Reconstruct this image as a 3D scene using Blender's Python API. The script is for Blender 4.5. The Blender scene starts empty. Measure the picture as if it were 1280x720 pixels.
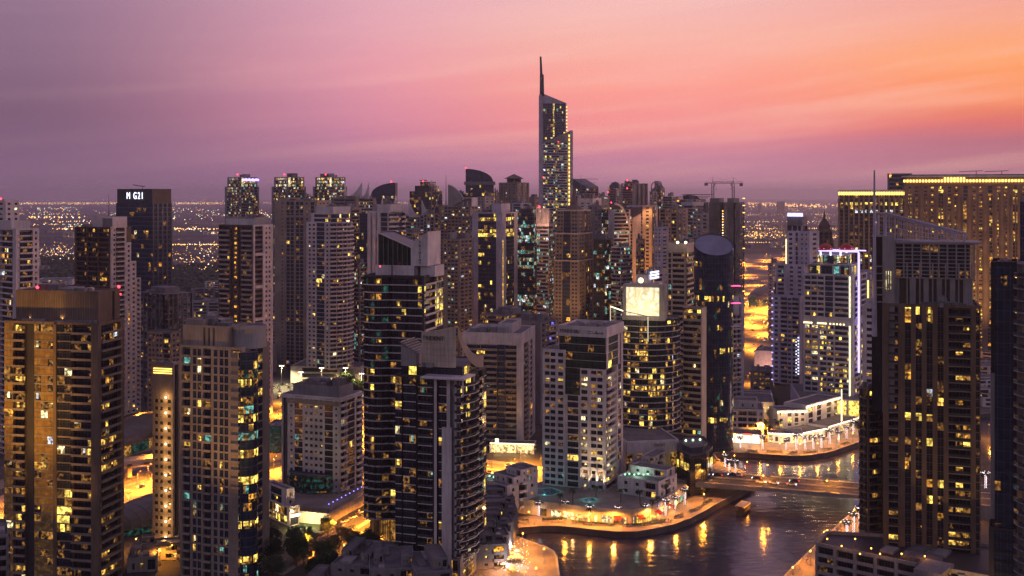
import bpy, bmesh, math, random
from math import radians, sin, cos, atan2, pi, sqrt, hypot
from mathutils import Vector
from mathutils.geometry import tessellate_polygon

C = bpy.context.scene.collection
scene = bpy.context.scene
rng = random.Random(7)

# ------------------------------------------------------------------ camera
CAM_H, F, HZ = 150.0, 1372.0, 245.0        # eye height, focal length in photo pixels, horizon row
cd = bpy.data.cameras.new('camera')
cam = bpy.data.objects.new('camera', cd); C.objects.link(cam)
cam.location = (0, 0, CAM_H); cam.rotation_euler = (radians(90), 0, 0)
cd.sensor_width = 36; cd.lens = 36 * F / 1280; cd.shift_y = -115 / 1280
cd.clip_start = 1; cd.clip_end = 200000
scene.camera = cam

# ------------------------------------------------------------------ world
SUN_AZ, SUN_EL = 72, 3                      # degrees right of the view direction, degrees up
def srgb(r, g, b):
    f = lambda c: (c / 255 / 12.92) if c <= 10 else (((c / 255) + .055) / 1.055) ** 2.4
    return (f(r), f(g), f(b), 1)
w = bpy.data.worlds.new('World'); scene.world = w; w.use_nodes = True
nt = w.node_tree; N = nt.nodes; N.clear()
def nd(tree, t, **k):
    n = tree.nodes.new(t)
    for a, b in k.items(): setattr(n, a, b)
    return n
def mth(tree, op, a, b=None, clamp=False):
    n = nd(tree, 'ShaderNodeMath', operation=op, use_clamp=clamp)
    for i, v in enumerate((a, b)):
        if v is None: continue
        if isinstance(v, (int, float)): n.inputs[i].default_value = v
        else: tree.links.new(v, n.inputs[i])
    return n.outputs[0]
def mrange(tree, v, a, b, c=0, d=1, smooth=True):
    n = nd(tree, 'ShaderNodeMapRange', interpolation_type='SMOOTHSTEP' if smooth else 'LINEAR')
    tree.links.new(v, n.inputs['Value'])
    for k, x in (('From Min', a), ('From Max', b), ('To Min', c), ('To Max', d)): n.inputs[k].default_value = x
    return n.outputs[0]
def ramp(tree, v, stops):
    n = nd(tree, 'ShaderNodeValToRGB'); tree.links.new(v, n.inputs[0])
    el = n.color_ramp.elements
    while len(el) < len(stops): el.new(0.5)
    for e, (p, c) in zip(el, stops): e.position = p; e.color = c
    return n.outputs[0]
def mixc(tree, f, a, b):
    n = nd(tree, 'ShaderNodeMix', data_type='RGBA')
    if isinstance(f, (int, float)): n.inputs[0].default_value = f
    else: tree.links.new(f, n.inputs[0])
    for s, v in ((6, a), (7, b)):
        if isinstance(v, tuple): n.inputs[s].default_value = v
        else: tree.links.new(v, n.inputs[s])
    return n.outputs[2]
tc = nd(nt, 'ShaderNodeTexCoord'); sep = nd(nt, 'ShaderNodeSeparateXYZ')
nt.links.new(tc.outputs['Generated'], sep.inputs[0])
sx, sy, sz = sep.outputs
hor = mth(nt, 'SQRT', mth(nt, 'ADD', mth(nt, 'MULTIPLY', sx, sx), mth(nt, 'MULTIPLY', sy, sy)))
hor = mth(nt, 'MAXIMUM', hor, .001)
el = mth(nt, 'DIVIDE', sz, hor)             # tangent of the elevation
az = mth(nt, 'DIVIDE', sx, hor)             # sine of the azimuth
# streaks of thin cloud: noise stretched along the horizon and slightly tilted
cmb = nd(nt, 'ShaderNodeCombineXYZ')
nt.links.new(mth(nt, 'MULTIPLY', az, 2.2), cmb.inputs[0])
nt.links.new(mth(nt, 'MULTIPLY', mth(nt, 'ADD', el, mth(nt, 'MULTIPLY', az, -.10)), 30), cmb.inputs[1])
nt.links.new(sy, cmb.inputs[2])
noi = nd(nt, 'ShaderNodeTexNoise'); nt.links.new(cmb.outputs[0], noi.inputs['Vector'])
noi.inputs['Scale'].default_value = 1.0; noi.inputs['Detail'].default_value = 5; noi.inputs['Roughness'].default_value = .58; noi.inputs['Distortion'].default_value = .35
wob = mth(nt, 'SUBTRACT', noi.outputs[0], .5)
el2 = mth(nt, 'ADD', el, mth(nt, 'MULTIPLY', wob, .030))
t = mth(nt, 'MULTIPLY', el2, 2.5, True)      # 0 at the horizon, 1 at tan = 0.4
E = lambda y: max(0, (HZ - y) / F * 2.5)
left = ramp(nt, t, [(0, srgb(128, 98, 128)), (E(200), srgb(124, 92, 124)), (E(150), srgb(122, 91, 116)), (E(90), srgb(134, 103, 128)), (E(0), srgb(147, 114, 140)), (1, srgb(120, 105, 150))])
mid = ramp(nt, t, [(0, srgb(186, 130, 166)), (E(205), srgb(184, 122, 158)), (E(150), srgb(214, 138, 164)), (E(90), srgb(230, 154, 170)), (E(0), srgb(224, 166, 182)), (1, srgb(140, 125, 170))])
mr = ramp(nt, t, [(0, srgb(212, 148, 176)), (E(200), srgb(210, 136, 162)), (E(160), srgb(250, 146, 146)), (E(110), srgb(255, 160, 146)), (E(50), srgb(248, 180, 166)), (E(0), srgb(240, 184, 182)), (1, srgb(140, 120, 160))])
right = ramp(nt, t, [(0, srgb(202, 136, 152)), (E(185), srgb(186, 108, 126)), (E(165), srgb(224, 112, 104)), (E(128), srgb(255, 142, 80)), (E(85), srgb(255, 166, 106)), (E(40), srgb(246, 166, 138)), (E(0), srgb(236, 164, 156)), (1, srgb(150, 120, 150))])
c = mixc(nt, mrange(nt, az, -.43, -.08), left, mid)
c = mixc(nt, mrange(nt, az, -.2, .10), c, mr)
c = mixc(nt, mrange(nt, az, .14, .44), c, right)
# faint lighter and darker wisps
c = mixc(nt, mth(nt, 'MULTIPLY', mrange(nt, noi.outputs[0], .45, .72), mrange(nt, az, -.35, .2, .05, .42)), c, srgb(255, 196, 178))
back = ramp(nt, mth(nt, 'MULTIPLY', el, .8, True), [(0, srgb(118, 106, 124)), (.15, srgb(162, 142, 152)), (.5, srgb(138, 128, 150)), (1, srgb(92, 94, 132))])
c = mixc(nt, mrange(nt, sy, .25, -.35), c, back)
c = mixc(nt, mrange(nt, sz, -.002, -.02), c, (.03, .02, .03, 1))
sky = nd(nt, 'ShaderNodeTexSky', sky_type='NISHITA', sun_disc=False)
sky.sun_elevation = radians(SUN_EL); sky.sun_rotation = radians(SUN_AZ)
b1 = nd(nt, 'ShaderNodeBackground'); b2 = nd(nt, 'ShaderNodeBackground'); ad = nd(nt, 'ShaderNodeAddShader'); out = nd(nt, 'ShaderNodeOutputWorld')
nt.links.new(c, b1.inputs[0]); b1.inputs[1].default_value = 1.0
nt.links.new(sky.outputs[0], b2.inputs[0]); b2.inputs[1].default_value = .004
nt.links.new(b1.outputs[0], ad.inputs[0]); nt.links.new(b2.outputs[0], ad.inputs[1]); nt.links.new(ad.outputs[0], out.inputs[0])

# ------------------------------------------------------------------ sun (just set: weak, wide, from the right)
sd = bpy.data.lights.new('sun', 'SUN'); sd.energy = 1.0; sd.angle = radians(24); sd.color = (1, .60, .58)
so = bpy.data.objects.new('sun', sd); C.objects.link(so)
_v = Vector((sin(radians(SUN_AZ)) * cos(radians(SUN_EL)), cos(radians(SUN_AZ)) * cos(radians(SUN_EL)), sin(radians(SUN_EL))))
so.rotation_euler = _v.to_track_quat('Z', 'Y').to_euler()

vs = scene.view_settings
vs.view_transform = 'Standard'; vs.look = 'None'; vs.exposure = 0.1; vs.gamma = 1; vs.use_curve_mapping = False
cy = scene.cycles
cy.use_denoising = True
try: cy.denoiser = 'OPENIMAGEDENOISE'; cy.denoising_input_passes = 'RGB_ALBEDO_NORMAL'; cy.denoising_prefilter = 'FAST'
except Exception: pass
cy.max_bounces = 5; cy.diffuse_bounces = 2; cy.glossy_bounces = 3; cy.transmission_bounces = 2; cy.volume_bounces = 1; cy.transparent_max_bounces = 4
cy.sample_clamp_indirect = 4; cy.use_light_tree = True; cy.caustics_reflective = False; cy.caustics_refractive = False

# ------------------------------------------------------------------ materials
MATS = {}
def new_mat(name):
    m = bpy.data.materials.new(name); m.use_nodes = True; MATS[name] = m
    t = m.node_tree; return m, t, t.nodes['Principled BSDF']
def wall_mat(name, col, rough=.75, var=.22, scale=.09, metal=0, spec=.3):
    """Paint, stone or concrete: base colour with broad weathering, fine grain and faint vertical run marks."""
    m, t, b = new_mat(name)
    g = nd(t, 'ShaderNodeNewGeometry')
    n1 = nd(t, 'ShaderNodeTexNoise'); n1.inputs['Scale'].default_value = scale; n1.inputs['Detail'].default_value = 6; n1.inputs['Roughness'].default_value = .65
    mp = nd(t, 'ShaderNodeMapping'); mp.inputs['Scale'].default_value = (1.6, 1.6, .12)
    n2 = nd(t, 'ShaderNodeTexNoise'); n2.inputs['Scale'].default_value = 1.0; n2.inputs['Detail'].default_value = 4
    t.links.new(g.outputs['Position'], n1.inputs['Vector']); t.links.new(g.outputs['Position'], mp.inputs['Vector']); t.links.new(mp.outputs[0], n2.inputs['Vector'])
    s = mth(t, 'ADD', mth(t, 'MULTIPLY', n1.outputs[0], .6), mth(t, 'MULTIPLY', n2.outputs[0], .4))
    f = mrange(t, s, .3, .7)
    lo = tuple(max(0, x * (1 - var * 1.5)) for x in col) + (1,); hi = tuple(min(1, x * (1 + var)) for x in col) + (1,)
    t.links.new(mixc(t, f, lo, hi), b.inputs['Base Color'])
    b.inputs['Roughness'].default_value = rough; b.inputs['Metallic'].default_value = metal; b.inputs['Specular IOR Level'].default_value = spec
    return m
def glass_mat(name, col=(.012, .014, .02), rough=.06, spec=.5, dim=None, dstr=.0):
    """Dark glazing; each pane tips the reflection a little, an optional faint emission stands in for reflected lights and dim rooms."""
    m, t, b = new_mat(name)
    g = nd(t, 'ShaderNodeNewGeometry')
    v = nd(t, 'ShaderNodeTexVoronoi'); v.inputs['Scale'].default_value = .33; t.links.new(g.outputs['Position'], v.inputs['Vector'])
    n = nd(t, 'ShaderNodeTexNoise'); n.inputs['Scale'].default_value = .22; n.inputs['Detail'].default_value = 2; t.links.new(g.outputs['Position'], n.inputs['Vector'])
    bp = nd(t, 'ShaderNodeBump'); bp.inputs['Strength'].default_value = .12; bp.inputs['Distance'].default_value = .3
    t.links.new(n.outputs[0], bp.inputs['Height']); t.links.new(bp.outputs[0], b.inputs['Normal'])
    hi = tuple(min(1, x * 2.2 + .004) for x in col) + (1,)
    t.links.new(mixc(t, v.outputs['Color'], tuple(col) + (1,), hi), b.inputs['Base Color'])
    b.inputs['Roughness'].default_value = rough; b.inputs['Specular IOR Level'].default_value = spec
    if dim:
        n3 = nd(t, 'ShaderNodeTexNoise'); n3.inputs['Scale'].default_value = .7; n3.inputs['Detail'].default_value = 3; t.links.new(g.outputs['Position'], n3.inputs['Vector'])
        b.inputs['Emission Color'].default_value = tuple(dim) + (1,)
        t.links.new(mrange(t, n3.outputs[0], .42, .75, 0, dstr), b.inputs['Emission Strength'])
        m.cycles.emission_sampling = 'NONE'
    return m
def lit_mat(name, col, strength, lo=.12):
    """A lit room seen through its window: lamps, curtains and furniture break up the glow."""
    m, t, b = new_mat(name)
    g = nd(t, 'ShaderNodeNewGeometry')
    n = nd(t, 'ShaderNodeTexNoise'); n.inputs['Scale'].default_value = .75; n.inputs['Detail'].default_value = 1.5; n.inputs['Roughness'].default_value = .5
    v = nd(t, 'ShaderNodeTexVoronoi'); v.inputs['Scale'].default_value = .45
    t.links.new(g.outputs['Position'], n.inputs['Vector']); t.links.new(g.outputs['Position'], v.inputs['Vector'])
    s2 = nd(t, 'ShaderNodeSeparateColor'); t.links.new(v.outputs['Color'], s2.inputs[0])
    k = mth(t, 'MULTIPLY', mrange(t, n.outputs[0], .36, .62, lo, 1.25), mrange(t, s2.outputs[0], 0, 1, .45, 1.3, False))
    oi = nd(t, 'ShaderNodeObjectInfo')
    k = mth(t, 'MULTIPLY', k, mrange(t, oi.outputs['Random'], 0, 1, .55, 1.35, False))
    b.inputs['Base Color'].default_value = (.03, .03, .03, 1); b.inputs['Roughness'].default_value = .1
    b.inputs['Emission Color'].default_value = tuple(col) + (1,)
    t.links.new(mth(t, 'MULTIPLY', k, strength), b.inputs['Emission Strength'])
    m.cycles.emission_sampling = 'NONE'
    return m
def emit_mat(name, col, strength, sample=False):
    m, t, b = new_mat(name)
    b.inputs['Base Color'].default_value = (.05, .05, .05, 1)
    b.inputs['Emission Color'].default_value = tuple(col) + (1,); b.inputs['Emission Strength'].default_value = strength
    if not sample: m.cycles.emission_sampling = 'NONE'
    return m
wall_mat('beige', (.33, .275, .235)); wall_mat('tan', (.26, .215, .185)); wall_mat('brown', (.17, .125, .095))
wall_mat('pinkwhite', (.60, .55, .56)); wall_mat('white', (.66, .62, .60)); wall_mat('grey', (.30, .285, .29)); wall_mat('midgrey', (.20, .19, .2))
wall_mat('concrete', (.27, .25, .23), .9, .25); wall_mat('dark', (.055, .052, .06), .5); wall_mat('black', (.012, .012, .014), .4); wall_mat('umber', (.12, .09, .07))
wall_mat('capblue', (.20, .22, .30), .5); wall_mat('roofgrey', (.16, .15, .16), .9, .3, .2); wall_mat('metal', (.35, .35, .37), .35, .1, .2, .8); wall_mat('steel', (.2, .2, .22), .4, .1, .2, .6)
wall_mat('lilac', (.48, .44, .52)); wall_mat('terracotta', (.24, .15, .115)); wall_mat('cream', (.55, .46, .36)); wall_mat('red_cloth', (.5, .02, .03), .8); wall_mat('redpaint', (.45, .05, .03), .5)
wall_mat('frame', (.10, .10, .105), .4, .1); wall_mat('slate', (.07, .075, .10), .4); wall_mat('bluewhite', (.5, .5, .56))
glass_mat('glass'); glass_mat('glass_blue', (.012, .022, .045), .05); glass_mat('glass_green', (.010, .022, .018), .07); glass_mat('glass_brown', (.03, .02, .01), .08)
glass_mat('glass_dim', (.012, .012, .015), .06, .5, (1, .45, .1), .5); glass_mat('glass_teal', (.01, .02, .02), .06, .5, (.15, .8, .6), .14)  # warm emission of glass_dim stands in for lights reflected in dark panes
glass_mat('glass_gold', (.16, .10, .03), .3, .5, (1, .5, .08), .10); glass_mat('rail', (.03, .035, .04), .12, .4)
lit_mat('lit_warm', (1, .58, .10), 1.5); lit_mat('lit_gold', (1, .42, .05), 1.2); lit_mat('lit_cream', (1, .82, .42), 1.5); lit_mat('lit_teal', (.26, .80, .68), .62)
lit_mat('lit_blue', (.22, .2, 1), 1.2); lit_mat('lit_white', (.85, .92, 1), 1.4); lit_mat('lit_low', (1, .45, .08), .35); lit_mat('lit_shop', (1, .70, .28), 2.0, .25)
lit_mat('lit_yellow', (1, .7, .12), 1.9, .35)
emit_mat('beacon', (1, .03, .05), 7); emit_mat('lamp_sodium', (1, .42, .05), 7); emit_mat('lamp_white', (1, .8, .5), 7); emit_mat('neon_blue', (.3, .22, 1), 4)
emit_mat('neon_white', (.8, .8, 1), 2.6); emit_mat('neon_violet', (.55, .45, 1), 1.8); emit_mat('fairy', (1, .78, .84), 4); emit_mat('neon_gold', (1, .62, .12), 3.0); emit_mat('neon_dim', (1, .85, .6), .8); emit_mat('neon_warm', (1, .8, .42), 2.6)
emit_mat('tail', (1, .04, .03), 5); emit_mat('head', (.9, .92, 1), 8); emit_mat('city_gold', (1, .5, .12), 3.6); emit_mat('city_white', (1, .85, .65), 4); emit_mat('city_green', (.6, 1, .6), 3); emit_mat('pink_neon', (1, .1, .3), 2.2)
M = MATS

# ------------------------------------------------------------------ mesh builder
class MB:
    def __init__(s): s.v, s.f, s.m, s.mats = [], [], [], []
    def mi(s, mat):
        if mat not in s.mats: s.mats.append(mat)
        return s.mats.index(mat)
    def poly(s, pts, mat):
        i = len(s.v); s.v.extend(pts); s.f.append(tuple(range(i, i + len(pts)))); s.m.append(s.mi(mat))
    def box(s, x0, x1, y0, y1, z0, z1, mat, T=None, bottom=True):
        T = T or (lambda x, y, z: (x, y, z))
        p = [T(x, y, z) for z in (z0, z1) for (x, y) in ((x0, y0), (x1, y0), (x1, y1), (x0, y1))]
        for q in ((0, 1, 5, 4), (1, 2, 6, 5), (2, 3, 7, 6), (3, 0, 4, 7), (4, 5, 6, 7)) + (((3, 2, 1, 0),) if bottom else ()):
            s.poly([p[k] for k in q], mat)
    def prism(s, pts, z0, z1, mat, top=None, caps=True):
        n = len(pts)
        for i in range(n):
            a, b = pts[i], pts[(i + 1) % n]
            s.poly([(a[0], a[1], z0), (b[0], b[1], z0), (b[0], b[1], z1), (a[0], a[1], z1)], mat)
        if caps:
            s.poly([(p[0], p[1], z1) for p in pts], top or mat)
    def tube(s, a, b, r0, r1, mat, n=6, caps=True):
        a, b = Vector(a), Vector(b); d = (b - a).normalized()
        u = d.orthogonal().normalized(); v = d.cross(u)
        A = [tuple(a + (u * cos(2 * pi * k / n) + v * sin(2 * pi * k / n)) * r0) for k in range(n)]
        B = [tuple(b + (u * cos(2 * pi * k / n) + v * sin(2 * pi * k / n)) * r1) for k in range(n)]
        for k in range(n):
            j = (k + 1) % n; s.poly([A[k], A[j], B[j], B[k]], mat)
        if caps: s.poly(B, mat); s.poly(A[::-1], mat)
    def ball(s, c, r, mat, n=6, m=4, sz=1):
        for i in range(m):
            for k in range(n):
                P = []
                for (ii, kk) in ((i, k), (i, k + 1), (i + 1, k + 1), (i + 1, k)):
                    th = pi * ii / m - pi / 2; ph = 2 * pi * kk / n
                    P.append((c[0] + r * cos(th) * cos(ph), c[1] + r * cos(th) * sin(ph), c[2] + r * sz * sin(th)))
                if i == 0: P = [P[0], P[2], P[3]]
                elif i == m - 1: P = [P[0], P[1], P[2]]
                s.poly(P, mat)
    def lathe(s, c, prof, mat, n=20):
        for (r0, z0), (r1, z1) in zip(prof, prof[1:]):
            for k in range(n):
                a, b = 2 * pi * k / n, 2 * pi * (k + 1) / n
                s.poly([(c[0] + r0 * cos(a), c[1] + r0 * sin(a), c[2] + z0), (c[0] + r0 * cos(b), c[1] + r0 * sin(b), c[2] + z0),
                        (c[0] + r1 * cos(b), c[1] + r1 * sin(b), c[2] + z1), (c[0] + r1 * cos(a), c[1] + r1 * sin(a), c[2] + z1)], mat)
    def mesh(s, name, off=(0, 0, 0)):
        me = bpy.data.meshes.new(name)
        ox, oy, oz = off
        me.from_pydata([(x - ox, y - oy, z - oz) for x, y, z in s.v], [], s.f)
        for mt in s.mats: me.materials.append(M[mt])
        me.polygons.foreach_set('material_index', s.m)
        me.update(); return me
    def build(s, name, parent=None, off=(0, 0, 0)):
        o = bpy.data.objects.new(name, s.mesh(name, off)); C.objects.link(o)
        if parent is not None: o.parent = parent
        return o
def tag(o, label=None, cat=None, group=None, kind=None):
    for k, v in (('label', label), ('category', cat), ('group', group), ('kind', kind)):
        if v: o[k] = v
    return o
def empty(name, loc=(0, 0, 0), rz=0):
    o = bpy.data.objects.new(name, None); C.objects.link(o); o.location = loc; o.rotation_euler = (0, 0, rz); return o
def children(o): return [c for c in ALLKIDS.get(o.name, [])] if False else list(o.children)
def copy_tree(o, parent=None):
    c = o.copy(); C.objects.link(c)
    if parent is not None: c.parent = parent
    for ch in list(o.children): copy_tree(ch, c)
    return c
def Gp(px, py, z=0.0):
    """Ground point seen at a photo pixel, on the level z."""
    d = (CAM_H - z) * F / (py - HZ); return ((px - 640) * d / F, d)
def Pt(px, d): return ((px - 640) * d / F, d)
def Zp(py, d): return CAM_H - (py - HZ) * d / F
def light(name, kind, loc, energy, col, parent=None, radius=.4, **k):
    l = bpy.data.lights.new(name, kind); l.energy = energy; l.color = col
    if kind != 'SUN': l.shadow_soft_size = radius
    for a, b in k.items(): setattr(l, a, b)
    o = bpy.data.objects.new(name, l); C.objects.link(o); o.location = loc
    if parent is not None: o.parent = parent
    return o

# ------------------------------------------------------------------ tower kit
PARTMESH = {}
def pane_cell(mb, w, h, mat, T, var=0):
    p = lambda x, z, y=0: T(x, y, z)
    x = w / 2
    R4 = lambda a, b, c, d, mt: mb.poly([p(-x + a * w, c * h), p(-x + b * w, c * h), p(-x + b * w, d * h), p(-x + a * w, d * h)], mt)
    if not mat.startswith('lit') or mat == 'lit_shop' or var == 0: R4(0, 1, 0, 1, mat)
    else:                                    # curtains half drawn, a bright ceiling, a dark sofa line, a lamp in the corner
        lay = {1: ((0, .42, 0, 1, 'lit_low'), (.42, 1, 0, 1, mat)), 2: ((0, 1, 0, .34, 'glass_dim'), (0, 1, .34, 1, mat)), 3: ((0, .64, 0, 1, mat), (.64, 1, 0, 1, 'glass')),
               4: ((0, .3, 0, 1, 'lit_low'), (.3, .62, .2, 1, mat), (.3, .62, 0, .2, 'glass'), (.62, 1, 0, 1, 'glass_dim')), 5: ((0, .5, 0, .55, 'lit_low'), (0, .5, .55, 1, mat), (.5, 1, 0, 1, mat)),
               6: ((0, .55, 0, 1, 'glass_dim'), (.55, .82, .45, .8, mat), (.55, .82, 0, .45, 'glass'), (.55, .82, .8, 1, 'glass_dim'), (.82, 1, 0, 1, 'glass')), 7: ((0, 1, 0, .7, 'lit_low'), (0, 1, .7, .9, mat), (0, 1, .9, 1, 'glass'))}[var]
        for q in lay: R4(*q)
    n = int(w / 1.5); b = .05
    for k in range(1, n + 1 if n > 1 else 1):
        c = -x + w * k / (n + (0 if n < 2 else 1))
        if n > 1: mb.poly([p(c - b, 0, -.03), p(c + b, 0, -.03), p(c + b, h, -.03), p(c - b, h, -.03)], 'frame')
    if 1 <= n <= 1 or w < 3:
        mb.poly([p(-b, 0, -.03), p(b, 0, -.03), p(b, h, -.03), p(-b, h, -.03)], 'frame')
    if h > 2.2:
        z = h * .72; mb.poly([p(-x, z - b, -.025), p(x, z - b, -.025), p(x, z + b, -.025), p(-x, z + b, -.025)], 'frame')
def balcony_cell(mb, w, proj, rec, mat, rail, T):
    x = w / 2
    mb.box(-x, x, -proj, rec, -.32, 0, mat, T)
    if rail == 'none':
        return
    hh = 1.0
    rm = mat if rail == 'solid' else 'rail'
    if rail == 'low': hh, rm = .6, mat
    if proj > .05:
        mb.box(-x + .01, x - .01, -proj + .02, -proj + .14, 0.003, hh, rm, T, False)
        mb.box(-x + .012, -x + .12, -proj + .15, -.02, 0.003, hh, rm, T, False)
        mb.box(x - .12, x - .012, -proj + .15, -.02, 0.003, hh, rm, T, False)
    else:
        mb.box(-x + .01, x - .01, .03, .14, 0.003, hh, rm, T, False)
def parse(spec):
    out = []
    for tk in spec.split():
        k = 1
        if '*' in tk: tk, k = tk.split('*'); k = int(k)
        ty = tk[0]; wt = float(tk[1:] or 1)
        out += [(ty, wt)] * k
    return out
PAL_HOME = (('lit_warm', 5), ('lit_gold', 4), ('lit_cream', 2), ('lit_low', 6), ('lit_teal', .8), ('lit_white', .5), ('lit_blue', .2))
PAL_OFFICE = (('lit_teal', 4), ('lit_cream', 3), ('lit_white', 2), ('lit_warm', 3), ('lit_low', 2))
PAL_TEAL = (('lit_teal', 8), ('lit_white', 2), ('lit_cream', 1))
PAL_GOLD = (('lit_gold', 4), ('lit_warm', 4), ('lit_low', 4))
PAL_YEL = (('lit_yellow', 5), ('lit_cream', 2), ('lit_warm', 2), ('lit_low', 2.5), ('lit_gold', 1))
class Tower:
    def __init__(s, name, label, cat, base, group=None, nwin=100, nbal=100, seed=None, **st):
        s.roofs, s.units = [], []; s.root = empty(name, (base[0], base[1], base[2] if len(base) > 2 else 0)); tag(s.root, label, cat, group)
        s.off = tuple(s.root.location); s.parts = {}; s.win, s.bal = [], []
        s.nwin, s.nbal = nwin, nbal; s.r = random.Random(seed if seed is not None else hash_str(label))
        s.st = dict(wall='beige', band='beige', glass='glass', p=.1, pal=PAL_HOME, fh=3.4, rec=.35, brec=1.5, bproj=.9, rail='solid', sill=.95, head=.75, wm=.16, bmat=None, dark='dark', band_h=.45, row=0)
        s.st.update(st)
    def mb(s, part): return s.parts.setdefault(part, MB())
    def state(s, st, f):
        r = s.r
        if st['row'] and f in s.rows: p = .75
        else: p = min(.8, st['p'] * .9)
        if r.random() < p:
            pal = st['pal']; x = r.random() * sum(q for _, q in pal)
            for k, q in pal:
                x -= q
                if x <= 0: return k
        if r.random() < (.04 if st['glass'] == 'glass_blue' else .12): return 'glass_dim'
        return st['glass']
    def face(s, A, B, z0, z1, spec, st, lit=None):
        fh = st['fh']; A = Vector((A[0], A[1], 0)); B = Vector((B[0], B[1], 0)); L = (B - A).length
        if L < .05 or z1 - z0 < .05: return
        t = (B - A) / L; nr = Vector((t.y, -t.x, 0)); yaw = atan2(t.y, t.x)
        p = lambda u, z, n=0.0: (A.x + t.x * u + nr.x * n, A.y + t.y * u + nr.y * n, z)
        mid = (A + B) / 2; facing = nr.dot(Vector((0, 0, 0)) - mid) / max(1, mid.length)
        nf = max(1, round((z1 - z0) / fh)); fh = (z1 - z0) / nf
        wall = s.mb('wall'); wm = st['wall']
        def q(u0, u1, za, zb, n=0.0, mat=wm, mb=None): (mb or wall).poly([p(u0, za, n), p(u1, za, n), p(u1, zb, n), p(u0, zb, n)], mat)
        def side(u, za, zb, n0, n1, mat=wm): wall.poly([p(u, za, n0), p(u, za, n1), p(u, zb, n1), p(u, zb, n0)], mat)
        def flat(za, u0, u1, n0, n1, mat=wm): wall.poly([p(u0, za, n0), p(u1, za, n0), p(u1, za, n1), p(u0, za, n1)], mat)
        if facing < -.12:                                   # turned away from the photo: plain bands of wall and glass
            g = s.mb('rear_glazing')
            for f in range(nf):
                z = z0 + f * fh; q(0, L, z, z + fh * .42, 0); q(0, L, z + fh * .42, z + fh, -.1, st['glass'], g)
            return
        s.rows = set(k for k in range(nf) if s.r.random() < st['row'])
        cols = parse(spec); W = sum(c[1] for c in cols); u = 0
        for ci, (ty, wt) in enumerate(cols):
            u0, u1 = u, u + wt / W * L; u = u1; cw = u1 - u0
            if ty == 'P': q(u0, u1, z0, z1)
            elif ty == 'Q': q(u0, u1, z0, z1, 0, st['band'])
            elif ty in 'FE':
                n = .7 if ty == 'F' else 1.4; mt = wm if ty == 'F' else st['band']
                q(u0, u1, z0, z1, n, mt); side(u0, z0, z1, n, 0, mt); side(u1, z0, z1, 0, n, mt); flat(z1, u0, u1, n, 0, mt)
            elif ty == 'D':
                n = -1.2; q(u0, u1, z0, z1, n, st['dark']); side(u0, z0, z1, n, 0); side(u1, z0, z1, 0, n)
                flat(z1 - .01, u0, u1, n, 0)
            elif ty in 'WTHS':
                m = {'W': st['wm'], 'T': .1, 'H': 0.0, 'S': .28}[ty] * cw
                a, b = u0 + m, u1 - m
                zs, zh = {'W': (st['sill'], st['head']), 'T': (.35, .9), 'H': (1.15, .94), 'S': (1.1, .72)}[ty]
                zh *= fh; r = st['rec']
                if m > 0: q(u0, a, z0, z1); q(b, u1, z0, z1)
                prev = z0
                for f in range(nf):
                    z = z0 + f * fh; za, zb = z + zs, z + zh
                    q(a, b, prev, za, 0, st['band'] if ty == 'H' else wm); prev = zb
                    flat(za, a, b, 0, -r); flat(zb, a, b, -r, 0)
                    side(a, za, zb, -r, 0); side(b, za, zb, 0, -r)
                    sta = lit(ci, f, nf) if lit else None
                    n = max(1, round((b - a) / 3.0)) if ty == 'H' else 1
                    for k in range(n):
                        ua, ub = a + (b - a) * k / n, a + (b - a) * (k + 1) / n
                        s.win.append((ub - ua, zb - za, sta or s.state(st, f), p((ua + ub) / 2, za, -r), yaw, facing))
                q(a, b, prev, z1)
            elif ty in 'GKA':
                bh = .18 if ty == 'K' else st['band_h']; r = .05 if ty == 'K' else .12
                for f in range(nf):
                    z = z0 + f * fh
                    q(u0, u1, z, z + bh, 0, st['band']); flat(z + bh, u0, u1, 0, -r, st['band'])
                    sta0 = lit(ci, f, nf) if lit else None
                    n = max(1, round(cw / 2.8)) if ty == 'G' else max(1, round(cw / 3.2))
                    for k in range(n):
                        ua, ub = u0 + cw * k / n, u0 + cw * (k + 1) / n
                        sta = sta0 if sta0 is None or s.r.random() < .82 else s.r.choice(('lit_low', st['glass']))
                        sta = sta or s.state(st, f)
                        if ty == 'A' and sta == st['glass']: sta = st.get('glass2', sta)
                        s.win.append((ub - ua, fh - bh, sta, p((ua + ub) / 2, z + bh, -r), yaw, facing))
            elif ty in 'BRLN':                              # B parapet, R glass rail, L low line of slab, N recess with slab only
                rec, pr = st['brec'], st['bproj']; rail = {'B': st['rail'], 'R': 'glass', 'L': 'low', 'N': 'none'}[ty]
                if ty == 'N': pr = .3
                side(u0, z0, z1, -rec, 0); side(u1, z0, z1, 0, -rec)
                bm = st['bmat'] or st['band']
                for f in range(nf):
                    z = z0 + f * fh
                    q(u0, u1, z + fh - .8, z + fh - .32, -rec)
                    n = max(1, round(cw / 2.8)); sta0 = lit(ci, f, nf) if lit else None
                    for k in range(n):
                        ua, ub = u0 + cw * k / n, u0 + cw * (k + 1) / n
                        sta = sta0 if sta0 is None or s.r.random() < .6 else s.r.choice(('lit_low', st['glass']))
                        s.win.append((ub - ua - .1, fh - .85, sta or s.state(st, f), p((ua + ub) / 2, z + .02, -rec), yaw, facing))
                    s.bal.append((cw, pr, rec, bm, rail, p((u0 + u1) / 2, z, 0), yaw, facing))
                flat(z1 - .005, u0, u1, -rec, 0)
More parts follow.
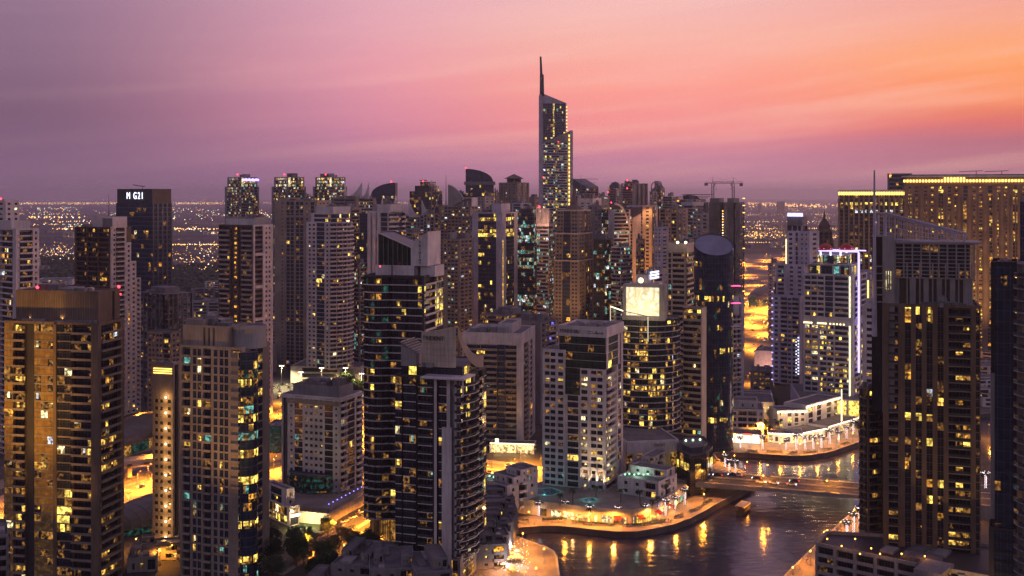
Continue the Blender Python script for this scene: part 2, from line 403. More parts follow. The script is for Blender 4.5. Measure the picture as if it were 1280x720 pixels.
    def block(s, pts, z0, z1, specs, roof='roofgrey', par=1.0, lit=None, cap=True, **kw):
        """A storey stack on a footprint (counter-clockwise, as (x, y)); specs one per edge, the last one repeats."""
        st = dict(s.st); st.update(kw); n = len(pts)
        for i in range(n):
            sp = specs[i] if i < len(specs) else specs[-1]
            s.face(pts[i], pts[(i + 1) % n], z0, z1, sp, st, lit)
        if cap:
            m = MB(); m.poly([(x, y, z1) for x, y in pts], roof); pm = MB(); s.roofs.append((m, pm))
            if par:
                cx = sum(p[0] for p in pts) / n; cy_ = sum(p[1] for p in pts) / n
                ins = [(cx + (x - cx) * .965, cy_ + (y - cy_) * .965) for x, y in pts]
                wmt = st['wall']
                for i in range(n):
                    a, b = pts[i], pts[(i + 1) % n]; c_, d_ = ins[i], ins[(i + 1) % n]
                    pm.poly([(a[0], a[1], z1), (b[0], b[1], z1), (b[0], b[1], z1 + par), (a[0], a[1], z1 + par)], wmt)
                    pm.poly([(a[0], a[1], z1 + par), (b[0], b[1], z1 + par), (d_[0], d_[1], z1 + par), (c_[0], c_[1], z1 + par)], wmt)
                    pm.poly([(d_[0], d_[1], z1 + .004), (c_[0], c_[1], z1 + .004), (c_[0], c_[1], z1 + par), (d_[0], d_[1], z1 + par)], wmt)
    def plant(s, pts, z, n=5, h=2.6, mat='roofgrey'):
        """Air handlers, tanks and lift heads on a roof."""
        cx = sum(p[0] for p in pts) / len(pts); cy_ = sum(p[1] for p in pts) / len(pts)
        e = Vector((pts[1][0] - pts[0][0], pts[1][1] - pts[0][1])); ln = e.length; e.normalize(); g = Vector((-e.y, e.x)); dp = hypot(pts[2][0] - pts[1][0], pts[2][1] - pts[1][1])
        n = int(n * 1.6)
        for k in range(n):
            a, b = s.r.uniform(-.33, .33) * ln, s.r.uniform(-.3, .3) * dp; w_, d_ = s.r.uniform(.05, .14) * ln, s.r.uniform(.08, .18) * dp; hh = h * s.r.uniform(.5, 1.3) + k * .013
            m = MB(); s.units.append((m, z))
            if s.r.random() < .25:
                c = (cx + e.x * a + g.x * b, cy_ + e.y * a + g.y * b); m.tube((c[0], c[1], z), (c[0], c[1], z + hh * .8), min(w_, 1.6), min(w_, 1.6), 'metal', 8)
            else:
                m.box(a - w_, a + w_, b - d_, b + d_, z, z + hh, s.r.choice((mat, 'midgrey', 'grey')), lambda x, y, zz: (cx + e.x * x + g.x * y, cy_ + e.y * x + g.y * y, zz))
    def mast(s, x, y, z0, z1, r=.35, mat='steel', part='mast'): s.mb(part).tube((x, y, z0), (x, y, z1), r, r * .3, mat, 6)
    def beacon(s, x, y, z, r=.9):
        r *= .7
        b = MB(); b.ball((x, y, z + r), r, 'beacon'); b.tube((x, y, z - .5), (x, y, z + .3), r * .4, r * .4, 'steel'); b.build('beacon', s.root, s.off)
    def add(s, part, mb): o = mb.build(part, s.root, s.off); return o
    def done(s):
        R = s.root; ox, oy, oz = s.off
        for nm, m in s.parts.items():
            o = m.build(nm, R, s.off)
            if nm == 'rear_glazing': pass
        rts = []
        for a_, b_ in s.roofs:
            o = a_.build('roof', R, s.off); rts.append((a_.v[0][2], o))
            if b_.f: b_.build('parapet', o, s.off)
        if s.units and s.nwin == 0:
            mm = MB()
            for u_, z_ in s.units: mm.mats = mm.mats; [mm.poly([u_.v[i] for i in f_], u_.mats[k_]) for f_, k_ in zip(u_.f, u_.m)]
            s.units = [(mm, s.units[0][1])]
        for u_, z_ in s.units:
            par = min(rts, key=lambda q: abs(q[0] - z_))[1] if rts else R
            u_.build('rooftop_plant', par, s.off)
        def emit(items, nmax, pname, key, cell, score):
            items = sorted(items, key=score, reverse=True)
            rest = MB()
            for i, it in enumerate(items):
                pos, yaw = it[-3], it[-2]
                if i < nmax:
                    var = (i * 7 + i // 5) % 8 if pname == 'window' and it[2].startswith('lit') else 0
                    k = (pname, var) + key(it)
                    if k not in PARTMESH:
                        b = MB(); cell(b, it, lambda x, y, z: (x, y, z), var); PARTMESH[k] = b.mesh(pname)
                    o = bpy.data.objects.new(pname, PARTMESH[k]); C.objects.link(o); o.parent = R
                    o.location = (pos[0] - ox, pos[1] - oy, pos[2] - oz); o.rotation_euler = (0, 0, yaw)
                else:
                    c_, s_ = cos(yaw), sin(yaw)
                    cell(rest, it, lambda x, y, z: (pos[0] + c_ * x - s_ * y, pos[1] + s_ * x + c_ * y, pos[2] + z), (i * 7 + i // 5) % 8)
            if rest.f:
                o = rest.build(pname if nmax > 0 else ('glazing' if pname == 'window' else 'balcony'), R, s.off)
                if nmax > 0: o['kind'] = 'stuff'
        rd = lambda v: round(v, 2)
        big = lambda it: it[-1] * it[0] * it[1] * (1.6 if it[2].startswith('lit') else 1) * (1 + .15 * ((it[3][2] > 20)))
        emit(s.win, s.nwin, 'window', lambda i: (rd(i[0]), rd(i[1]), i[2]), lambda b, i, T, v: pane_cell(b, i[0], i[1], i[2], T, v), big)
        emit(s.bal, s.nbal, 'balcony', lambda i: (rd(i[0]), rd(i[1]), rd(i[2]), i[3], i[4]), lambda b, i, T, v: balcony_cell(b, i[0], i[1], i[2], i[3], i[4], T), lambda i: i[-1] * i[0] * (1.5 if i[5][2] > 20 else 1))
        return R
def hash_str(s_):
    h = 17
    for ch in s_: h = (h * 31 + ord(ch)) % 1000003
    return h
def rect(xl, xm, xr, d, a):
    """Right-angled footprint whose left, nearest and right corners are seen in these photo columns; a turns it (degrees)."""
    a = radians(a); Mx, My = Pt(xm, d); kl, kr = (xl - 640) / F, (xr - 640) / F
    s1 = (Mx - kl * My) / (cos(a) + kl * sin(a)); Lp = (Mx - s1 * cos(a), My + s1 * sin(a))
    s2 = (kr * My - Mx) / (sin(a) - kr * cos(a)); Rp = (Mx + s2 * sin(a), My + s2 * cos(a))
    return [Lp, (Mx, My), Rp, (Lp[0] + Rp[0] - Mx, Lp[1] + Rp[1] - My)]
def rectd(xl, xr, d, dep, a=0):
    """Footprint with its front seen between two columns and a stated depth."""
    L, R = Pt(xl, d), Pt(xr, d); a = radians(a); w_ = R[0] - L[0]
    e = (cos(a), -sin(a)); g = (sin(a), cos(a)); cx = (L[0] + R[0]) / 2
    A = (cx - e[0] * w_ / 2, d - e[1] * w_ / 2); B = (cx + e[0] * w_ / 2, d + e[1] * w_ / 2)
    return [A, B, (B[0] + g[0] * dep, B[1] + g[1] * dep), (A[0] + g[0] * dep, A[1] + g[1] * dep)]
def grow(pts, k):
    cx = sum(p[0] for p in pts) / len(pts); cy_ = sum(p[1] for p in pts) / len(pts)
    return [(cx + (x - cx) * k, cy_ + (y - cy_) * k) for x, y in pts]
def lerp(a, b, t): return (a[0] + (b[0] - a[0]) * t, a[1] + (b[1] - a[1]) * t)
def sub(pts, u0, u1, v0, v1):
    """Part of a four-cornered footprint: u along its front edge, v into its depth."""
    f = lambda u, v: lerp(lerp(pts[0], pts[1], u), lerp(pts[3], pts[2], u), v)
    return [f(u0, v0), f(u1, v0), f(u1, v1), f(u0, v1)]
def text(parent, body, size, loc, yaw, mat, name='lettering', off=(0, 0, 0), vertical=False, ext=.12, squash=1.0, align='CENTER', track=1.0):
    cu = bpy.data.curves.new('lettering', 'FONT'); cu.body = '\n'.join(body) if vertical else body
    cu.size = size; cu.extrude = ext; cu.offset = -.012; cu.space_character = track; cu.align_x = align; cu.align_y = 'CENTER'
    ob = bpy.data.objects.new('lettering_source', cu); C.objects.link(ob)
    me = bpy.data.meshes.new_from_object(ob.evaluated_get(bpy.context.evaluated_depsgraph_get()))
    bpy.data.objects.remove(ob); me.materials.clear(); me.materials.append(M[mat])
    o = bpy.data.objects.new(name, me); C.objects.link(o)
    if parent is not None: o.parent = parent
    o.location = (loc[0] - off[0], loc[1] - off[1], loc[2] - off[2]); o.rotation_euler = (radians(90), 0, yaw); o.scale = (squash, 1, 1)
    return o
# ------------------------------------------------------------------ ground, water, roads
def ground_mat():
    m, t, b = new_mat('ground')
    g = nd(t, 'ShaderNodeNewGeometry')
    n1 = nd(t, 'ShaderNodeTexNoise'); n1.inputs['Scale'].default_value = .0045; n1.inputs['Detail'].default_value = 8; n1.inputs['Roughness'].default_value = .6
    v = nd(t, 'ShaderNodeTexVoronoi', distance='CHEBYCHEV'); v.inputs['Scale'].default_value = .013
    n2 = nd(t, 'ShaderNodeTexNoise'); n2.inputs['Scale'].default_value = .12; n2.inputs['Detail'].default_value = 6
    for n in (n1, v, n2): t.links.new(g.outputs['Position'], n.inputs['Vector'])
    c1 = ramp(t, n1.outputs[0], [(.35, (.035, .04, .028, 1)), (.47, (.06, .055, .05, 1)), (.55, (.13, .11, .085, 1)), (.7, (.2, .165, .12, 1))])
    c2 = mixc(t, mth(t, 'MULTIPLY', v.outputs['Color'], .5), c1, (.05, .048, .05, 1))
    c3 = mixc(t, mrange(t, n2.outputs[0], .35, .7, 0, .5), c2, (.045, .045, .047, 1))
    t.links.new(c3, b.inputs['Base Color']); b.inputs['Roughness'].default_value = .9; b.inputs['Specular IOR Level'].default_value = .2
ground_mat()
def asphalt(name, col, scale=.5):
    m, t, b = new_mat(name); g = nd(t, 'ShaderNodeNewGeometry')
    n = nd(t, 'ShaderNodeTexNoise'); n.inputs['Scale'].default_value = scale; n.inputs['Detail'].default_value = 8; n.inputs['Roughness'].default_value = .7
    n2 = nd(t, 'ShaderNodeTexNoise'); n2.inputs['Scale'].default_value = scale * .08; n2.inputs['Detail'].default_value = 4
    t.links.new(g.outputs['Position'], n.inputs['Vector']); t.links.new(g.outputs['Position'], n2.inputs['Vector'])
    s = mth(t, 'ADD', mth(t, 'MULTIPLY', n.outputs[0], .5), mth(t, 'MULTIPLY', n2.outputs[0], .5))
    t.links.new(mixc(t, mrange(t, s, .35, .65), tuple(x * .65 for x in col) + (1,), tuple(x * 1.35 for x in col) + (1,)), b.inputs['Base Color'])
    b.inputs['Roughness'].default_value = .75
asphalt('asphalt', (.055, .053, .055)); asphalt('paving', (.24, .2, .17), 1.2); asphalt('sand', (.3, .23, .15), .2); asphalt('parking', (.09, .088, .09)); asphalt('lawn', (.035, .06, .018), 1.5)
wall_mat('marking', (.7, .7, .68), .7); wall_mat('kerb', (.35, .33, .3), .8); wall_mat('quaystone', (.11, .095, .085), .85, .3)
def water_mat():
    m, t, b = new_mat('water'); g = nd(t, 'ShaderNodeNewGeometry')
    mp = nd(t, 'ShaderNodeMapping'); mp.inputs['Rotation'].default_value = (0, 0, radians(12)); mp.inputs['Scale'].default_value = (.11, .34, 1)
    n1 = nd(t, 'ShaderNodeTexNoise'); n1.inputs['Scale'].default_value = 1.0; n1.inputs['Detail'].default_value = 1.8; n1.inputs['Roughness'].default_value = .5; n1.inputs['Distortion'].default_value = .4
    n2 = nd(t, 'ShaderNodeTexNoise'); n2.inputs['Scale'].default_value = .03; n2.inputs['Detail'].default_value = 3
    t.links.new(g.outputs['Position'], mp.inputs[0]); t.links.new(mp.outputs[0], n1.inputs['Vector']); t.links.new(g.outputs['Position'], n2.inputs['Vector'])
    hgt = mth(t, 'MULTIPLY', n1.outputs[0], mrange(t, n2.outputs[0], .3, .7, .55, 1.2))
    bp = nd(t, 'ShaderNodeBump'); bp.inputs['Strength'].default_value = .6; bp.inputs['Distance'].default_value = .55
    t.links.new(hgt, bp.inputs['Height']); t.links.new(bp.outputs[0], b.inputs['Normal'])
    b.inputs['Base Color'].default_value = (.034, .034, .068, 1); b.inputs['Roughness'].default_value = .16; b.inputs['IOR'].default_value = 1.5; b.inputs['Specular IOR Level'].default_value = .6  # base colour raised to carry part of the violet sky sheen
water_mat()

WZ = -2.6
shore_px = [(708, 760), (699, 715), (697, 697), (693, 689), (684, 684), (672, 680), (660, 676), (650, 672), (642, 668), (639, 665),
            (646, 661), (658, 659.5), (676, 658), (697, 658), (720, 660), (745, 663), (770, 665), (795, 665), (820, 661), (842, 656), (862, 649), (880, 640), (895, 631), (912, 622.5), (928, 614),
            (943, 605), (946, 598), (940, 593), (926, 588), (910, 582), (899, 575), (893, 568), (897, 566), (915, 566), (937, 566.5), (960, 568.5), (987, 570), (1003, 570), (1016, 569), (1030, 567), (1042, 564), (1056, 559), (1074, 553),
            (1100, 546), (1140, 530), (1200, 520), (1260, 515), (1340, 513), (1420, 540), (1360, 585), (1275, 601), (1225, 607), (1180, 612), (1135, 618), (1100, 622), (1078, 630), (1058, 646), (1034, 668), (1010, 690), (980, 720), (950, 760)]
hole = [Gp(x, y) for x, y in shore_px]
area = sum(hole[i][0] * hole[(i + 1) % len(hole)][1] - hole[(i + 1) % len(hole)][0] * hole[i][1] for i in range(len(hole)))
if area < 0: hole.reverse()
g = MB()
X0, X1, Y0, Y1 = -1500, 1500, 300, 2500
outer = [(X0, Y0), (X1, Y0), (X1, Y1), (X0, Y1)]
allp = [Vector((x, y, 0)) for x, y in outer] + [Vector((x, y, 0)) for x, y in hole]
for tri in tessellate_polygon([allp[:4], allp[4:]]):
    a, b_, c_ = [allp[i] for i in tri]
    if (b_ - a).cross(c_ - a).z < 0: b_, c_ = c_, b_
    g.poly([tuple(a), tuple(b_), tuple(c_)], 'ground')
BX, BY0, BY1 = 45000, -1500, 48000
for x0, x1, y0, y1 in ((-BX, BX, BY0, Y0), (-BX, X0, Y0, Y1), (X1, BX, Y0, Y1), (-BX, BX, Y1, BY1)):
    g.poly([(x0, y0, 0), (x1, y0, 0), (x1, y1, 0), (x0, y1, 0)], 'ground')
tag(g.build('ground'), kind='structure')
wx = [p[0] for p in hole]; wy = [p[1] for p in hole]
m = MB(); m.poly([(min(wx) - 5, min(wy) - 5, WZ), (max(wx) + 5, min(wy) - 5, WZ), (max(wx) + 5, max(wy) + 5, WZ), (min(wx) - 5, max(wy) + 5, WZ)], 'water')
tag(m.build('water'), kind='structure')
# quay wall with a stone coping all round the basin
m = MB(); cop = MB(); n = len(hole)
for i in range(n):
    a, b_ = hole[i], hole[(i + 1) % n]
    m.poly([(b_[0], b_[1], WZ - .2), (a[0], a[1], WZ - .2), (a[0], a[1], .3), (b_[0], b_[1], .3)], 'quaystone')
    d = Vector((b_[0] - a[0], b_[1] - a[1], 0)); d.normalize(); o = Vector((d.y, -d.x, 0)) * .9
    m.poly([(a[0], a[1], .3), (a[0] + o.x, a[1] + o.y, .3), (b_[0] + o.x, b_[1] + o.y, .3), (b_[0], b_[1], .3)], 'kerb')
    m.poly([(a[0] + o.x, a[1] + o.y, .3), (a[0] + o.x, a[1] + o.y, 0), (b_[0] + o.x, b_[1] + o.y, 0), (b_[0] + o.x, b_[1] + o.y, .3)], 'kerb')
tag(m.build('quay_wall'), 'dark stone quay wall with pale coping running round the canal basin', 'quay wall')

def strip(name, line, width, mat, z=.004, kind='structure', marks=None):
    """A flat ribbon along a centre line, with optional lane lines at offsets."""
    m = MB(); pts = []
    P = [Vector((x, y)) for x, y in line]
    for i, p in enumerate(P):
        d = (P[min(i + 1, len(P) - 1)] - P[max(i - 1, 0)]).normalized(); nr = Vector((d.y, -d.x)); pts.append((p, nr))
    for (p, n_), (q, k) in zip(pts, pts[1:]):
        a, b_, c_, d_ = p + n_ * width / 2, q + k * width / 2, q - k * width / 2, p - n_ * width / 2
        m.poly([(v.x, v.y, z) for v in (a, b_, c_, d_)], mat)
    o = m.build(name); tag(o, kind=kind)
    if marks:
        mk = MB()
        for off, dash in marks:
            for (p, n_), (q, k) in zip(pts, pts[1:]):
                L = (q - p).length; step = 12 if dash else L; s = 0
                while s < L - .5:
                    e = min(L, s + (5 if dash else L)); u, v = s / L, e / L
                    aa = p.lerp(q, u) + n_.lerp(k, u) * off; bb = p.lerp(q, v) + n_.lerp(k, v) * off; nn = n_ * .12
                    mk.poly([(aa.x + nn.x, aa.y + nn.y, z + .004), (bb.x + nn.x, bb.y + nn.y, z + .004), (bb.x - nn.x, bb.y - nn.y, z + .004), (aa.x - nn.x, aa.y - nn.y, z + .004)], 'marking')
                    s += step
        tag(mk.build('road_markings'), kind='structure')
    return o
HW = Vector((530, 944)).normalized(); HW0 = Vector((-197, 580)); HN = Vector((HW.y, -HW.x))
def hw(s, off=0): p = HW0 + HW * s + HN * off; return (p.x, p.y)
strip('highway_verge', [hw(s) for s in (-500, 200, 800, 1600, 2600, 4200)], 128, 'sand', .004)
lanes = [(k, True) for k in (-14, -10.5, -7, 7, 10.5, 14)] + [(-17.6, False), (17.6, False), (-3, False), (3, False)]
strip('highway', [hw(s) for s in (-500, 0, 400, 800, 1300, 1900, 2600, 4200)], 38, 'asphalt', .008, marks=lanes)
strip('service_road', [hw(s, 40) for s in (-500, 0, 600, 1300, 2600)], 11, 'asphalt', .008, marks=[(0, True)])
strip('service_road', [hw(s, -42) for s in (-500, 0, 600, 1300, 2600)], 11, 'asphalt', .008, marks=[(0, True)])
# the marina road that comes from the left and runs onto the bridge
BRL, BRR = Vector(Pt(838, 566)), Vector(Pt(1300, 512)); BD = (BRR - BRL).normalized(); BN = Vector((BD.y, -BD.x))
BW, BZ = 25, 6.6
strip('marina_road', [Pt(470, 640), Pt(540, 622), Pt(600, 606), Pt(660, 592), Pt(720, 583), Pt(790, 572)], 24, 'asphalt', .012, marks=[(0, False), (6, True), (-6, True)])
strip('marina_road_pavement', [Pt(470, 640), Pt(540, 622), Pt(600, 606), Pt(660, 592), Pt(720, 583), Pt(790, 572)], 36, 'paving', .008)
# promenades
def area_poly(name, px, mat, z=.008):
    m = MB(); v = [Vector((*Gp(x, y), z)) for x, y in px]
    for tri in tessellate_polygon([v]):
        a, b_, c_ = [v[i] for i in tri]
        if (b_ - a).cross(c_ - a).z < 0: b_, c_ = c_, b_
        m.poly([tuple(a), tuple(b_), tuple(c_)], mat)
    return tag(m.build(name), kind='structure')
area_poly('promenade', [(616, 668), (634, 664.6), (646, 660.5), (658, 659), (676, 657.5), (697, 657.5), (720, 659.5), (745, 662.5), (770, 664.5), (795, 664.5), (820, 660.5), (842, 655.5), (862, 648.5), (880, 639.5), (895, 630.5), (926, 613.5), (890, 606), (864, 622), (842, 634), (806, 645), (768, 648), (700, 643), (640, 646), (610, 655)], 'paving')
area_poly('promenade', [(640, 668.5), (650, 672.6), (660, 676.6), (672, 680.6), (684, 684.6), (692.5, 689.6), (696, 697.6), (698, 715), (706, 760), (560, 760), (610, 672)], 'paving')
area_poly('promenade', [(893, 565.5), (915, 565.5), (937, 566), (960, 568), (987, 569.5), (1003, 569.5), (1016, 568.5), (1030, 566.5), (1042, 563.5), (1056, 558.5), (1074, 552.5), (1100, 545.5), (1140, 529.5), (1120, 522), (1070, 535), (1040, 545), (1010, 551), (960, 553), (880, 552)], 'paving')
area_poly('promenade', [(951, 760), (981, 720), (1011, 690), (1035, 668), (1059, 646), (1079, 631), (1102, 634), (1080, 660), (1040, 705), (1000, 760)], 'paving')
area_poly('promenade', [(899, 575.5), (909, 582.5), (925, 588.5), (939, 593.5), (945, 598), (930, 606), (870, 606), (885, 585)], 'paving')

# ------------------------------------------------------------------ bridge over the canal
def bp(s, n_, z): p = BRL + BD * s + BN * n_; return (p.x, p.y, z)
BL = (BRR - BRL).length
br = empty('road_bridge', (BRL.x, BRL.y, 0)); tag(br, 'low flat concrete road bridge crossing the canal in one long span', 'bridge')
OFFB = (BRL.x, BRL.y, 0)
m = MB(); seg = 16
arch = lambda s: BZ - 1.6 - 1.0 * abs(2 * s / BL - 1) ** 2
for i in range(seg):
    s0, s1 = BL * i / seg, BL * (i + 1) / seg; h = BW / 2
    m.poly([bp(s0, h, BZ), bp(s1, h, BZ), bp(s1, -h, BZ), bp(s0, -h, BZ)], 'asphalt')
    for sd_ in (1, -1):
        P_ = [bp(s0, h * sd_, arch(s0)), bp(s1, h * sd_, arch(s1)), bp(s1, h * sd_, BZ), bp(s0, h * sd_, BZ)]
        m.poly(P_ if sd_ > 0 else P_[::-1], 'concrete')
    m.poly([bp(s0, -h, arch(s0)), bp(s1, -h, arch(s1)), bp(s1, h, arch(s1)), bp(s0, h, arch(s0))], 'concrete')
m.build('deck', br, OFFB)
m = MB()
for off in (11.2, -11.2, 0):
    m.box(0, BL, off - (.9 if off else .5), off + (.9 if off else .5), BZ + .004, BZ + (.18 if off else .5), 'kerb', lambda x, y, z: bp(x, y, z))
m.build('pavement', br, OFFB)
for off in (12.3, -12.3):
    m = MB(); m.box(0, BL, off - .06, off + .06, BZ + 1.0, BZ + 1.1, 'steel', lambda x, y, z: bp(x, y, z)); m.box(0, BL, off - .04, off + .04, BZ + .55, BZ + .61, 'steel', lambda x, y, z: bp(x, y, z))
    for k in range(int(BL / 2.5)): m.box(k * 2.5, k * 2.5 + .1, off - .05, off + .05, BZ + .01, BZ + 1.0, 'steel', lambda x, y, z: bp(x, y, z))
    m.build('railing', br, OFFB)
for s in (BL * .82,):
    m = MB(); m.box(s - 1.2, s + 1.2, -10, 10, WZ - .1, arch(s) - .003, 'concrete', lambda x, y, z: bp(x, y, z)); m.build('pier', br, OFFB)
for off in (-8.2, -5, 5, 8.2):
    for k in range(int(BL / 9)): m = MB(); m.box(k * 9, k * 9 + 4, off - .1, off + .1, BZ + .004, BZ + .008, 'marking', lambda x, y, z: bp(x, y, z), False); m.build('lane_marking', br, OFFB)
for s0, s1 in ((-.5, 9), (BL - 30, BL + 1)):
    m = MB(); m.box(s0, s1, -BW / 2 - .4, BW / 2 + .4, -.1, BZ - 1.9, 'concrete', lambda x, y, z: bp(x, y, z)); m.build('abutment', br, OFFB)
# ramp that brings the marina road up to the deck
m = MB(); a0 = Vector(Pt(735, 582)); 
P0 = BRL; dirr = (a0 - P0).normalized(); rn = Vector((-dirr.y, dirr.x)); L_ = (a0 - P0).length
rp = lambda s, n_, z: (P0.x + dirr.x * s + rn.x * n_, P0.y + dirr.y * s + rn.y * n_, z)
m.poly([rp(0, -12, BZ), rp(L_, -12, .03), rp(L_, 12, .03), rp(0, 12, BZ)][::-1], 'asphalt')
m.poly([rp(0, 12, 0), rp(0, 12, BZ), rp(L_, 12, .03)], 'concrete'); m.poly([rp(0, -12, 0), rp(L_, -12, .03), rp(0, -12, BZ)], 'concrete')
tag(m.build('bridge_ramp'), kind='structure')

# ------------------------------------------------------------------ haze
hz = MB(); hz.box(-44000, 44000, -1400, 47000, -4, 375, 'ground')
ho = hz.build('haze'); tag(ho, kind='stuff')
hm = bpy.data.materials.new('haze'); hm.use_nodes = True; t_ = hm.node_tree; t_.nodes.clear()
pv = nd(t_, 'ShaderNodeVolumePrincipled'); o_ = nd(t_, 'ShaderNodeOutputMaterial'); t_.links.new(pv.outputs[0], o_.inputs['Volume'])
pv.inputs['Color'].default_value = (.94, .88, .96, 1); pv.inputs['Density'].default_value = 6.5e-5; pv.inputs['Anisotropy'].default_value = .55
ho.data.materials.clear(); ho.data.materials.append(hm)

# ------------------------------------------------------------------ lights of the far city
def city_lights():
    m = MB(); r = random.Random(3)
    def pt(x, y, z, s, mat):
        m.poly([(x - s, y, z), (x, y - s, z), (x, y, z + s)], mat); m.poly([(x, y - s, z), (x + s, y, z), (x, y, z + s)], mat)
        m.poly([(x - s, y, z), (x, y, z - s), (x, y - s, z)], mat); m.poly([(x, y - s, z), (x, y, z - s), (x + s, y, z)], mat)
    def row(px0, px1, py, step, s, mat, jit=.3, z=10):
        x = px0
        while x < px1:
            xx, yy = Gp(x, py + r.uniform(-jit, jit), z); pt(xx, yy, z, s * r.uniform(.7, 1.2), mat if r.random() < .8 else 'city_white'); x += step * r.uniform(.5, 1.6)
    CL_ = [(r.uniform(-50, 340), 260 + r.random() ** 1.7 * 32, r.uniform(3, 22), r.uniform(.3, 1.6)) for _ in range(26)]
    CR_ = [(r.uniform(650, 1075), 254 + r.random() ** 1.4 * 42, r.uniform(3, 26), r.uniform(.3, 1.8)) for _ in range(34)]
    # airport road on the horizon, left
    for a, b_, y in ((-60, 300, 253.2), (-60, 290, 254.6), (330, 660, 253.5)): row(a, b_, y, 2.2, 12, 'city_gold', .5)
    row(-40, 300, 250.5, 6, 14, 'city_gold', .8)
    for k in range(620):
        q = r.choice(CL_); x, y = (r.gauss(q[0], q[2]), r.gauss(q[1], q[3])) if r.random() < .72 else (r.uniform(-60, 340), 262 + abs(r.gauss(0, 1)) * 9); y = max(256, y); s = 2.6 * 35 / (y - HZ + 8)
        X, Y = Gp(x, y, 8); pt(X, Y, 8, s * r.uniform(.6, 1.5), r.choice(('city_gold', 'city_gold', 'city_white', 'city_green')))
    for k in range(560):
        x = r.choice((r.uniform(-40, 100), r.uniform(205, 350))); y = r.gauss(314, 5) if x < 150 else r.gauss(318, 9)
        X, Y = Gp(x, y, 7); pt(X, Y, 7, r.uniform(.5, 1.35), r.choice(('city_gold', 'city_gold', 'city_gold', 'city_white')))
    for q in range(3): row(48 + q * 9, 100 + q * 90, 268 + q * 9, 3.4, 3.2, 'city_gold', .7)
    for q in range(5): row(905 + q * 6, 1080, 260 + q * 8.5, 3.6 + q * .3, 2.2, 'city_gold', .5)
    row(210, 290, 305.5, 2.2, 1.8, 'city_gold', .4)
    row(40, 100, 271.5, 5, 6, 'city_gold', .5)
    # right of the towers
    for k in range(1100):
        q = r.choice(CR_); x, y = (r.gauss(q[0], q[2]), r.gauss(q[1], q[3])) if r.random() < .7 else (r.uniform(640, 1075), 252 + abs(r.gauss(0, 1)) * 20); y = max(250, y); s = 1.5 * 30 / (y - HZ + 3)
        X, Y = Gp(x, y, 8); pt(X, Y, 8, min(13, s) * r.uniform(.6, 1.4), r.choice(('city_gold', 'city_gold', 'city_white')))
    for k in range(150):
        x = 935 + abs(r.gauss(0, 1)) * 60; y = r.gauss(254.5 + (x - 935) * .03, 1.2)
        X, Y = Gp(x, max(249.5, y), 12); pt(X, Y, 12, 11 * r.uniform(.6, 1.2), 'city_gold')
    for k in range(300):
        x = r.uniform(925, 1075); y = r.gauss(292, 4); X, Y = Gp(x, y, 8); pt(X, Y, 8, r.uniform(1, 2.2), 'city_gold')
    row(915, 1000, 303, 3.2, 1.4, 'city_gold', .3)
    row(1100, 1400, 252, 4, 14, 'city_gold', 2)
    row(1180, 1280, 330, 3, 1.5, 'city_gold', 6)
    o = m.build('city_lights'); tag(o, 'countless golden lights of the far city scattered toward the horizon', 'city lights', kind='stuff')
city_lights()
# ================================================================== towers
def base_of(pts, z=0): return (sum(p[0] for p in pts) / len(pts), sum(p[1] for p in pts) / len(pts), z)
def only(d): return lambda ci, f, nf: d(ci, f, nf)
def arc_pts(a, b, bulge, n=6):
    """Points from a to b on an arc that swells outwards (to the right of the way a -> b)."""
    a, b = Vector(a), Vector(b); c = (a + b) / 2; ch = (b - a); L = ch.length; nr = Vector((ch.y, -ch.x)) / L
    R = (L * L / 4 + bulge * bulge) / (2 * bulge); ce = c - nr * (R - bulge); half = math.asin(min(1, L / 2 / R)); a0 = atan2((a - ce).y, (a - ce).x)
    return [tuple(ce + Vector((cos(a0 + 2 * half * k / n), sin(a0 + 2 * half * k / n))) * R) for k in range(n + 1)]
def flood(name, label, loc, aim, energy, col, ang=50, group=None):
    """A ground or roof floodlight: a box lamp on a bracket with a real spot light in it."""
    r = empty(name, loc); tag(r, label, 'floodlight', group)
    m = MB(); m.box(-.5, .5, -.35, .35, .5, 1.2, 'steel'); m.build('housing', r)
    m = MB(); m.box(-.08, .08, -.08, .08, 0, .5, 'steel'); m.build('bracket', r)
    d = Vector(aim) - (Vector(loc) + Vector((0, 0, 1.6)))
    l = light('floodlight_lamp', 'SPOT', (0, 0, 1.6), energy, col, r, .4, spot_size=radians(ang), spot_blend=.8)
    l.rotation_euler = d.to_track_quat('-Z', 'Y').to_euler()

# ---- gold-lit tower, near left
d = 420; R = rect(5, 124, 155, d, 12); zt = Zp(407, d)
T = Tower('apartment_tower', 'gold lit apartment tower with a blank box crown, at the left edge in front', 'tower', base_of(R), wall='brown', band='tan', p=.16, pal=PAL_GOLD + (('lit_white', .6), ('lit_teal', .5), ('lit_cream', 2)), fh=3.3, glass='glass', brec=1.6, bproj=.8, rail='low', band_h=.5)
def lg(ci, f, nf):
    if ci in (1,) and T.r.random() < .22: return 'lit_warm'
    if ci == 5 and f in (nf - 24, nf - 22, nf - 20, nf - 23, nf - 34): return 'lit_yellow'
    if ci in (0, 3) and T.r.random() < .10: return 'lit_low'
T.block(R, 0, zt, ["A3 L4 D3 A6.5 F1 G4.8 L6.5 F2.3", "P.6 L6 P1", "P1"], lit=lg, glass2="glass_gold")
K = rect(20, 123, 150, d + 4, 12); zc = Zp(368, d)
T.block(K, zt, zc, ["P1", "P3 D.5 P1.2", "P1"], par=.8)
e = Vector((K[1][0] - K[0][0], K[1][1] - K[0][1])); 
m = MB()
for k in range(34):
    a = lerp(K[0], K[1], (k + .5) / 34); m.box(a[0] - .07, a[0] + .07, a[1] - .12, a[1] + .1, zt + .1, zc - .4, 'tan')
T.add('crown_ribs', m); T.plant(K, zc, 5, 2)
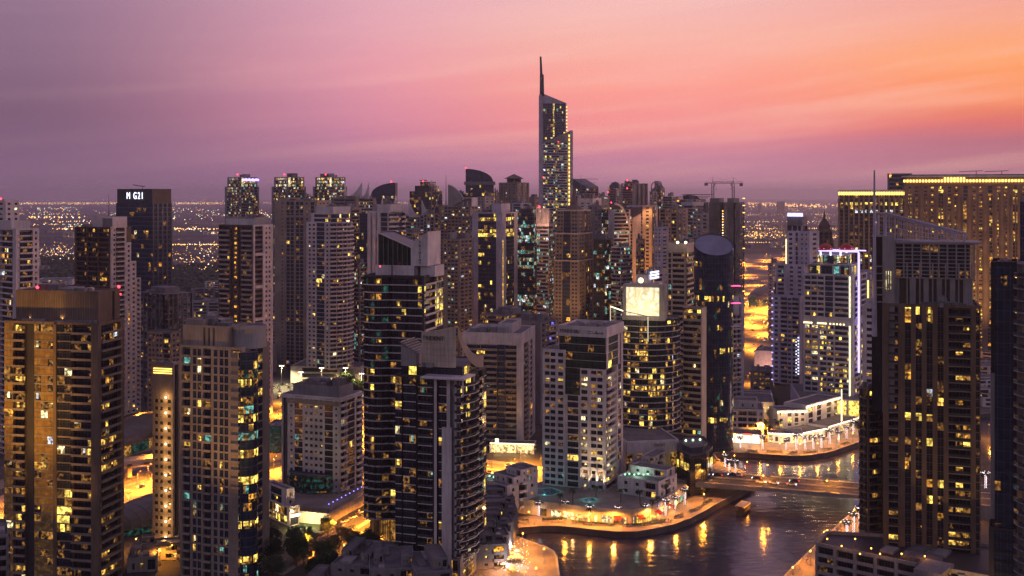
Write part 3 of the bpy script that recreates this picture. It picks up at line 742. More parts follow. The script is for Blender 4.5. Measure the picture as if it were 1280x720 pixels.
T.plant([R[0], R[1], K[1], K[0]], zt, 6, 1.4)
T.beacon(K[0][0] + 8, K[0][1] + 1, zc + 1); T.beacon(K[2][0] - .5, K[2][1], zc + .8); T.done()
for k, (fx, fy, ax, ay, az_, e_) in enumerate(((-178, 400, -182, 424, 102, 2.6e4), (-160, 406, -170, 424, 106, 2.2e4))):
    pass
flood('floodlight', 'floodlight on the terrace roof below the gold box crown, far end', (K[0][0] + 6, R[0][1] + 1.6, zt + .2), (K[0][0] + 10, K[0][1] + .3, zc - 3), 260, (1, .55, .16), 150)
flood('floodlight', 'floodlight on the terrace roof below the gold box crown, corner end', (K[0][0] + 20, R[0][1] - 1.6, zt + .2), (K[0][0] + 20, K[0][1] - 2, zc - 3), 260, (1, .55, .16), 150)

# ---- beige tower with curved glass bay
d = 425; R = rect(225, 300, 337, d, 20); zt = Zp(438, d)
T = Tower('apartment_tower', 'beige apartment tower with stepped parapet and curved glass bay, right of the narrow lit tower', 'tower', base_of(R), wall='beige', band='beige', p=.15, pal=(('lit_warm', 5), ('lit_gold', 3), ('lit_teal', 5), ('lit_cream', 1.5), ('lit_blue', .8)), fh=3.4, glass='glass_blue', brec=1.3, bproj=.9, rail='low')
T.block(R, 0, zt, ["P.6 L2 P.5 T1.2 T1.2 P.4 L2 P.5 T1.2 P.3 T1.2 T1.2 P.6 L2.2", "P.8 D.1 P.4 T2.2 P.8", "P1"])
Bc = [lerp(R[0], R[1], .80), (R[1][0] + .2, R[1][1] - .6), lerp(R[1], R[2], .42)]
A_, B_ = lerp(R[0], R[1], .97), lerp(R[1], R[2], .46)
ap = arc_pts(A_, B_, 4.6, 7)
def lc(ci, f, nf):
    k = nf - f
    if k in (4, 8, 12, 15, 20, 24, 29): return 'lit_yellow'
    if k == 10: return 'lit_teal'
    if k == 3: return 'glass_teal'
T.block(ap + [lerp(R[1], R[2], .6), lerp(R[0], R[1], .85)], 0, zt - 1, ["G1"] * 7 + ["P1"], band='slate', lit=lc, par=0)
zc = Zp(412, d); Kp = sub(R, 0.02, .78, .05, .8)
T.block(Kp, zt, zc, ["P2 Q.1 P1 D.3 P.4 D.3 P.4 D.3 P2", "P1"], band='grey', par=.8)
T.block(sub(R, .05, .35, .1, .7), zc, zc + 2.6, ["P1"], par=.4); T.plant(Kp, zc, 7, 2.4)
m = MB(); c_ = lerp(R[1], R[2], .35); m.lathe((c_[0] - 1.5, c_[1] + 3.5, zt), [(6.8, 0), (6.8, 7.5), (7.1, 7.5), (7.1, 8.6), (6.6, 8.6), (6.6, 7.9), (0, 7.9)], 'grey', 24); T.add('roof_drum', m)
T.plant(sub(R, .85, 1, .4, .9), zt, 4, 3); T.done()

# ---- narrow tower with the column of star lamps
d = 466; R = rect(190.5, 216.5, 226, d, 16); zt = Zp(457, d)
T = Tower('apartment_tower', 'narrow beige tower with one column of bright lamps down its front', 'tower', base_of(R), wall='beige', band='beige', p=.06, fh=3.15, glass='glass')
zb = Zp(672, d)
T.block(R, zb, zt - 14, ["P.25 W1 W.95 P.55 W1 P.25", "P.4 D1 P.6", "P1"], wm=.2, sill=1, head=.8, cap=False)
T.block(R, zt - 14, zt, ["P1", "P.4 D1 P.6", "P1"])
T.block(R, 0, zb, ["P1 P1 D.8 P.3 D.8 P.2", "P.4 D1 P.6", "P1"], cap=False, dark='lit_shop')
u = Vector((R[1][0] - R[0][0], R[1][1] - R[0][1])); uu = u.normalized(); nr = Vector((uu.y, -uu.x))
for k in range(3):
    m = MB(); z = zt - 1.7 - k * .95; a, b_ = lerp(R[0], R[1], .06), lerp(R[0], R[1], .94)
    m.box(0, 1, 0, 1, z, z + .4, 'neon_gold', lambda x, y, zz: (a[0] + (b_[0] - a[0]) * x + nr.x * (.02 + .2 * y), a[1] + (b_[1] - a[1]) * x + nr.y * (.02 + .2 * y), zz)); T.add('neon_line', m)
for k in range(10):
    py = 497 + k * 19.4; z = Zp(py, d); c_ = lerp(R[0], R[1], .69)
    m = MB(); m.ball((c_[0] + nr.x * .7, c_[1] + nr.y * .7, z), .42, 'lamp_white'); m.box(c_[0] - .1, c_[0] + .1, c_[1] - .7, c_[1], z - .6, z - .5, 'steel'); o = T.add('wall_lamp', m)
    light('wall_lamp_light', 'POINT', (c_[0] + nr.x * 1.7 - T.off[0], c_[1] + nr.y * 1.7 - T.off[1], z), 520, (1, .5, .12), T.root, .4)
T.plant(R, zt, 3, 1.6); T.done()

# ---- white tower cut by the left edge
d = 630; R = rect(-40, 20, 49, d, 40)
T = Tower('apartment_tower', 'pinkish white apartment tower cut off by the left edge, with a framed recess on top', 'tower', base_of(R), wall='pinkwhite', band='pinkwhite', p=.10, fh=3.3, rail='low')
T.block(R, 0, Zp(288, d), ["P1 W1.4 P.4 L3 P.4 W1.4 P.5 L3 P.8", "P1.2 L4.5 P.5 W1 P.6", "P1"]); zt = Zp(288, d)
T.block(sub(R, .1, .86, .1, .9), zt, Zp(278, d), ["P1"]); T.block(sub(R, .1, .7, .2, .8), Zp(278, d), Zp(252, d), ["W1*3", "W1*2", "P1"], wm=.3)
T.plant(sub(R, .1, .7, .2, .8), Zp(252, d), 3, 2); T.beacon(*Pt(1, d), Zp(250, d)); T.done()

# ---- dark and pink twin-faced tower
d = 740; R = rect(93, 138, 164, d, 24); zt = Zp(285, d)
T = Tower('apartment_tower', 'tower with dark balconied front and pale pink side stepping outward, behind the gold crown', 'tower', base_of(R), wall='umber', band='umber', p=.10, pal=PAL_GOLD, fh=3.3, rail='low')
T.block(R, 0, zt, ["P.6 L3 P.3 L3 P.3 L3 P.5", "P1"], par=.6); Rr = [lerp(R[1], R[2], .02), lerp(R[1], R[2], .02)]
e = Vector((R[2][0] - R[1][0], R[2][1] - R[1][1])); en = e.normalized(); on = Vector((en.y, -en.x))
def wing(v0, v1, out, za, zb, sp):
    a, b_ = lerp(R[1], R[2], v0), lerp(R[1], R[2], v1); o_ = on * out
    T.block([(a[0], a[1]), (a[0] + o_.x, a[1] + o_.y), (b_[0] + o_.x, b_[1] + o_.y), (b_[0], b_[1])], za, zb, ["P1", sp, "P1", "P1"], wall='pinkwhite', band='pinkwhite')
wing(0, .72, .8, 0, zt, "P.6 W1 L3.2 P.5"); wing(.72, .95, .9, 0, Zp(306, d), "P.3 W1.4 P.3"); wing(.95, 1.2, 1, 0, Zp(330, d), "P.3 W1.4 P.3"); wing(1.2, 1.42, 1.1, 0, Zp(352, d), "P.3 L1.4 P.3")
T.block(sub(R, .45, 1, .1, .8), zt, Zp(273, d), ["P1 Q1", "P1"], wall='pinkwhite', band='midgrey'); T.mast(*Pt(136, d + 12), Zp(273, d), Zp(243, d), .4)
T.beacon(*Pt(150.5, d), Zp(369, d) , 1.0); T.plant(sub(R, 0, .5, .1, .9), zt, 3, 2); T.done()

# ---- dark tower with lit roof letters
d = 850; R = rect(145, 191, 215.5, d, 30); zt = Zp(254, d)
T = Tower('office_tower', 'dark glass tower with white lit letters and number on its crown', 'tower', base_of(R), wall='slate', band='frame', p=.06, fh=3.5, glass='glass_blue', band_h=.35)
T.block(R, Zp(420, d), zt, ["G1 G1 G1 G1", "P.3 T1 P.25 T1 P.25 T1 P.25 T1 P.3", "P1"], cap=False); T.block(R, 0, Zp(420, d), ["G1 G1 G1 G1", "P.3 T1 P.25 T1 P.25 T1 P.25 T1 P.3", "P1"], cap=False)
Kp = grow(R, .96); zc = Zp(237, d)
T.block(Kp, zt, zc, ["P1", "P.3 Q2 P.3", "P1"], wall='dark', band='umber', par=.6)
ax = atan2(R[1][1] - R[0][1], R[1][0] - R[0][0]); nn = Vector((sin(ax), -cos(ax))); c_ = lerp(Kp[0], Kp[1], .52)
text(T.root, 'M G21', 7.6, (c_[0] + nn.x * .4, c_[1] + nn.y * .4, Zp(245, d)), ax, 'neon_white', 'crown_letters', T.off, squash=.72, track=1.35)
T.mast(*Pt(178, d + 8), zc, zc + 3, .3, part='crane_post'); m = MB(); q0, q1 = Pt(166, d + 8), Pt(181, d + 8); m.tube((q0[0], q0[1], zc + 3.8), (q1[0], q1[1], zc + 2.4), .35, .35, 'steel'); T.add('cleaning_crane', m); T.done()

# ---- bare concrete frame in front of it
def frame_building(name, label, R, zt, fh, bays, group=None, skin=0.0, mat='midgrey'):
    T = Tower(name, label, 'building', base_of(R)); r = T.r; nf = int(zt / fh)
    sl = T.mb('floor_slabs'); co = T.mb('columns'); co2 = T.mb('inner_core')
    for f in range(nf + 1):
        sl.prism(R, f * fh - .35, f * fh, mat)
        sl.poly([(x, y, f * fh - .35) for x, y in R][::-1], mat)
    L1, L2 = bays
    for (A, B, n) in ((R[0], R[1], L1), (R[1], R[2], L2), (R[3], R[2], L1), (R[0], R[3], L2)):
        for k in range(n + 1):
            p = lerp(lerp(A, B, k / n), base_of(R), .03); co.box(p[0] - .45, p[0] + .45, p[1] - .45, p[1] + .45, 0, nf * fh - .36, mat)
    infill = []; co2.prism(grow(R, .55), 0, nf * fh + 4, mat)
    for f in range(nf):
        for (A, B, n) in ((R[0], R[1], L1), (R[1], R[2], L2)):
            for k in range(n):
                if r.random() < skin:
                    bl = MB(); a, b_ = lerp(lerp(A, B, (k + .05) / n), base_of(R), .035), lerp(lerp(A, B, (k + .95) / n), base_of(R), .035)
                    bl.poly([(a[0], a[1], f * fh), (b_[0], b_[1], f * fh), (b_[0], b_[1], f * fh + fh * r.choice((.4, .98))), (a[0], a[1], f * fh + fh * .4)], 'concrete'); infill.append((f, bl))
    infill.sort(key=lambda q: -q[0])
    for f, bl in infill[:100]: T.add('block_infill', bl)
    mm = MB()
    for f, bl in infill[100:]: mm.poly([bl.v[i] for i in bl.f[0]], 'concrete')
    if mm.f: T.add('block_infill', mm)['kind'] = 'stuff'
    return T, nf * fh
R = rect(174, 205, 240, 790, 42)
T, zz = frame_building('concrete_frame', 'unfinished dark concrete frame tower standing before the tower with lit letters', R, Zp(362, 790), 3.6, (6, 6), skin=.3); T.plant(R, zz, 3, 2); T.done()
R = rect(184, 214, 226, 720, 20)
T = Tower('apartment_block', 'lower grey block with pale strips in front of the bare concrete frame', 'building', base_of(R), wall='midgrey', band='midgrey', p=.03)
T.block(R, 0, Zp(417, 720), ["P.3 W1 W1 P.2 W1 W1 P.2 L2 P.3", "P.3 W1 W1 P.3", "P1"]); T.done()

# ---- brown banded tower with white frame side
d = 740; R = rect(273, 316, 340, d, 26); zt = Zp(283, d)
T = Tower('apartment_tower', 'brown banded balcony tower with white framed side and amber lit stair column', 'tower', base_of(R), wall='umber', band='pinkwhite', p=.08, pal=PAL_GOLD, fh=3.3, rail='solid', bproj=.7)
def lb(ci, f, nf):
    if ci == 4 and T.r.random() < .75: return 'lit_gold'
T.block(R, 0, zt, ["P.3 B3.2 P.2 D1.2 W1 P.2 D1.2 B3.2 P.3", "P1"], lit=lb, wm=.05, bmat='grey')
e = Vector((R[2][0] - R[1][0], R[2][1] - R[1][1])); on = Vector((e.y, -e.x)).normalized() * .8
a, b_ = R[1], R[2]; W4 = [(a[0], a[1]), (a[0] + on.x, a[1] + on.y), (b_[0] + on.x, b_[1] + on.y), (b_[0], b_[1])]
T.block(W4, 0, zt, ["P1", "P.4 D2.4 P.5 W1 W1 P.5", "P1", "P1"], wall='pinkwhite', band='pinkwhite', dark='slate', wm=.22)
m = MB()
for z in (zt - 20, zt - 42, zt - 64, zt - 86):
    a2, b2 = lerp(W4[1], W4[2], .08), lerp(W4[1], W4[2], .5); m.poly([(a2[0] + .1, a2[1] - .1, z), (b2[0] + .1, b2[1] - .1, z), (b2[0] + .1, b2[1] - .1, z + 2), (a2[0] + .1, a2[1] - .1, z + 2)], 'pinkwhite')
T.add('white_crossbars', m); T.block(sub(R, .1, .95, .2, .9), zt, zt + 5, ["Q1", "P1"], wall='grey'); T.plant(sub(R, .3, 1, .2, .9), zt + 5, 5, 3); T.done()

# ---- tall beige pier tower
d = 950; R = rect(343, 396, 414, d, 15); zt = Zp(252, d)
T = Tower('apartment_tower', 'tall flat taupe tower with narrow window columns between piers, left of the white curved one', 'tower', base_of(R), wall='beige', band='beige', p=.025, fh=3.4, glass='glass_blue')
T.block(R, 0, zt, ["P1.6 S.7 P.6 T1 T1 P.35 T1 T1 P.35 S.9 P.4 T1 P.6", "P.5 S1 S1 S1 P.5", "P1"])
m = MB()
for py in (271, 321, 419):
    a, b_ = R[0], R[1]; z = Zp(py, d); m.box(a[0] - .3, b_[0] + .3, 0, 1, z, z + 1.3, 'beige', lambda x, y, zz: (x, a[1] + (b_[1] - a[1]) * (x - a[0]) / (b_[0] - a[0]) - .35 + y * .3, zz))
T.add('string_course', m); T.plant(R, zt, 5, 3); Kp = sub(R, .05, .3, .1, .9); T.block(Kp, zt, zt + 3, ["P1"], par=0); T.done()

# ---- white tower with curved corner
d = 860; R = rect(383, 412, 441, d, 34); zt = Zp(279, d)
T = Tower('apartment_tower', 'pink white tower with rounded balcony corner and teal band, rising from a bright podium', 'tower', base_of(R), wall='pinkwhite', band='pinkwhite', p=.09, pal=PAL_YEL + (('lit_teal', 1.5),), fh=3.35, rail='solid', glass='glass_blue', bproj=1.0)
ap = arc_pts(lerp(R[1], R[2], .02), R[2], 4.5, 5)
T.block([R[0], R[1]] + ap + [R[3]], 14, zt, ["P.5 W1 P.2 W1.2 P.3 G2.4 P.4 W1 P.2"] + ["P.02 B1"] * 6 + ["P1"], par=.8)
T.block(grow([R[0], R[1]] + ap + [R[3]], .86), zt, zt + 7, ["Q.2 H1"] + ["G1"] * 6 + ["P1"]); T.block(sub(R, .25, 1, .15, .9), zt + 7, zt + 12, ["P1"]); T.plant(sub(R, .25, 1, .15, .9), zt + 12, 4, 2.5); T.done()
R = rectd(362, 452, 872, 75, 6)
T = Tower('parking_podium', 'long low pale podium under the white tower with curved balconies, floodlit at its right end', 'building', base_of(R), wall='cream', band='white', p=.1, fh=4.2)
T.block(R, 0, 13.5, ["Q2 H6 Q2 P2"], par=1); T.done()

# ---- striped tower behind with dark tapered neighbour
d = 780; R = rect(461, 486, 506, d, 40); zt = Zp(266, d)
T = Tower('apartment_tower', 'pale tower with white balcony stripes and twin white fins, behind the raked glass roof', 'tower', base_of(R), wall='pinkwhite', band='pinkwhite', p=.06, fh=3.4, glass='glass_blue', bproj=1.3)
T.block(R, 0, zt, ["E.6 D.3 E.6 D.3 E.5 G1.2 P.2", "B5 G2 B2", "P1"], rail='solid'); T.block(sub(R, .3, 1, .1, .9), zt, zt + 5, ["P1"]); T.plant(R, zt, 4, 6); T.done()
d = 1010; R = rect(446, 458, 470, d, 40)
T = Tower('office_tower', 'dark blue glass slab tower tapering at the top, left of the white finned tower', 'tower', base_of(R), wall='slate', band='frame', p=.05, glass='glass_blue', pal=PAL_YEL + (('lit_teal', 3),), nwin=60)
T.block(R, 0, Zp(300, d), ["K1 K1 K1", "K1 K1", "P1"], cap=False); T.block(sub(R, .2, 1, .1, 1), Zp(300, d), Zp(268, d), ["K1 K1", "K1 K1", "P1"]); T.done()

# ---- tall dark twin of the pair with raked roof
d = 458; R = rect(455, 530, 559, d, 16); zt = Zp(347, d)
T = Tower('apartment_tower', 'tall dark glass tower with pale slab lines and raked glass roof, behind the lettered crown', 'tower', base_of(R), wall='dark', band='pinkwhite', p=.11, pal=PAL_YEL + (('lit_low', 4), ('lit_teal', 1)), fh=3.2, glass='glass', rail='none', brec=1.3, bproj=.7, bmat='pinkwhite')
def lt(ci, f, nf):
    k = nf - f
    if ci == 7 and k in (3, 4, 5, 7): return 'lit_yellow'
    if ci == 1 and k in (4, 5, 14, 19, 20, 24, 29) : return 'lit_yellow' if T.r.random() < .6 else None
    if ci == 0 and k < 14 and T.r.random() < .35: return 'glass_teal'
ap = arc_pts(R[0], lerp(R[0], R[1], .42), 2.2, 4)
T.block(ap + [R[1], R[2], R[3]], 14, zt, ["N1"] * 4 + ["D.12 N3 N3 P.3", "P.01 P.01 P.01 P.01 P.01 P.01 L1.5 G1.2 P.6", "P1"], lit=lambda ci, f, nf: lt(ci, f, nf), cap=True, par=.8)  # right face balconies are added so its bright reflecting glass reads dark
T.block(grow(ap + [R[1], R[2], R[3]], .8), 0, 14, ["P1 D3", "D3 P.6 D3 P.6 D3"] , dark='lit_low', wall='beige', par=0)
def slabline(py0, py1, n): pass
Kp = sub(R, .14, .80, .12, .9)
T.block(Kp, zt, zt + 4.5, ["Q2.2 D.2 Q3 D.1", "Q1"], band='pinkwhite', wall='pinkwhite', par=.2)
# raked glass lantern: high at its left end, falling to the right
zl, zr = Zp(291, d), Zp(311, d); A_, B_, C_, D_ = sub(R, .16, .72, .2, .8)
m = MB(); z0_ = zt + 4.5
m.poly([(*A_, z0_), (*B_, z0_), (*B_, zr), (*A_, zl)], 'glass_green'); m.poly([(*B_, z0_), (*C_, z0_), (*C_, zr), (*B_, zr)], 'glass_green')
m.poly([(*D_, z0_), (*A_, z0_), (*A_, zl), (*D_, zl)], 'glass_green'); m.poly([(*C_, z0_), (*D_, z0_), (*D_, zl), (*C_, zr)], 'glass_green'); T.add('roof_lantern_glazing', m)
m = MB(); m.poly([(A_[0] - 1, A_[1] - 1, zl + .1), (B_[0] + .6, B_[1] - 1, zr - .1), (C_[0] + .6, C_[1] + 1, zr - .1), (D_[0] - 1, D_[1] + 1, zl + .1)], 'slate')
for k in range(8):
    p0, p1 = lerp(A_, B_, k / 7), lerp(A_, B_, k / 7); zz = zl + (zr - zl) * k / 7; m.box(p0[0] - .22, p0[0] + .22, p0[1] - .5, p0[1] - .05, z0_, zz, 'frame')
m.tube((A_[0] - 1, A_[1] - 1.1, zl + .1), (B_[0] + .6, B_[1] - 1.1, zr - .1), .35, .35, 'pinkwhite'); T.add('raked_roof', m)
# lettered blade wall beside the lantern
A2, B2, C2, D2 = sub(R, .72, 1.0, .15, .7); zs0, zs1 = Zp(305, d), Zp(290, d)
m = MB(); fr = [(*A2, z0_), (*B2, z0_), (*B2, zs1), (*A2, zs0)]; bk = [(*D2, z0_), (*C2, z0_), (*C2, zs1), (*D2, zs0)]
m.poly(fr, 'pinkwhite'); m.poly(bk[::-1], 'pinkwhite')
for i in range(4):
    j = (i + 1) % 4; m.poly([fr[j], fr[i], bk[i], bk[j]], 'pinkwhite')
T.add('blade_wall', m); ax = atan2(R[1][1] - R[0][1], R[1][0] - R[0][0]); nn = Vector((sin(ax), -cos(ax))); c_ = lerp(A2, B2, .55)
text(T.root, 'TRIDENT', 1.5, (c_[0] + nn.x * .25, c_[1] + nn.y * .25, Zp(317, d)), ax, 'black', 'crown_letters', T.off, vertical=True)
T.block(sub(R, .86, 1.1, .2, .6), zt, Zp(334, d), ["P1"], wall='pinkwhite', par=.3); T.beacon(*Pt(475, d), Zp(334, d), .5); T.done()

# ---- nearer dark tower of the pair, with curved lettered crown
d = 425; R = rect(494, 574, 608, d, 18); zt = Zp(462, d); R0 = R
T = Tower('apartment_tower', 'nearer dark glass tower with curved lettered crown wall and pale central slab', 'tower', base_of(R), wall='dark', band='pinkwhite', p=.10, pal=PAL_YEL + (('lit_low', 4), ('lit_teal', .8)), fh=3.3, glass='glass', rail='glass', brec=1.4, bproj=.8, bmat='pinkwhite')
def ln(ci, f, nf):
    k = nf - f
    if k in (2, 5, 6, 18) and ci == 0: return 'lit_yellow'
T.block(R, 7, zt - 4, ["G1 D.2 G2 D.4 R2.2 P.6 D.3 G1.2 Q1.6 R.3", "R4 G.8", "P1"], band_h=.35, lit=lambda ci, f, nf: 'lit_yellow' if (ci == 1 and (nf - f) in (4, 5, 7, 11, 15, 20, 25, 29)) else None)
a, b_ = R[1], R[2]
def lbay(ci, f, nf): return 'lit_yellow' if (nf - f) in (1, 4, 5, 17) else None
ap = arc_pts(lerp(R[0], R[1], .93), lerp(R[1], R[2], .62), 3.6, 4)
T.block(ap + [lerp(R[1], R[2], .7), lerp(R[0], R[1], .86)], 9, zt - 3.5, ["R1"] * 4 + ["P1"], lit=lbay, par=.2)
aa, bb = lerp(R[0], R[1], .735), lerp(R[0], R[1], .885); m = MB(); zs = Zp(535, d)
m.box(0, 1, -1.2, .4, 6, zs, 'pinkwhite', lambda x, y, z: (aa[0] + (bb[0] - aa[0]) * x, aa[1] + (bb[1] - aa[1]) * x + y, z)); T.add('central_slab', m)
m = MB(); aa, bb = lerp(R[0], R[1], .615), lerp(R[0], R[1], .655)
m.box(0, 1, -1.0, .4, 6, zt - 4, 'pinkwhite', lambda x, y, z: (aa[0] + (bb[0] - aa[0]) * x, aa[1] + (bb[1] - aa[1]) * x + y, z)); T.add('pale_pier', m)
# crown: wall that follows an arc, its top rising to the right, with a swooping fin
T.block(sub(R, 0.02, .98, .15, .95), zt - 4, zt, ["K1", "G1"], par=.5)
A2, B2 = lerp(R[0], R[1], .40), lerp(R[0], R[1], .94); A2 = (A2[0], A2[1] + 5); B2 = (B2[0], B2[1] + 4)
ap = arc_pts(A2, B2, 1.3, 10); m = MB(); top = lambda k: Zp(419, d) + (Zp(410, d) - Zp(419, d)) * (k / 10) ** 1.3
for k in range(10):
    p0, p1 = ap[k], ap[k + 1]; z0_, z1_ = top(k), top(k + 1)
    m.poly([(*p0, zt), (*p1, zt), (*p1, z1_), (*p0, z0_)], 'cream'); m.poly([(p1[0], p1[1] + 1.2, zt), (p0[0], p0[1] + 1.2, zt), (p0[0], p0[1] + 1.2, z0_), (p1[0], p1[1] + 1.2, z1_)], 'cream')
    m.poly([(*p0, z0_), (*p1, z1_), (p1[0], p1[1] + 1.2, z1_), (p0[0], p0[1] + 1.2, z0_)], 'cream')
for (p, z) in ((ap[0], top(0)), (ap[10], top(10))): m.poly([(p[0], p[1], zt), (p[0], p[1], z), (p[0], p[1] + 1.2, z), (p[0], p[1] + 1.2, zt)], 'cream')
T.add('crown_wall', m)
m = MB()
for k in range(1, 9):
    p = ap[k]; m.box(p[0] - .05, p[0] + .05, p[1] - .06, p[1] + .1, zt + .5, top(k) - .2, 'grey')
for j in range(1, 6):
    for k in range(10):
        p0, p1 = ap[k], ap[k + 1]; z = zt + j * 2.3; m.poly([(p0[0], p0[1] - .03, z), (p1[0], p1[1] - .03, z), (p1[0], p1[1] - .03, z + .1), (p0[0], p0[1] - .03, z + .1)], 'grey')
T.add('panel_joints', m)
ax = atan2(ap[6][1] - ap[4][1], ap[6][0] - ap[4][0]); c_ = ap[4]
text(T.root, 'TRIDENT', 2.3, (c_[0] - .2, c_[1] - .5, Zp(425.5, d)), ax, 'black', 'crown_letters', T.off)
# fin swooping down from the crown to the right corner
m = MB(); x0, y0 = ap[10]; n_ = 14; q_ = lerp(R[1], R[2], .75)
fx = lambda k: lerp((x0 + .8, y0 + .4), (q_[0] + 1.4, q_[1]), (k / n_)); ft = lambda k: zt + 2 + (Zp(409, d) - zt - 2) * (1 - k / n_) ** 2.2
for k in range(n_):
    p0, p1 = fx(k), fx(k + 1); a1, a2 = ft(k), ft(k + 1)
    for s_ in (0, .8):
        P_ = [(p0[0], p0[1] + s_, max(zt - 6, a1 - 4.5)), (p1[0], p1[1] + s_, max(zt - 6, a2 - 4.5)), (p1[0], p1[1] + s_, a2), (p0[0], p0[1] + s_, a1)]; m.poly(P_ if s_ == 0 else P_[::-1], 'beige')
    m.poly([(p0[0], p0[1], a1), (p1[0], p1[1], a2), (p1[0], p1[1] + .8, a2), (p0[0], p0[1] + .8, a1)], 'beige')
T.add('swooping_fin', m)
# raked lean-to and its cabin at the left of the crown
A2, B2, C2, D2 = sub(R, .06, .30, .06, .5); m = MB(); zc0, zc1 = zt + 5, zt + 9.5
m.poly([(*A2, zt), (*B2, zt), (*B2, zc0), (*A2, zc1)], 'grey'); m.poly([(*B2, zt), (*C2, zt), (*C2, zc0), (*B2, zc0)], 'grey'); m.poly([(*D2, zt), (*A2, zt), (*A2, zc1), (*D2, zc1)], 'grey'); m.poly([(*C2, zt), (*D2, zt), (*D2, zc1), (*C2, zc0)], 'grey')
T.add('lean_to_wall', m); m = MB()
m.poly([(A2[0] - .8, A2[1] - .5, zc1 + .05), (B2[0] + .4, B2[1] - .5, zc0 - .1), (C2[0] + .4, C2[1], zc0 - .1), (D2[0] - .8, D2[1], zc1 + .05)], 'slate')
for k in range(7):
    p0, p1 = lerp(A2, B2, k / 6), lerp(D2, C2, k / 6); z = zc1 + (zc0 - zc1) * k / 6 + .14; m.tube((p0[0], p0[1] - .4, z), (p1[0], p1[1], z), .12, .12, 'metal')
T.add('lean_to_roof', m)
m = MB(); A3 = sub(R, .45, 1.12, -.12, .3); m.prism(A3, zt - 3.6, zt - 3.0, 'pinkwhite'); T.add('cantilever_terrace', m)
m = MB(); A3 = sub(R, .7, 1.1, -.1, .3)
for p in A3[1:3]: m.box(p[0] - .3, p[0] + .3, p[1] - .3, p[1] + .3, zt - 10, zt - 3.6, 'pinkwhite')
T.add('terrace_posts', m); T.plant(sub(R, .3, .7, .02, .12), zt, 3, 2)
# tall lit hall at street level
T.block(grow(R, 1.06), 0, 9, ["P8 P.6 G2 P.4 G2 P.5", "P.5 G2 P.5 G2 P.5", "P1"], wall='beige', band='beige', p=1.0, pal=(('lit_gold', 3), ('lit_yellow', 2), ('lit_warm', 2)), fh=4.5, par=.6); T.done()

# ---- mid-rise hotel
d = 535; R = rect(352, 426, 453, d, 22); zt = Zp(500, d)
T = Tower('hotel', 'mid rise hotel with pale gridded front and curved dark glass lower storeys', 'hotel', base_of(R), wall='pinkwhite', band='pinkwhite', p=.05, pal=PAL_YEL + (('lit_teal', 2),), fh=3.25, glass='glass', rail='solid')
T.block(R, 0, zt, ["Q.2 D1.1 P.25 S1.2 P.15 G1.7 P.3 W1.05 W1.05 W1.05 W1.05 P.3 G1.7 P.2 S1 P.5", "B2 P.2 G2.6 P.35 P.2 B2 P.2", "P1"], wm=.2, sill=1.0, head=.75, dark='slate')
m = MB()
for k in range(26):
    p = lerp(R[0], R[1], .1 + .85 * k / 25); m.box(p[0] - .5, p[0] + .5, p[1] - .5, p[1] + .1, zt - 3.2, zt - 1.2, 'beige')
T.add('cornice_brackets', m)
m = MB(); A3 = grow(R, 1.03); m.prism(A3, zt - .9, zt - .2, 'pinkwhite'); T.add('cornice', m)
ap = arc_pts(lerp(R[0], R[1], .12), lerp(R[0], R[1], .86), 6.5, 8)
T.block(ap + [lerp(R[0], R[1], .8), lerp(R[0], R[1], .2)], 0, 13.2, ["R1"] * 8 + ["P1"], glass='glass_teal', bmat='dark', wall='slate', p=.02, brec=1.0, par=.6)
T.block(sub(R, .12, .9, .2, .85), zt, zt + 4.5, ["P1"], wall='grey'); T.plant(sub(R, .12, .9, .2, .85), zt + 4.5, 8, 3); T.done()

# ---- pale stepped residence with lettered roof sign
d = 535; R = rect(678, 757, 781, d, 23); zt = Zp(412, d)
T = Tower('apartment_tower', 'pale pink tower with dark glazed top and roof lettering, before the canal bend', 'tower', base_of(R, 6), wall='pinkwhite', band='pinkwhite', p=.13, pal=PAL_YEL + (('lit_cream', 3), ('lit_low', 2)), fh=3.25, glass='glass', rail='solid')
zmid = Zp(443, d); zcl = Zp(463, d); zlow = Zp(588, d)
Lf = sub(R, 0, .36, 0, .9); Rt = sub(R, .60, 1.0, 0, .9); md = sub(R, .36, .60, .02, .9)
def lm(ci, f, nf): return None
T.block(Lf, 6, zmid, ["P.3 W.95 W.95 P.25 W1 P.2", "P1", "P1", "P.5 W1 W1 P.5"], wm=.08, sill=.75, head=.82)
T.block(Rt, zlow, zcl, ["P.1 W.95 P.35 W.85 W.8 P.3 P.06", "P.2 B2.6 P.2 D.4 P.5 G1 P.6", "P1"], wm=.07, sill=.75, head=.82, lit=lambda ci, f, nf: 'lit_cream' if ci == 1 and (nf - f) in (2, 3, 10, 11, 12, 13, 15, 16, 17, 8) else None, cap=True, par=.3)
T.block(md, 6, Zp(497, d), ["P.06 T1 P.06", "P1"], cap=False); T.block(md, Zp(497, d), zcl, ["G1"], cap=False, glass='glass_green', band='slate')
T.block(Rt, 6, zlow, ["P.1 F.2 W.85 F.25 W.75 F.25 W.75 F.25", "P.2 B2.6 P.6 D.4 P.5", "P1"], cap=False, p=.4)
Up = sub(R, .245, 1.0, .05, .9)
T.block(Up, zmid - .01, zt - 4.2, ["Q.04 K1 K1 K1 K1 Q.08", "Q.4 G2 Q.4 D.3 Q.4", "P1"], glass='glass_green', band='pinkwhite', p=.05, cap=False)
T.block(sub(R, .36, 1, .04, .9), zcl, zmid, ["K1 K1 K1", "Q.4 G2 Q.4 D.3 Q.4", "P1"], glass='glass_green', p=.2, cap=False)
T.block(sub(R, .235, 1.01, .02, .92), zt - 4.2, zt, ["P1"], par=1.0)
ax = atan2(R[1][1] - R[0][1], R[1][0] - R[0][0]); nn = Vector((sin(ax), -cos(ax))); U = sub(R, .235, 1.01, .02, .92)
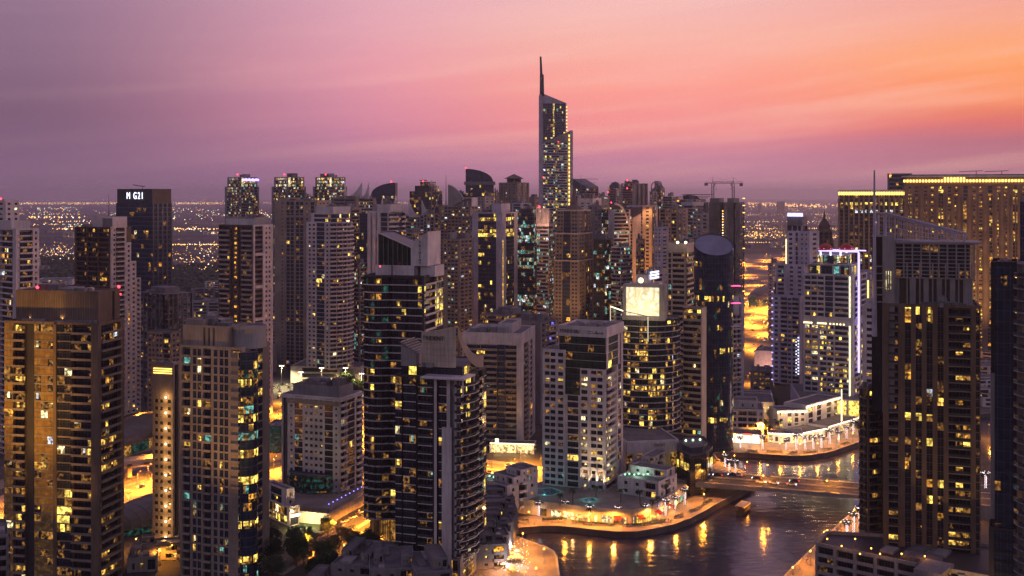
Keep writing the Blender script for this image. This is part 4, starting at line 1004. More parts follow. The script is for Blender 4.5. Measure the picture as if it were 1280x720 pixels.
c_ = lerp(U[0], U[1], .05); text(T.root, 'MARINA', 2.6, (c_[0] + nn.x * .2, c_[1] + nn.y * .2, zt - 1.7), ax, 'dark', 'roof_lettering', T.off, align='LEFT')
m = MB(); r_ = random.Random(5)
for (u0, u1, row_) in ((.34, .46, 0), (.34, .46, 1), (.62, .70, 0), (.62, .70, 1)):
    u = u0
    while u < u1:
        w_ = r_.uniform(.006, .014); a, b_ = lerp(U[0], U[1], u), lerp(U[0], U[1], min(u1, u + w_)); z = zt - 1.6 - row_ * 1.0; h_ = r_.uniform(.3, .55)
        m.poly([(a[0] + nn.x * .05, a[1] + nn.y * .05, z), (b_[0] + nn.x * .05, b_[1] + nn.y * .05, z), (b_[0] + nn.x * .05, b_[1] + nn.y * .05, z + h_), (a[0] + nn.x * .05, a[1] + nn.y * .05, z + h_)], 'dark'); u += w_ * 1.35
u = .72
while u < .93:
    w_ = r_.uniform(.006, .02); a, b_ = lerp(U[0], U[1], u), lerp(U[0], U[1], u + w_); z = zt - 2.5; h_ = r_.choice((.35, .4, .9, 1.5))
    m.poly([(a[0] + nn.x * .05, a[1] + nn.y * .05, z), (b_[0] + nn.x * .05, b_[1] + nn.y * .05, z), (b_[0] + nn.x * .05, b_[1] + nn.y * .05, z + h_), (a[0] + nn.x * .05, a[1] + nn.y * .05, z + h_)], 'dark'); u += w_ * 1.05
# diamond emblem between the two scripts
c_ = lerp(U[0], U[1], .54)
for s_ in (-1, 1):
    for (xx, zz) in ((-2.4, 0), (2.4, 0)):
        p = lambda x, z: (c_[0] + nn.x * .06 + cos(ax) * x, c_[1] + nn.y * .06 + sin(ax) * x, zt - 1.7 + z)
        m.poly([p(xx, 0), p(0, s_ * .9), p(0, s_ * .75), p(xx * .85, 0)], 'grey')
T.add('small_lettering', m); T.plant(U, zt, 4, 1.2)
T.done()
for k in range(4):
    u_ = .655 + k * .11; p = lerp(R[0], R[1], u_)
    flood('uplight', 'uplight at the foot of the pale tower porch, ' + ('first pier by the dark middle', 'second pier', 'third pier', 'last pier by the corner')[k], (p[0] + nn.x * 1.9, p[1] + nn.y * 1.9, 6.05), (p[0] + nn.x * .9, p[1] + nn.y * .9, 26), 16000, (1, .68, .34), 44, 'uplights along the porch')

# ---- white slab block with balcony front
d = 655; R = rect(578, 652, 669, d, 12); zt = Zp(419, d)
T = Tower('apartment_block', 'white framed slab block with rows of brown balconies and a dark glass strip', 'building', base_of(R), wall='pinkwhite', band='beige', p=.06, pal=PAL_GOLD + (('lit_white', 1), ('lit_teal', 1)), fh=3.3, rail='solid', bproj=.6, bmat='beige')
T.block(R, 0, zt - 6, ["P.3 B4 B4 D.3 G1.6 D.2 B2.6 P1.2", "P.8 B1.6 P.6 T1 P.9", "P1"], cap=False, glass='glass_blue'); T.block(R, zt - 6, zt, ["P1"]); T.plant(R, zt, 5, 3); T.block(sub(R, .55, .8, .2, .8), zt, zt + 5, ["P1"]); T.done()
d = 720; R = rect(640, 676, 696, d, 35); zt = Zp(404, d)
T = Tower('apartment_block', 'mauve grey block with plain front and blue lit side, behind the white slab block', 'building', base_of(R), wall='midgrey', band='lilac', p=.05, fh=3.3)
T.block(R, 0, zt, ["P3 W.6 P1", "Q.2 W1 W1 B2 Q.3", "P1"], lit=lambda ci, f, nf: 'lit_blue' if ci == 3 and T.r.random() < .5 else None); T.plant(R, zt, 6, 4); T.done()

# ---- glass club tower with the lit billboard
d = 598; R = rect(778, 815, 850, d, 38); zt = Zp(402, d)
T = Tower('apartment_tower', 'teal glass tower with bright slab lines, carrying a lit screen on its roof', 'tower', base_of(R, 0), wall='slate', band='pinkwhite', p=.14, pal=PAL_YEL + (('lit_teal', 2), ('lit_low', 3), ('lit_white', 1)), fh=3.3, glass='glass_green', rail='none', brec=1.2, bproj=.8, bmat='pinkwhite')
ap = arc_pts(R[0], R[2], 12, 9)
T.block(ap + [R[3]], 20, zt, ["N1"] * 9 + ["P1"], lit=lambda ci, f, nf: ('lit_warm' if T.r.random() < .25 else None), par=.6)
# the framed roof screen: the photo's screen is bright over the tower's roof
bz0, bz1 = Zp(398, d), Zp(357, d); bb = rectd(781, 828, d + 6, 9, 16)
m = MB(); m.prism(grow(bb, 1.12), zt, bz1, 'grey'); T.add('screen_housing', m)
e_ = Vector((bb[1][0] - bb[0][0], bb[1][1] - bb[0][1])).normalized(); n2 = Vector((e_.y, -e_.x)) * 1.0
m = MB(); a, b_ = lerp(bb[0], bb[1], .04), lerp(bb[0], bb[1], .92)
emat, et, eb = new_mat('screen'); gg = nd(et, 'ShaderNodeNewGeometry'); nz = nd(et, 'ShaderNodeTexNoise'); nz.inputs['Scale'].default_value = .22; et.links.new(gg.outputs['Position'], nz.inputs['Vector'])
et.links.new(ramp(et, nz.outputs[0], [(.36, (1, .62, .2, 1)), (.43, (1, .9, .6, 1)), (.5, (.45, .36, .1, 1)), (.56, (.8, .6, .2, 1)), (.66, (1, .88, .6, 1))]), eb.inputs['Emission Color']); eb.inputs['Emission Strength'].default_value = .95
m.poly([(a[0] + n2.x, a[1] + n2.y - .3, bz0 + 1), (b_[0] + n2.x, b_[1] + n2.y - .3, bz0 + 1), (b_[0] + n2.x, b_[1] + n2.y - .3, bz1 - 1.4), (a[0] + n2.x, a[1] + n2.y - .3, bz1 - 1.4)], 'screen'); T.add('roof_screen', m)
pc = Pt(800, d - 3); light('screen_light', 'POINT', (pc[0] - T.off[0], pc[1] - 3 - T.off[1], bz0 + 2), 3500, (1, .75, .4), T.root, 2.5)
# neon gantry on the roof edge
m = MB(); pts_ = [(*Pt(763, d - 4), Zp(406, d)), (*Pt(763, d - 4), Zp(382, d)), (*Pt(779, d - 7), Zp(387, d)), (*Pt(810, d - 10), Zp(393, d)), (*Pt(810, d - 10), Zp(424, d))]
for p0, p1 in zip(pts_, pts_[1:]): m.tube(p0, p1, .22, .22, 'neon_dim' if p0[2] > p1[2] + 8 or p1[2] > p0[2] + 8 else 'grey', 6)
T.add('neon_gantry', m); m = MB(); m.tube(pts_[1], pts_[2], .34, .34, 'neon_warm', 6); T.add('neon_beam', m); T.done()
# its podium with big portal frames
R = rectd(782, 850, 572, 40, -10)
T = Tower('club_podium', 'pink stone club podium with tall portal frames and small roof lettering, beside the bridge end', 'building', base_of(R), wall='pinkwhite', band='pinkwhite', p=.3, pal=PAL_GOLD, fh=4, dark='glass_dim')
T.block(R, 0, 16.2, ["D1.6 F.9 D3 F.9 D3 D1.2 D2.4", "P1"], cap=False); T.block(R, 16.2, 22, ["F1 F1"], par=.6)
ax = atan2(R[1][1] - R[0][1], R[1][0] - R[0][0]); nn = Vector((sin(ax), -cos(ax))); c_ = lerp(R[0], R[1], .62)
text(T.root, 'YACHT', 2.0, (c_[0] + nn.x * 1.0, c_[1] + nn.y * 1.0, 20.2), ax, 'dark', 'roof_lettering', T.off); text(T.root, 'CLUB', 1.5, (c_[0] + nn.x * 1.0, c_[1] + nn.y * 1.0, 18), ax, 'dark', 'roof_lettering', T.off)
T.done()
R = [Pt(846, 560), Pt(862, 548), Pt(883, 552), Pt(891, 566), Pt(880, 590), Pt(848, 585)]
T = Tower('pavilion', 'dark many sided restaurant pavilion with a glowing yellow window band by the bridge', 'building', base_of(R), wall='slate', band='dark', p=.5, pal=PAL_YEL, fh=4.4)
T.block(R, 0, 20, ["K1"] * 6, lit=lambda ci, f, nf: ('lit_yellow' if f == 3 else 'glass') , par=1.0, fh=4); T.block(grow(R, .7), 20, 22.5, ["P1"], par=.4); T.plant(R, 20, 4, 1.5)
for k in range(3): m = MB(); p = lerp(R[0], R[3], .3 + .2 * k); m.ball((p[0], p[1] + 6, 23.5), .6, 'city_green'); T.add('roof_lamp', m)
T.done()

# ---- balcony tower and black oval tower
d = 690; R = rect(833, 858, 872, d, 24); zt = Zp(306, d)
T = Tower('apartment_tower', 'beige balcony tower left of the black oval one, two lamps on its roof edge', 'tower', base_of(R), wall='cream', band='cream', p=.12, pal=PAL_YEL + (('lit_teal', 2), ('lit_low', 4)), fh=3.4, rail='solid', bproj=.8)
T.block(R, 0, zt - 5, ["P.5 T1 P.3 B4 P.3", "B3 P.4", "P1"], cap=False); T.block(R, zt - 5, zt, ["P1"])
Lw = [lerp(R[0], R[1], 0), lerp(R[0], R[1], .95)]; Wn = rect(854, 877, 883, 622, 28)
T.block(Wn, 0, Zp(386, 622), ["B4 P.2", "P1"], par=.4)
for px in (847, 857): m = MB(); p = Pt(px, d - 2); m.ball((p[0], p[1] - .5, zt + 1.6), .8, 'lamp_white'); m.tube((p[0], p[1], zt), (p[0], p[1], zt + 1.4), .2, .2, 'steel'); T.add('roof_lamp', m)
T.plant(R, zt, 5, 4); T.done()
d = 640; cx, cy_ = Pt(892, d + 12); rx, ry = 25 * d / F, 10.5
El = [(cx + rx * cos(2 * pi * k / 40), cy_ + ry * sin(2 * pi * k / 40)) for k in range(40)]; zt = Zp(320, d)
T = Tower('apartment_tower', 'black oval glass tower with a raked pale blue oval roof', 'tower', (cx, cy_, 0), wall='black', band='black', p=.03, pal=PAL_YEL + (('lit_teal', 2), ('lit_low', 3)), fh=3.4, glass='glass_blue', row=.0)
RW = {8: 'lit_yellow', 17: 'lit_yellow', 29: 'lit_yellow', 36: 'lit_yellow', 26: 'lit_cream'}
T.block(El, 0, zt, ["K1"] * 40, lit=lambda ci, f, nf: (RW.get(nf - f) if (nf - f) in RW and T.r.random() < .55 else ('glass_teal' if T.r.random() < .05 else None)), par=0, cap=False, band='black')
m = MB(); zz_ = lambda p: zt + (p[1] - cy_ + ry) / (2 * ry) * (Zp(293, d + 14) - zt) + .3
for k in range(40):
    a, b_ = El[k], El[(k + 1) % 40]; m.poly([(*a, zt), (*b_, zt), (*b_, zz_(b_)), (*a, zz_(a))], 'glass_blue')
T.add('raked_collar', m); m = MB(); inn = grow(El, .93); m.poly([(x, y, zz_((x, y)) - .5) for x, y in inn], 'capblue')
for k in range(40):
    a, b_, c_, e_ = El[k], El[(k + 1) % 40], inn[(k + 1) % 40], inn[k]; m.poly([(*a, zz_(a)), (*b_, zz_(b_)), (*c_, zz_(c_) - .5), (*e_, zz_(e_) - .5)], 'slate')
T.add('oval_roof', m)
for k in (3, 6, 10): m = MB(); a = radians(-20); p = (cx + rx * cos(a), cy_ + ry * sin(a)); m.box(p[0] - 2, p[0] + 4, p[1] - 3, p[1] + 1, zt - 8 - k * 3.4, zt - 7.6 - k * 3.4, 'pink_neon' if k < 7 else 'pinkwhite'); T.add('side_balcony', m)
T.done()
d = 745; R = rect(903, 912, 930, d, 60); zt = Zp(372, d)
T = Tower('apartment_tower', 'slim lilac white tower with stacked angled balconies right of the black oval one', 'tower', base_of(R), wall='lilac', band='lilac', p=.07, fh=3.3, rail='solid', bproj=1.4)
T.block(R, 0, zt - 12, ["P1", "B3 P.3 B1.6 P1.3", "P1"], cap=False); T.block(R, zt - 12, zt, ["P1", "P3 D.5 P1"]); T.plant(R, zt, 3, 2); T.done()
# ---- right: sign tower, pagoda spire, white residence
d = 800; R = rect(965, 1000, 1018, d, 36); zt = Zp(402, d)
T = Tower('apartment_tower', 'stepped lilac grey tower crowned by a drum box with a glowing white roof sign', 'tower', base_of(R), wall='lilac', band='lilac', p=.06, fh=3.3, rail='solid', glass='glass_blue')
T.block(R, 12, Zp(372, d), ["P.4 W1 P.4 B1.4 W1 B1.4 P.3", "P.4 B1.2 P.4", "P1"], cap=True)
S1 = rect(970, 1005, 1022, d + 6, 36); T.block(S1, Zp(372, d), Zp(333, d), ["P.3 B1.3 P1 W1 P.6 W1 P.4", "P.4 W1 P.4", "P1"])
S2 = rect(983, 1012, 1024, d + 8, 38); T.block(S2, Zp(333, d), Zp(291, d), ["P.4 W1.2 P.5 T.7 P.5 S.8 P.2 S.8 P.4", "P.4 W1 P.3", "P1"])
S3 = rect(984, 1003, 1009, d + 12, 32); T.block(S3, Zp(291, d), Zp(283, d), ["D1 P.2 D1 P.2 D1", "D1", "P1"]); T.block(S3, Zp(283, d), Zp(272, d), ["P1"], wall='midgrey', par=.3)
a, b_ = S3[0], S3[1]; ax = atan2(b_[1] - a[1], b_[0] - a[0]); nn = Vector((sin(ax), -cos(ax))); m = MB()
m.box(0, 1, -.2, .5, Zp(271, d), Zp(266.5, d), 'neon_violet', lambda x, y, z: (a[0] + (b_[0] - a[0]) * x + nn.x * -y, a[1] + (b_[1] - a[1]) * x - nn.y * y - 1, z)); T.add('sign_board', m)
m = MB()
for k in range(9):
    p = lerp(a, b_, .06 + k * .11); m.box(p[0] - .45, p[0] + .45, p[1] - 1.4, p[1] - 1.3, Zp(270.6, d), Zp(267 + (k % 3) * .6, d), 'neon_white')
T.add('sign_letters', m)
m = MB(); p = lerp(S2[0], S2[1], -.015); m.box(p[0] - .3, p[0] + .1, p[1] - .5, p[1], Zp(332, d), Zp(300, d), 'neon_warm'); T.add('light_strip', m)
m = MB(); 
for k in range(14):
    p = R[0]; m.box(p[0] - .6, p[0] + .5, p[1] - 1.0, p[1] - .3, 14 + k * 5, 14.6 + k * 5, 'neon_violet')
T.add('edge_lights', m)
m = MB()
for k in range(26):
    p = lerp(R[0], R[1], .86 + .07 * (k % 2)); m.box(p[0] - .35, p[0] + .35, p[1] - .9, p[1] - .2, Zp(470, d) + k * 1.1, Zp(470, d) + k * 1.1 + .7, 'neon_white')
T.add('light_ladder', m); T.plant(S2, Zp(291, d), 3, 3); T.done()

d = 1010; c_ = Pt(1030.5, d); z0_ = Zp(335, d)
T = Tower('spire_tower', 'dark octagonal tower with tiered pagoda spire between the roof sign and the gold lit hotel', 'tower', (c_[0], c_[1], 0), wall='umber', band='umber', p=.05, fh=3.6, nwin=60)
oc = lambda r, n=8: [(c_[0] + r * cos(2 * pi * (k + .5) / n), c_[1] + r * sin(2 * pi * (k + .5) / n)) for k in range(n)]
T.block(oc(8.2), 0, Zp(299, d), ["P.3 T1 P.3 T1 P.3"] * 8); T.block(oc(7), Zp(299, d), Zp(289, d), ["P.3 T1 P.3"] * 8); T.block(oc(4.8), Zp(289, d), Zp(282, d), ["P.3 T1 P.3"] * 8)
m = MB(); zz = [Zp(y, d) for y in (290, 286, 282, 277, 273, 262)]
m.lathe((c_[0], c_[1], 0), [(7.6, zz[0]), (5.2, zz[1]), (5.4, zz[2]), (3.2, zz[3]), (1.4, zz[4]), (.15, zz[5])], 'umber', 16); T.add('spire', m); T.done()

d = 740; R = rect(1004, 1066, 1084, d, 32); zt = Zp(346, d)
T = Tower('apartment_tower', 'white gridded apartment tower crowned by violet neon pergola, above the bright terraces', 'tower', base_of(R, 12), wall='bluewhite', band='bluewhite', p=.12, pal=PAL_YEL + (('lit_cream', 3),), fh=3.7, glass='glass_blue', rail='solid', bproj=.5, bmat='bluewhite')
zm0, zm1 = Zp(408, d), Zp(399, d)
T.block(R, 12, zm0, ["P.3 B1.2 P.15 B1.2 P.4 B1.3 P.12 B1.3 P.2 B3 P.5", "P.5 B1.4 P.3 B1.4 P.3", "P1"], p=.5, cap=False)
T.block(R, zm0, zm1, ["P1"], cap=False)
T.block(R, zm1, zt, ["P.3 B1.2 P.12 B1.2 P.12 B1.3 P.3 G1.6 P.3 B3.2 P.5", "P.5 B1.4 P.3 B1.4 P.3", "P1"], p=.05)
m = MB()
for u0, u1 in ((.02, .17), (.30, .46), (.55, .82)):
    for k in range(5):
        p = lerp(R[0], R[1], u0 + (u1 - u0) * k / 4); m.box(p[0] - .5, p[0] + .5, p[1] - .35, p[1] - .1, zm0 + .3, zm0 + 1.3, 'neon_warm')
T.add('band_lamps', m)
a = lerp(R[0], R[1], .935); m = MB(); m.box(a[0] - .35, a[0] + .35, a[1] - .6, a[1] - .1, zm1 + 1, zt, 'neon_warm'); T.add('light_line', m)
m = MB(); m.box(a[0] - .35, a[0] + .35, a[1] - .6, a[1] - .1, 14, zm0, 'neon_warm'); T.add('light_line', m)
Kp = sub(R, .06, .93, .15, .9); T.block(Kp, zt, Zp(333, d), ["B2 P.2 B2 P.2 B1 P.2 B2"], p=.5, pal=PAL_TEAL + (('lit_yellow', 3),), fh=6.5); z2 = Zp(333, d)
K2 = sub(R, .2, .75, .25, .8); T.block(K2, z2, z2 + 6.5, ["G1 G1 G1 G1"], fh=6.5, lit=lambda ci, f, nf: 'lit_teal' if ci in (1, 2) else 'lit_cream'); z3 = z2 + 6.5
m = MB(); Kg = sub(R, .25, 1.06, .2, .7); zg = Zp(314.5, d)
for (p0, p1) in ((Kg[0], Kg[1]), (Kg[3], Kg[2])):
    m.box(0, 1, -.35, .35, zg - .9, zg, 'neon_violet', lambda x, y, z: (p0[0] + (p1[0] - p0[0]) * x, p0[1] + (p1[1] - p0[1]) * x + y, z))
m.box(Kg[1][0] - .6, Kg[1][0] + .6, Kg[1][1] - .5, Kg[1][1] + .5, 30, zg - .95, 'neon_violet')
for u in (.05, .3, .55): p = lerp(Kg[0], Kg[1], u); m.box(p[0] - .4, p[0] + .4, p[1] - .4, p[1] + .4, z3, zg - .95, 'neon_white')
T.add('neon_pergola', m)
for px in (1032, 1058):
    m = MB(); p = Pt(px, d + 16); m.lathe((p[0], p[1], zg + .5), [(5, 0), (4, 2.6), (2, 4), (0, 4.6)], 'redpaint', 12)
    for k in range(6): a = pi * 2 * k / 6; m.ball((p[0] + 4.6 * cos(a), p[1] + 4.6 * sin(a), zg + 1.4), .35, 'pink_neon')
    T.add('red_cupola', m)
T.plant(Kp, z2, 4, 2); T.done()
# violet lit fin tower just behind, and white side tower
d = 800; R = rect(1070, 1088, 1094, d, 36)
T = Tower('apartment_block', 'violet lit slim block hard behind the white gridded tower', 'building', base_of(R), wall='lilac', band='lilac', p=.08, fh=3.4); T.block(R, 0, Zp(340, d), ["P.3 W1 P.3 Q.6", "P1"]); 
m = MB(); m.box(R[0][0] + .3, R[0][0] + 2.4, R[0][1] - .5, R[0][1] - .1, 20, Zp(342, d), 'neon_violet'); T.add('violet_fin_light', m); T.done()
d = 600; R = rect(1078, 1106, 1112, d, 40)
T = Tower('apartment_block', 'pale block with dark square windows, half hidden left of the big brown tower', 'building', base_of(R), wall='pinkwhite', band='pinkwhite', p=.15, pal=PAL_GOLD, fh=3.6); T.block(R, 0, Zp(385, d), ["P.3 W1.5 P.2", "P1"], wm=.05); T.block(sub(R, .1, .8, .2, .8), Zp(385, d), Zp(377, d), ["P1"]); T.done()

# ---- long gold lit hotel on the right
d = 1010; R = rectd(1139, 1420, d, 40, 17); zt = Zp(232, d)
T = Tower('grand_hotel', 'broad brown hotel slab with gold lights under its roof, behind the right towers', 'hotel', base_of(R), wall='terracotta', band='terracotta', p=.62, pal=(('lit_warm', 5), ('lit_gold', 5), ('lit_yellow', 3), ('lit_low', 2)), fh=3.5, glass='glass', nwin=100)
T.block(R, 0, zt, ["P.35 S1 S1 P.4 S1 S1 P.35 T.9 " * 1 + "P.35 S1 S1 P.5 T.8 P.35 S1 S1 P.5 T.8 P.35 S1 S1 P.5 T.8 P.35 S1 S1 P.5 T.8 P.35 S1 S1 P.5 T.8 P.35 S1 S1 P.5 T.8 P.35 S1 S1 P.5 T.8 P.35 S1 S1 P.5 T.8 P.35", "P1"], cap=False)
m = MB(); a, b_ = R[0], R[1]
for k in range(46): p = lerp(a, b_, k / 45); m.box(p[0] - .55, p[0] + .55, p[1] - .9, p[1] - .05, 30, zt - 10, 'brown')
T.add('facade_piers', m)
zr = Zp(219, d); T.block(grow(R, .985), zt, zr, ["P1"], wall='terracotta', par=0); m = MB(); r_ = random.Random(2)
for k in range(76): p = lerp(a, b_, k / 75); m.box(p[0] - .95, p[0] + .75, p[1] - .9 , p[1] - .2, zt + 3.4, zt + 5.8 + (2.0 if 12 < k < 20 else 0), 'neon_gold')
T.add('eaves_lights', m); m = MB(); m.prism(grow(R, 1.01), zr - 1.4, zr, 'bluewhite'); m.prism(grow(R, .95), zr, zr + 1.2, 'grey'); T.add('roof_slab', m)
for k in range(5):
    p = lerp(R[0], R[1], .03 + k * .13); flood('floodlight', 'floodlight at the foot of the broad brown hotel slab, ' + ('leftmost', 'second from left', 'middle', 'fourth from left', 'rightmost')[k] + ' of five', (p[0] - 4, p[1] - 46, .1), (p[0] + 4, p[1], 105), 1.2e5, (1, .55, .2), 80)
for px in (1215, 1247): m = MB(); p = Pt(px, d + 18); m.tube((p[0] - 12, p[1], zr + 3.6), (p[0] + 10, p[1], zr + 4.6), .3, .3, 'steel'); m.tube((p[0] + 4, p[1], zr), (p[0] + 4, p[1], zr + 4.4), .4, .4, 'steel'); T.add('cleaning_cradle', m)
T.done()
d = 1040; R = rectd(1050, 1141, d + 10, 40, 17); zt = Zp(243, d)
T = Tower('grand_hotel', 'narrower brown hotel wing with gold eaves lights, left of the broad hotel slab', 'hotel', base_of(R), wall='terracotta', band='terracotta', p=.05, pal=PAL_YEL + (('lit_white', 2),), fh=3.6, glass='glass')
T.block(R, 0, zt, ["P.4 " + "T1 P.42 " * 15, "P1"], lit=lambda ci, f, nf: 'lit_yellow' if (nf - f) == 3 else ('lit_white' if (nf - f) in (5,) and T.r.random() < .7 else ('lit_cream' if (nf - f) in (15, 16, 17) and T.r.random() < .5 else ('lit_white' if (nf - f) in (18, 23, 24) and T.r.random() < .6 else None))), cap=False)
m = MB(); a, b_ = R[0], R[1]
for k in range(16): p = lerp(a, b_, k / 15); m.box(p[0] - .6, p[0] + .6, p[1] - 1.0, p[1] - .05, 20, zt - 4, 'tan')
T.add('facade_piers', m); m = MB()
for k in range(30): p = lerp(a, b_, .01 + k / 30.5); m.box(p[0] - .85, p[0] + .75, p[1] - .9, p[1] - .2, zt - .6, zt + 2.4, 'neon_gold')
T.add('eaves_lights', m); m = MB(); m.prism(grow(R, 1.015), zt + 2.6, zt + 4.4, 'bluewhite'); T.add('roof_slab', m); T.done()
R = rectd(1110, 1139, d + 40, 20, 19); T = Tower('stair_block', 'square grey core block rising behind the join of the two hotel wings', 'building', base_of(R), wall='midgrey', band='midgrey', fh=4); T.block(R, 0, Zp(218, d + 40), ["P.2 H2 P.2", "P1"]); T.beacon(*Pt(1113, d + 42), Zp(217, d + 40), .5); T.done()

# ---- big near tower on the right with mast and open steel crown
d = 405; R = rectd(1107, 1221, d, 28, 19); zt = Zp(384, d)
T = Tower('apartment_tower', 'large brown tower with vertical glass strips, mast and raked open steel crown, right foreground', 'tower', base_of(R), wall='brown', band='brown', p=.13, pal=PAL_GOLD + (('lit_yellow', 4), ('lit_white', 1)), fh=3.0, glass='glass', rail='glass', bmat='tan', brec=1.4, bproj=.7)
def lr(ci, f, nf):
    k = nf - f
    if ci in (5, 7, 9) and k in (1, 12, 14, 24): return 'lit_yellow' if T.r.random() < .6 else None
    if ci == 13 and k in (6, 9, 17, 25, 28, 29, 31): return 'lit_warm'
    if ci == 2 and k in (7, 13): return 'lit_gold'
T.block(R, 0, zt, ["P.5 Q.5 B1.6 P.6 P.6 K1 F.85 K1 F.85 K1 F.85 K1 F.85 R3.7 P.9 G.55 P.2", "P.4 G1 P.4", "P1"], lit=lr, wm=.05)
# left low wing
Wg = rect(1074, 1085, 1108, d + 16, 66); T.block(Wg, 0, Zp(488, d + 16), ["P.3 B1 P.2 B1 P.3", "P.3 R2 P1.2", "P1"]); T.plant(Wg, Zp(488, d + 16), 5, 2)
# setback storeys, recessed bays and lattice crown
K1 = sub(R, .09, .92, .08, .95); zk = Zp(349, d); T.block(K1, zt, zk, ["P.9 D1.2 P.7 D.9 P.6 D.9 P.6 D.9 P.6 D.9 P1", "P1"], wall='grey', band='grey', dark='umber', par=.5)
K2 = sub(R, .09, .9, .12, .9); zl = Zp(306, d); T.block(K2, zk, zl, ["Q.02 K1 Q.02"], glass='glass', band='slate', p=.03, par=0)
m = MB(); A2, B2 = lerp(K1[0], K1[1], .04), lerp(K1[0], K1[1], 1.02)
for k in range(10):
    p = lerp(A2, B2, k / 9); m.box(p[0] - .22, p[0] + .22, p[1] - .55, p[1] - .1, zk, zl + .3, 'grey')
for k in range(10):
    z = zk + (zl - zk) * k / 9; m.box(0, 1, -.45, -.25, z, z + .35, 'grey', lambda x, y, zz: (A2[0] + (B2[0] - A2[0]) * x, A2[1] + (B2[1] - A2[1]) * x + y, zz))
for k in range(6):
    p = lerp(K1[0], K1[1], .19 + .16 * k); m.box(p[0] - .2, p[0] + .2, p[1] - .6, p[1] - .2, zt, zk + 6, 'grey')
T.add('steel_lattice', m)
m = MB(); m.prism(sub(R, .08, 1.02, .05, .9), zl + .35, zl + 1.0, 'grey'); T.add('crown_slab', m)
Ta, Tb = Zp(266, d), Zp(300, d); q0, q1 = lerp(K2[0], K2[1], -.06), lerp(K2[0], K2[1], .97)
m = MB(); top_ = lambda u: Zp(267, d) + (Zp(292, d) - Zp(267, d)) * u; bot_ = lambda u: Zp(300, d) + (Zp(306, d) - Zp(300, d)) * u
yo = 1.5
pp = lambda u, z, y=0: (q0[0] + (q1[0] - q0[0]) * u, q0[1] + (q1[1] - q0[1]) * u + y, z)
for y in (yo, yo + 9):
    m.tube(pp(0, top_(0), y), pp(1, top_(1), y), .5, .5, 'lilac'); m.tube(pp(0, bot_(0), y), pp(.97, bot_(1), y), .4, .4, 'lilac'); m.tube(pp(1, top_(1), y), pp(.97, bot_(1), y), .45, .45, 'lilac'); m.tube(pp(0, bot_(0) - 4, y), pp(0, top_(0), y), .5, .5, 'lilac')
    for k in range(1, 13): u = k / 13; m.tube(pp(u, bot_(u), y), pp(u, top_(u), y), .16, .16, 'lilac', 4)
    for k in range(1, 4): m.tube(pp(0, bot_(0) + (top_(0) - bot_(0)) * k / 4, y), pp(1, bot_(1) + (top_(1) - bot_(1)) * k / 4, y), .14, .14, 'lilac', 4)
for u in (0, .25, .5, .75, 1): m.tube(pp(u, top_(u), yo), pp(u, top_(u), yo + 9), .3, .3, 'lilac')
T.add('raked_open_frame', m)
# dark slot and mast at the left edge of the crown
St = sub(R, -.12, .12, .02, .8); T.block(St, Zp(520, d), Zp(297, d), ["D1.6 P1 P.3 P.5", "P1"], wall='grey', dark='black', par=.3)
m = MB()
for k in range(6): p = lerp(St[0], St[1], .25); m.box(p[0] - 3, p[0] + 3.5, p[1] - .9, p[1] + 1, Zp(335 + k * 9, d), Zp(335 + k * 9, d) + .35, 'grey')
for k in range(3): p = lerp(St[0], St[1], .62 + .1 * k); m.box(p[0] - .07, p[0] + .07, p[1] - .5, p[1] - .4, Zp(363, d), Zp(340 , d), 'lit_cream')
T.add('slot_balconies', m)
p = Pt(1093, d - 1); T.mast(p[0], p[1], Zp(420, d), Zp(213, d), .95, 'lilac'); m = MB(); m.box(p[0] - 2.6, p[0] - 2.2, p[1] - .5, p[1] - .1, Zp(372, d), Zp(350, d), 'neon_gold'); T.add('light_strip', m)
T.plant(sub(R, .3, .9, 0, .12), zt, 5, 1.6); m = MB(); p = Pt(1178, d + 2); m.ball((p[0], p[1], zt + 2.4), 2.0, 'grey', 10, 6); m.tube((p[0] + 1, p[1], zt + 3.5), (p[0] + 8, p[1], zt + 4.4), .25, .2, 'grey'); T.add('roof_crane', m)
T.done()
# podium garage of that tower
R = [Pt(1020, 395), Pt(1110, 368), Pt(1260, 368), Pt(1260, 440), Pt(1040, 440)]
R = [(Pt(1033, 424)), (Pt(1019, 410)), (Pt(1150, 386)), (Pt(1300, 366)), (Pt(1310, 402)), (Pt(1110, 420))]
T = Tower('parking_podium', 'concrete podium with dark openings and roof lamps, at the foot of the big brown tower', 'building', base_of(R), wall='grey', band='grey', fh=3.5, p=.02, bmat='grey', rail='solid', dark='black', nwin=20)
zt = 19.5; T.block(R, 0, zt, ["P.5 D2 P.5", "P.6 B4 F.8 B4 F.8 B4 F.8 B4 F.8 B4 F.8", "F.8 B4 F.8 B4 F.8 B4", "P1"], par=1.2, roof='dark'); T.plant([R[1], R[2], R[3], R[5]], zt, 5, 1.4)
T.done()
# black tower and curved edge tower at the far right
d = 360; R = rectd(1240, 1270, d, 22, 25); zt = Zp(331, d)
T = Tower('office_tower', 'almost black narrow tower near the right edge, with grey stepped side panel', 'tower', base_of(R), wall='black', band='black', p=.012, fh=3.5, glass='glass_blue', nwin=40)
T.block(R, 0, zt, ["P.6 K1 K1 K1 P.6", "K1 K1", "P1"], dark='black'); T.plant(R, zt, 4, 1.6)
m = MB(); a = R[0]
for (w0, w1, y0, y1) in ((-.2, 2.4, 467, 650), (2.4, 3.4, 540, 625)): m.box(a[0] + w0, a[0] + w1, a[1] - .45, a[1] - .1, Zp(y1, d), Zp(y0, d), 'grey')
T.add('grey_side_panel', m); T.block(grow(R, 1.15), 0, Zp(662, d), ["P.5 G2 P.5"], wall='dark', par=.8); T.done()
d = 320; p0, p1, p2 = Pt(1271, d), Pt(1300, d - 8), Pt(1345, d - 2)
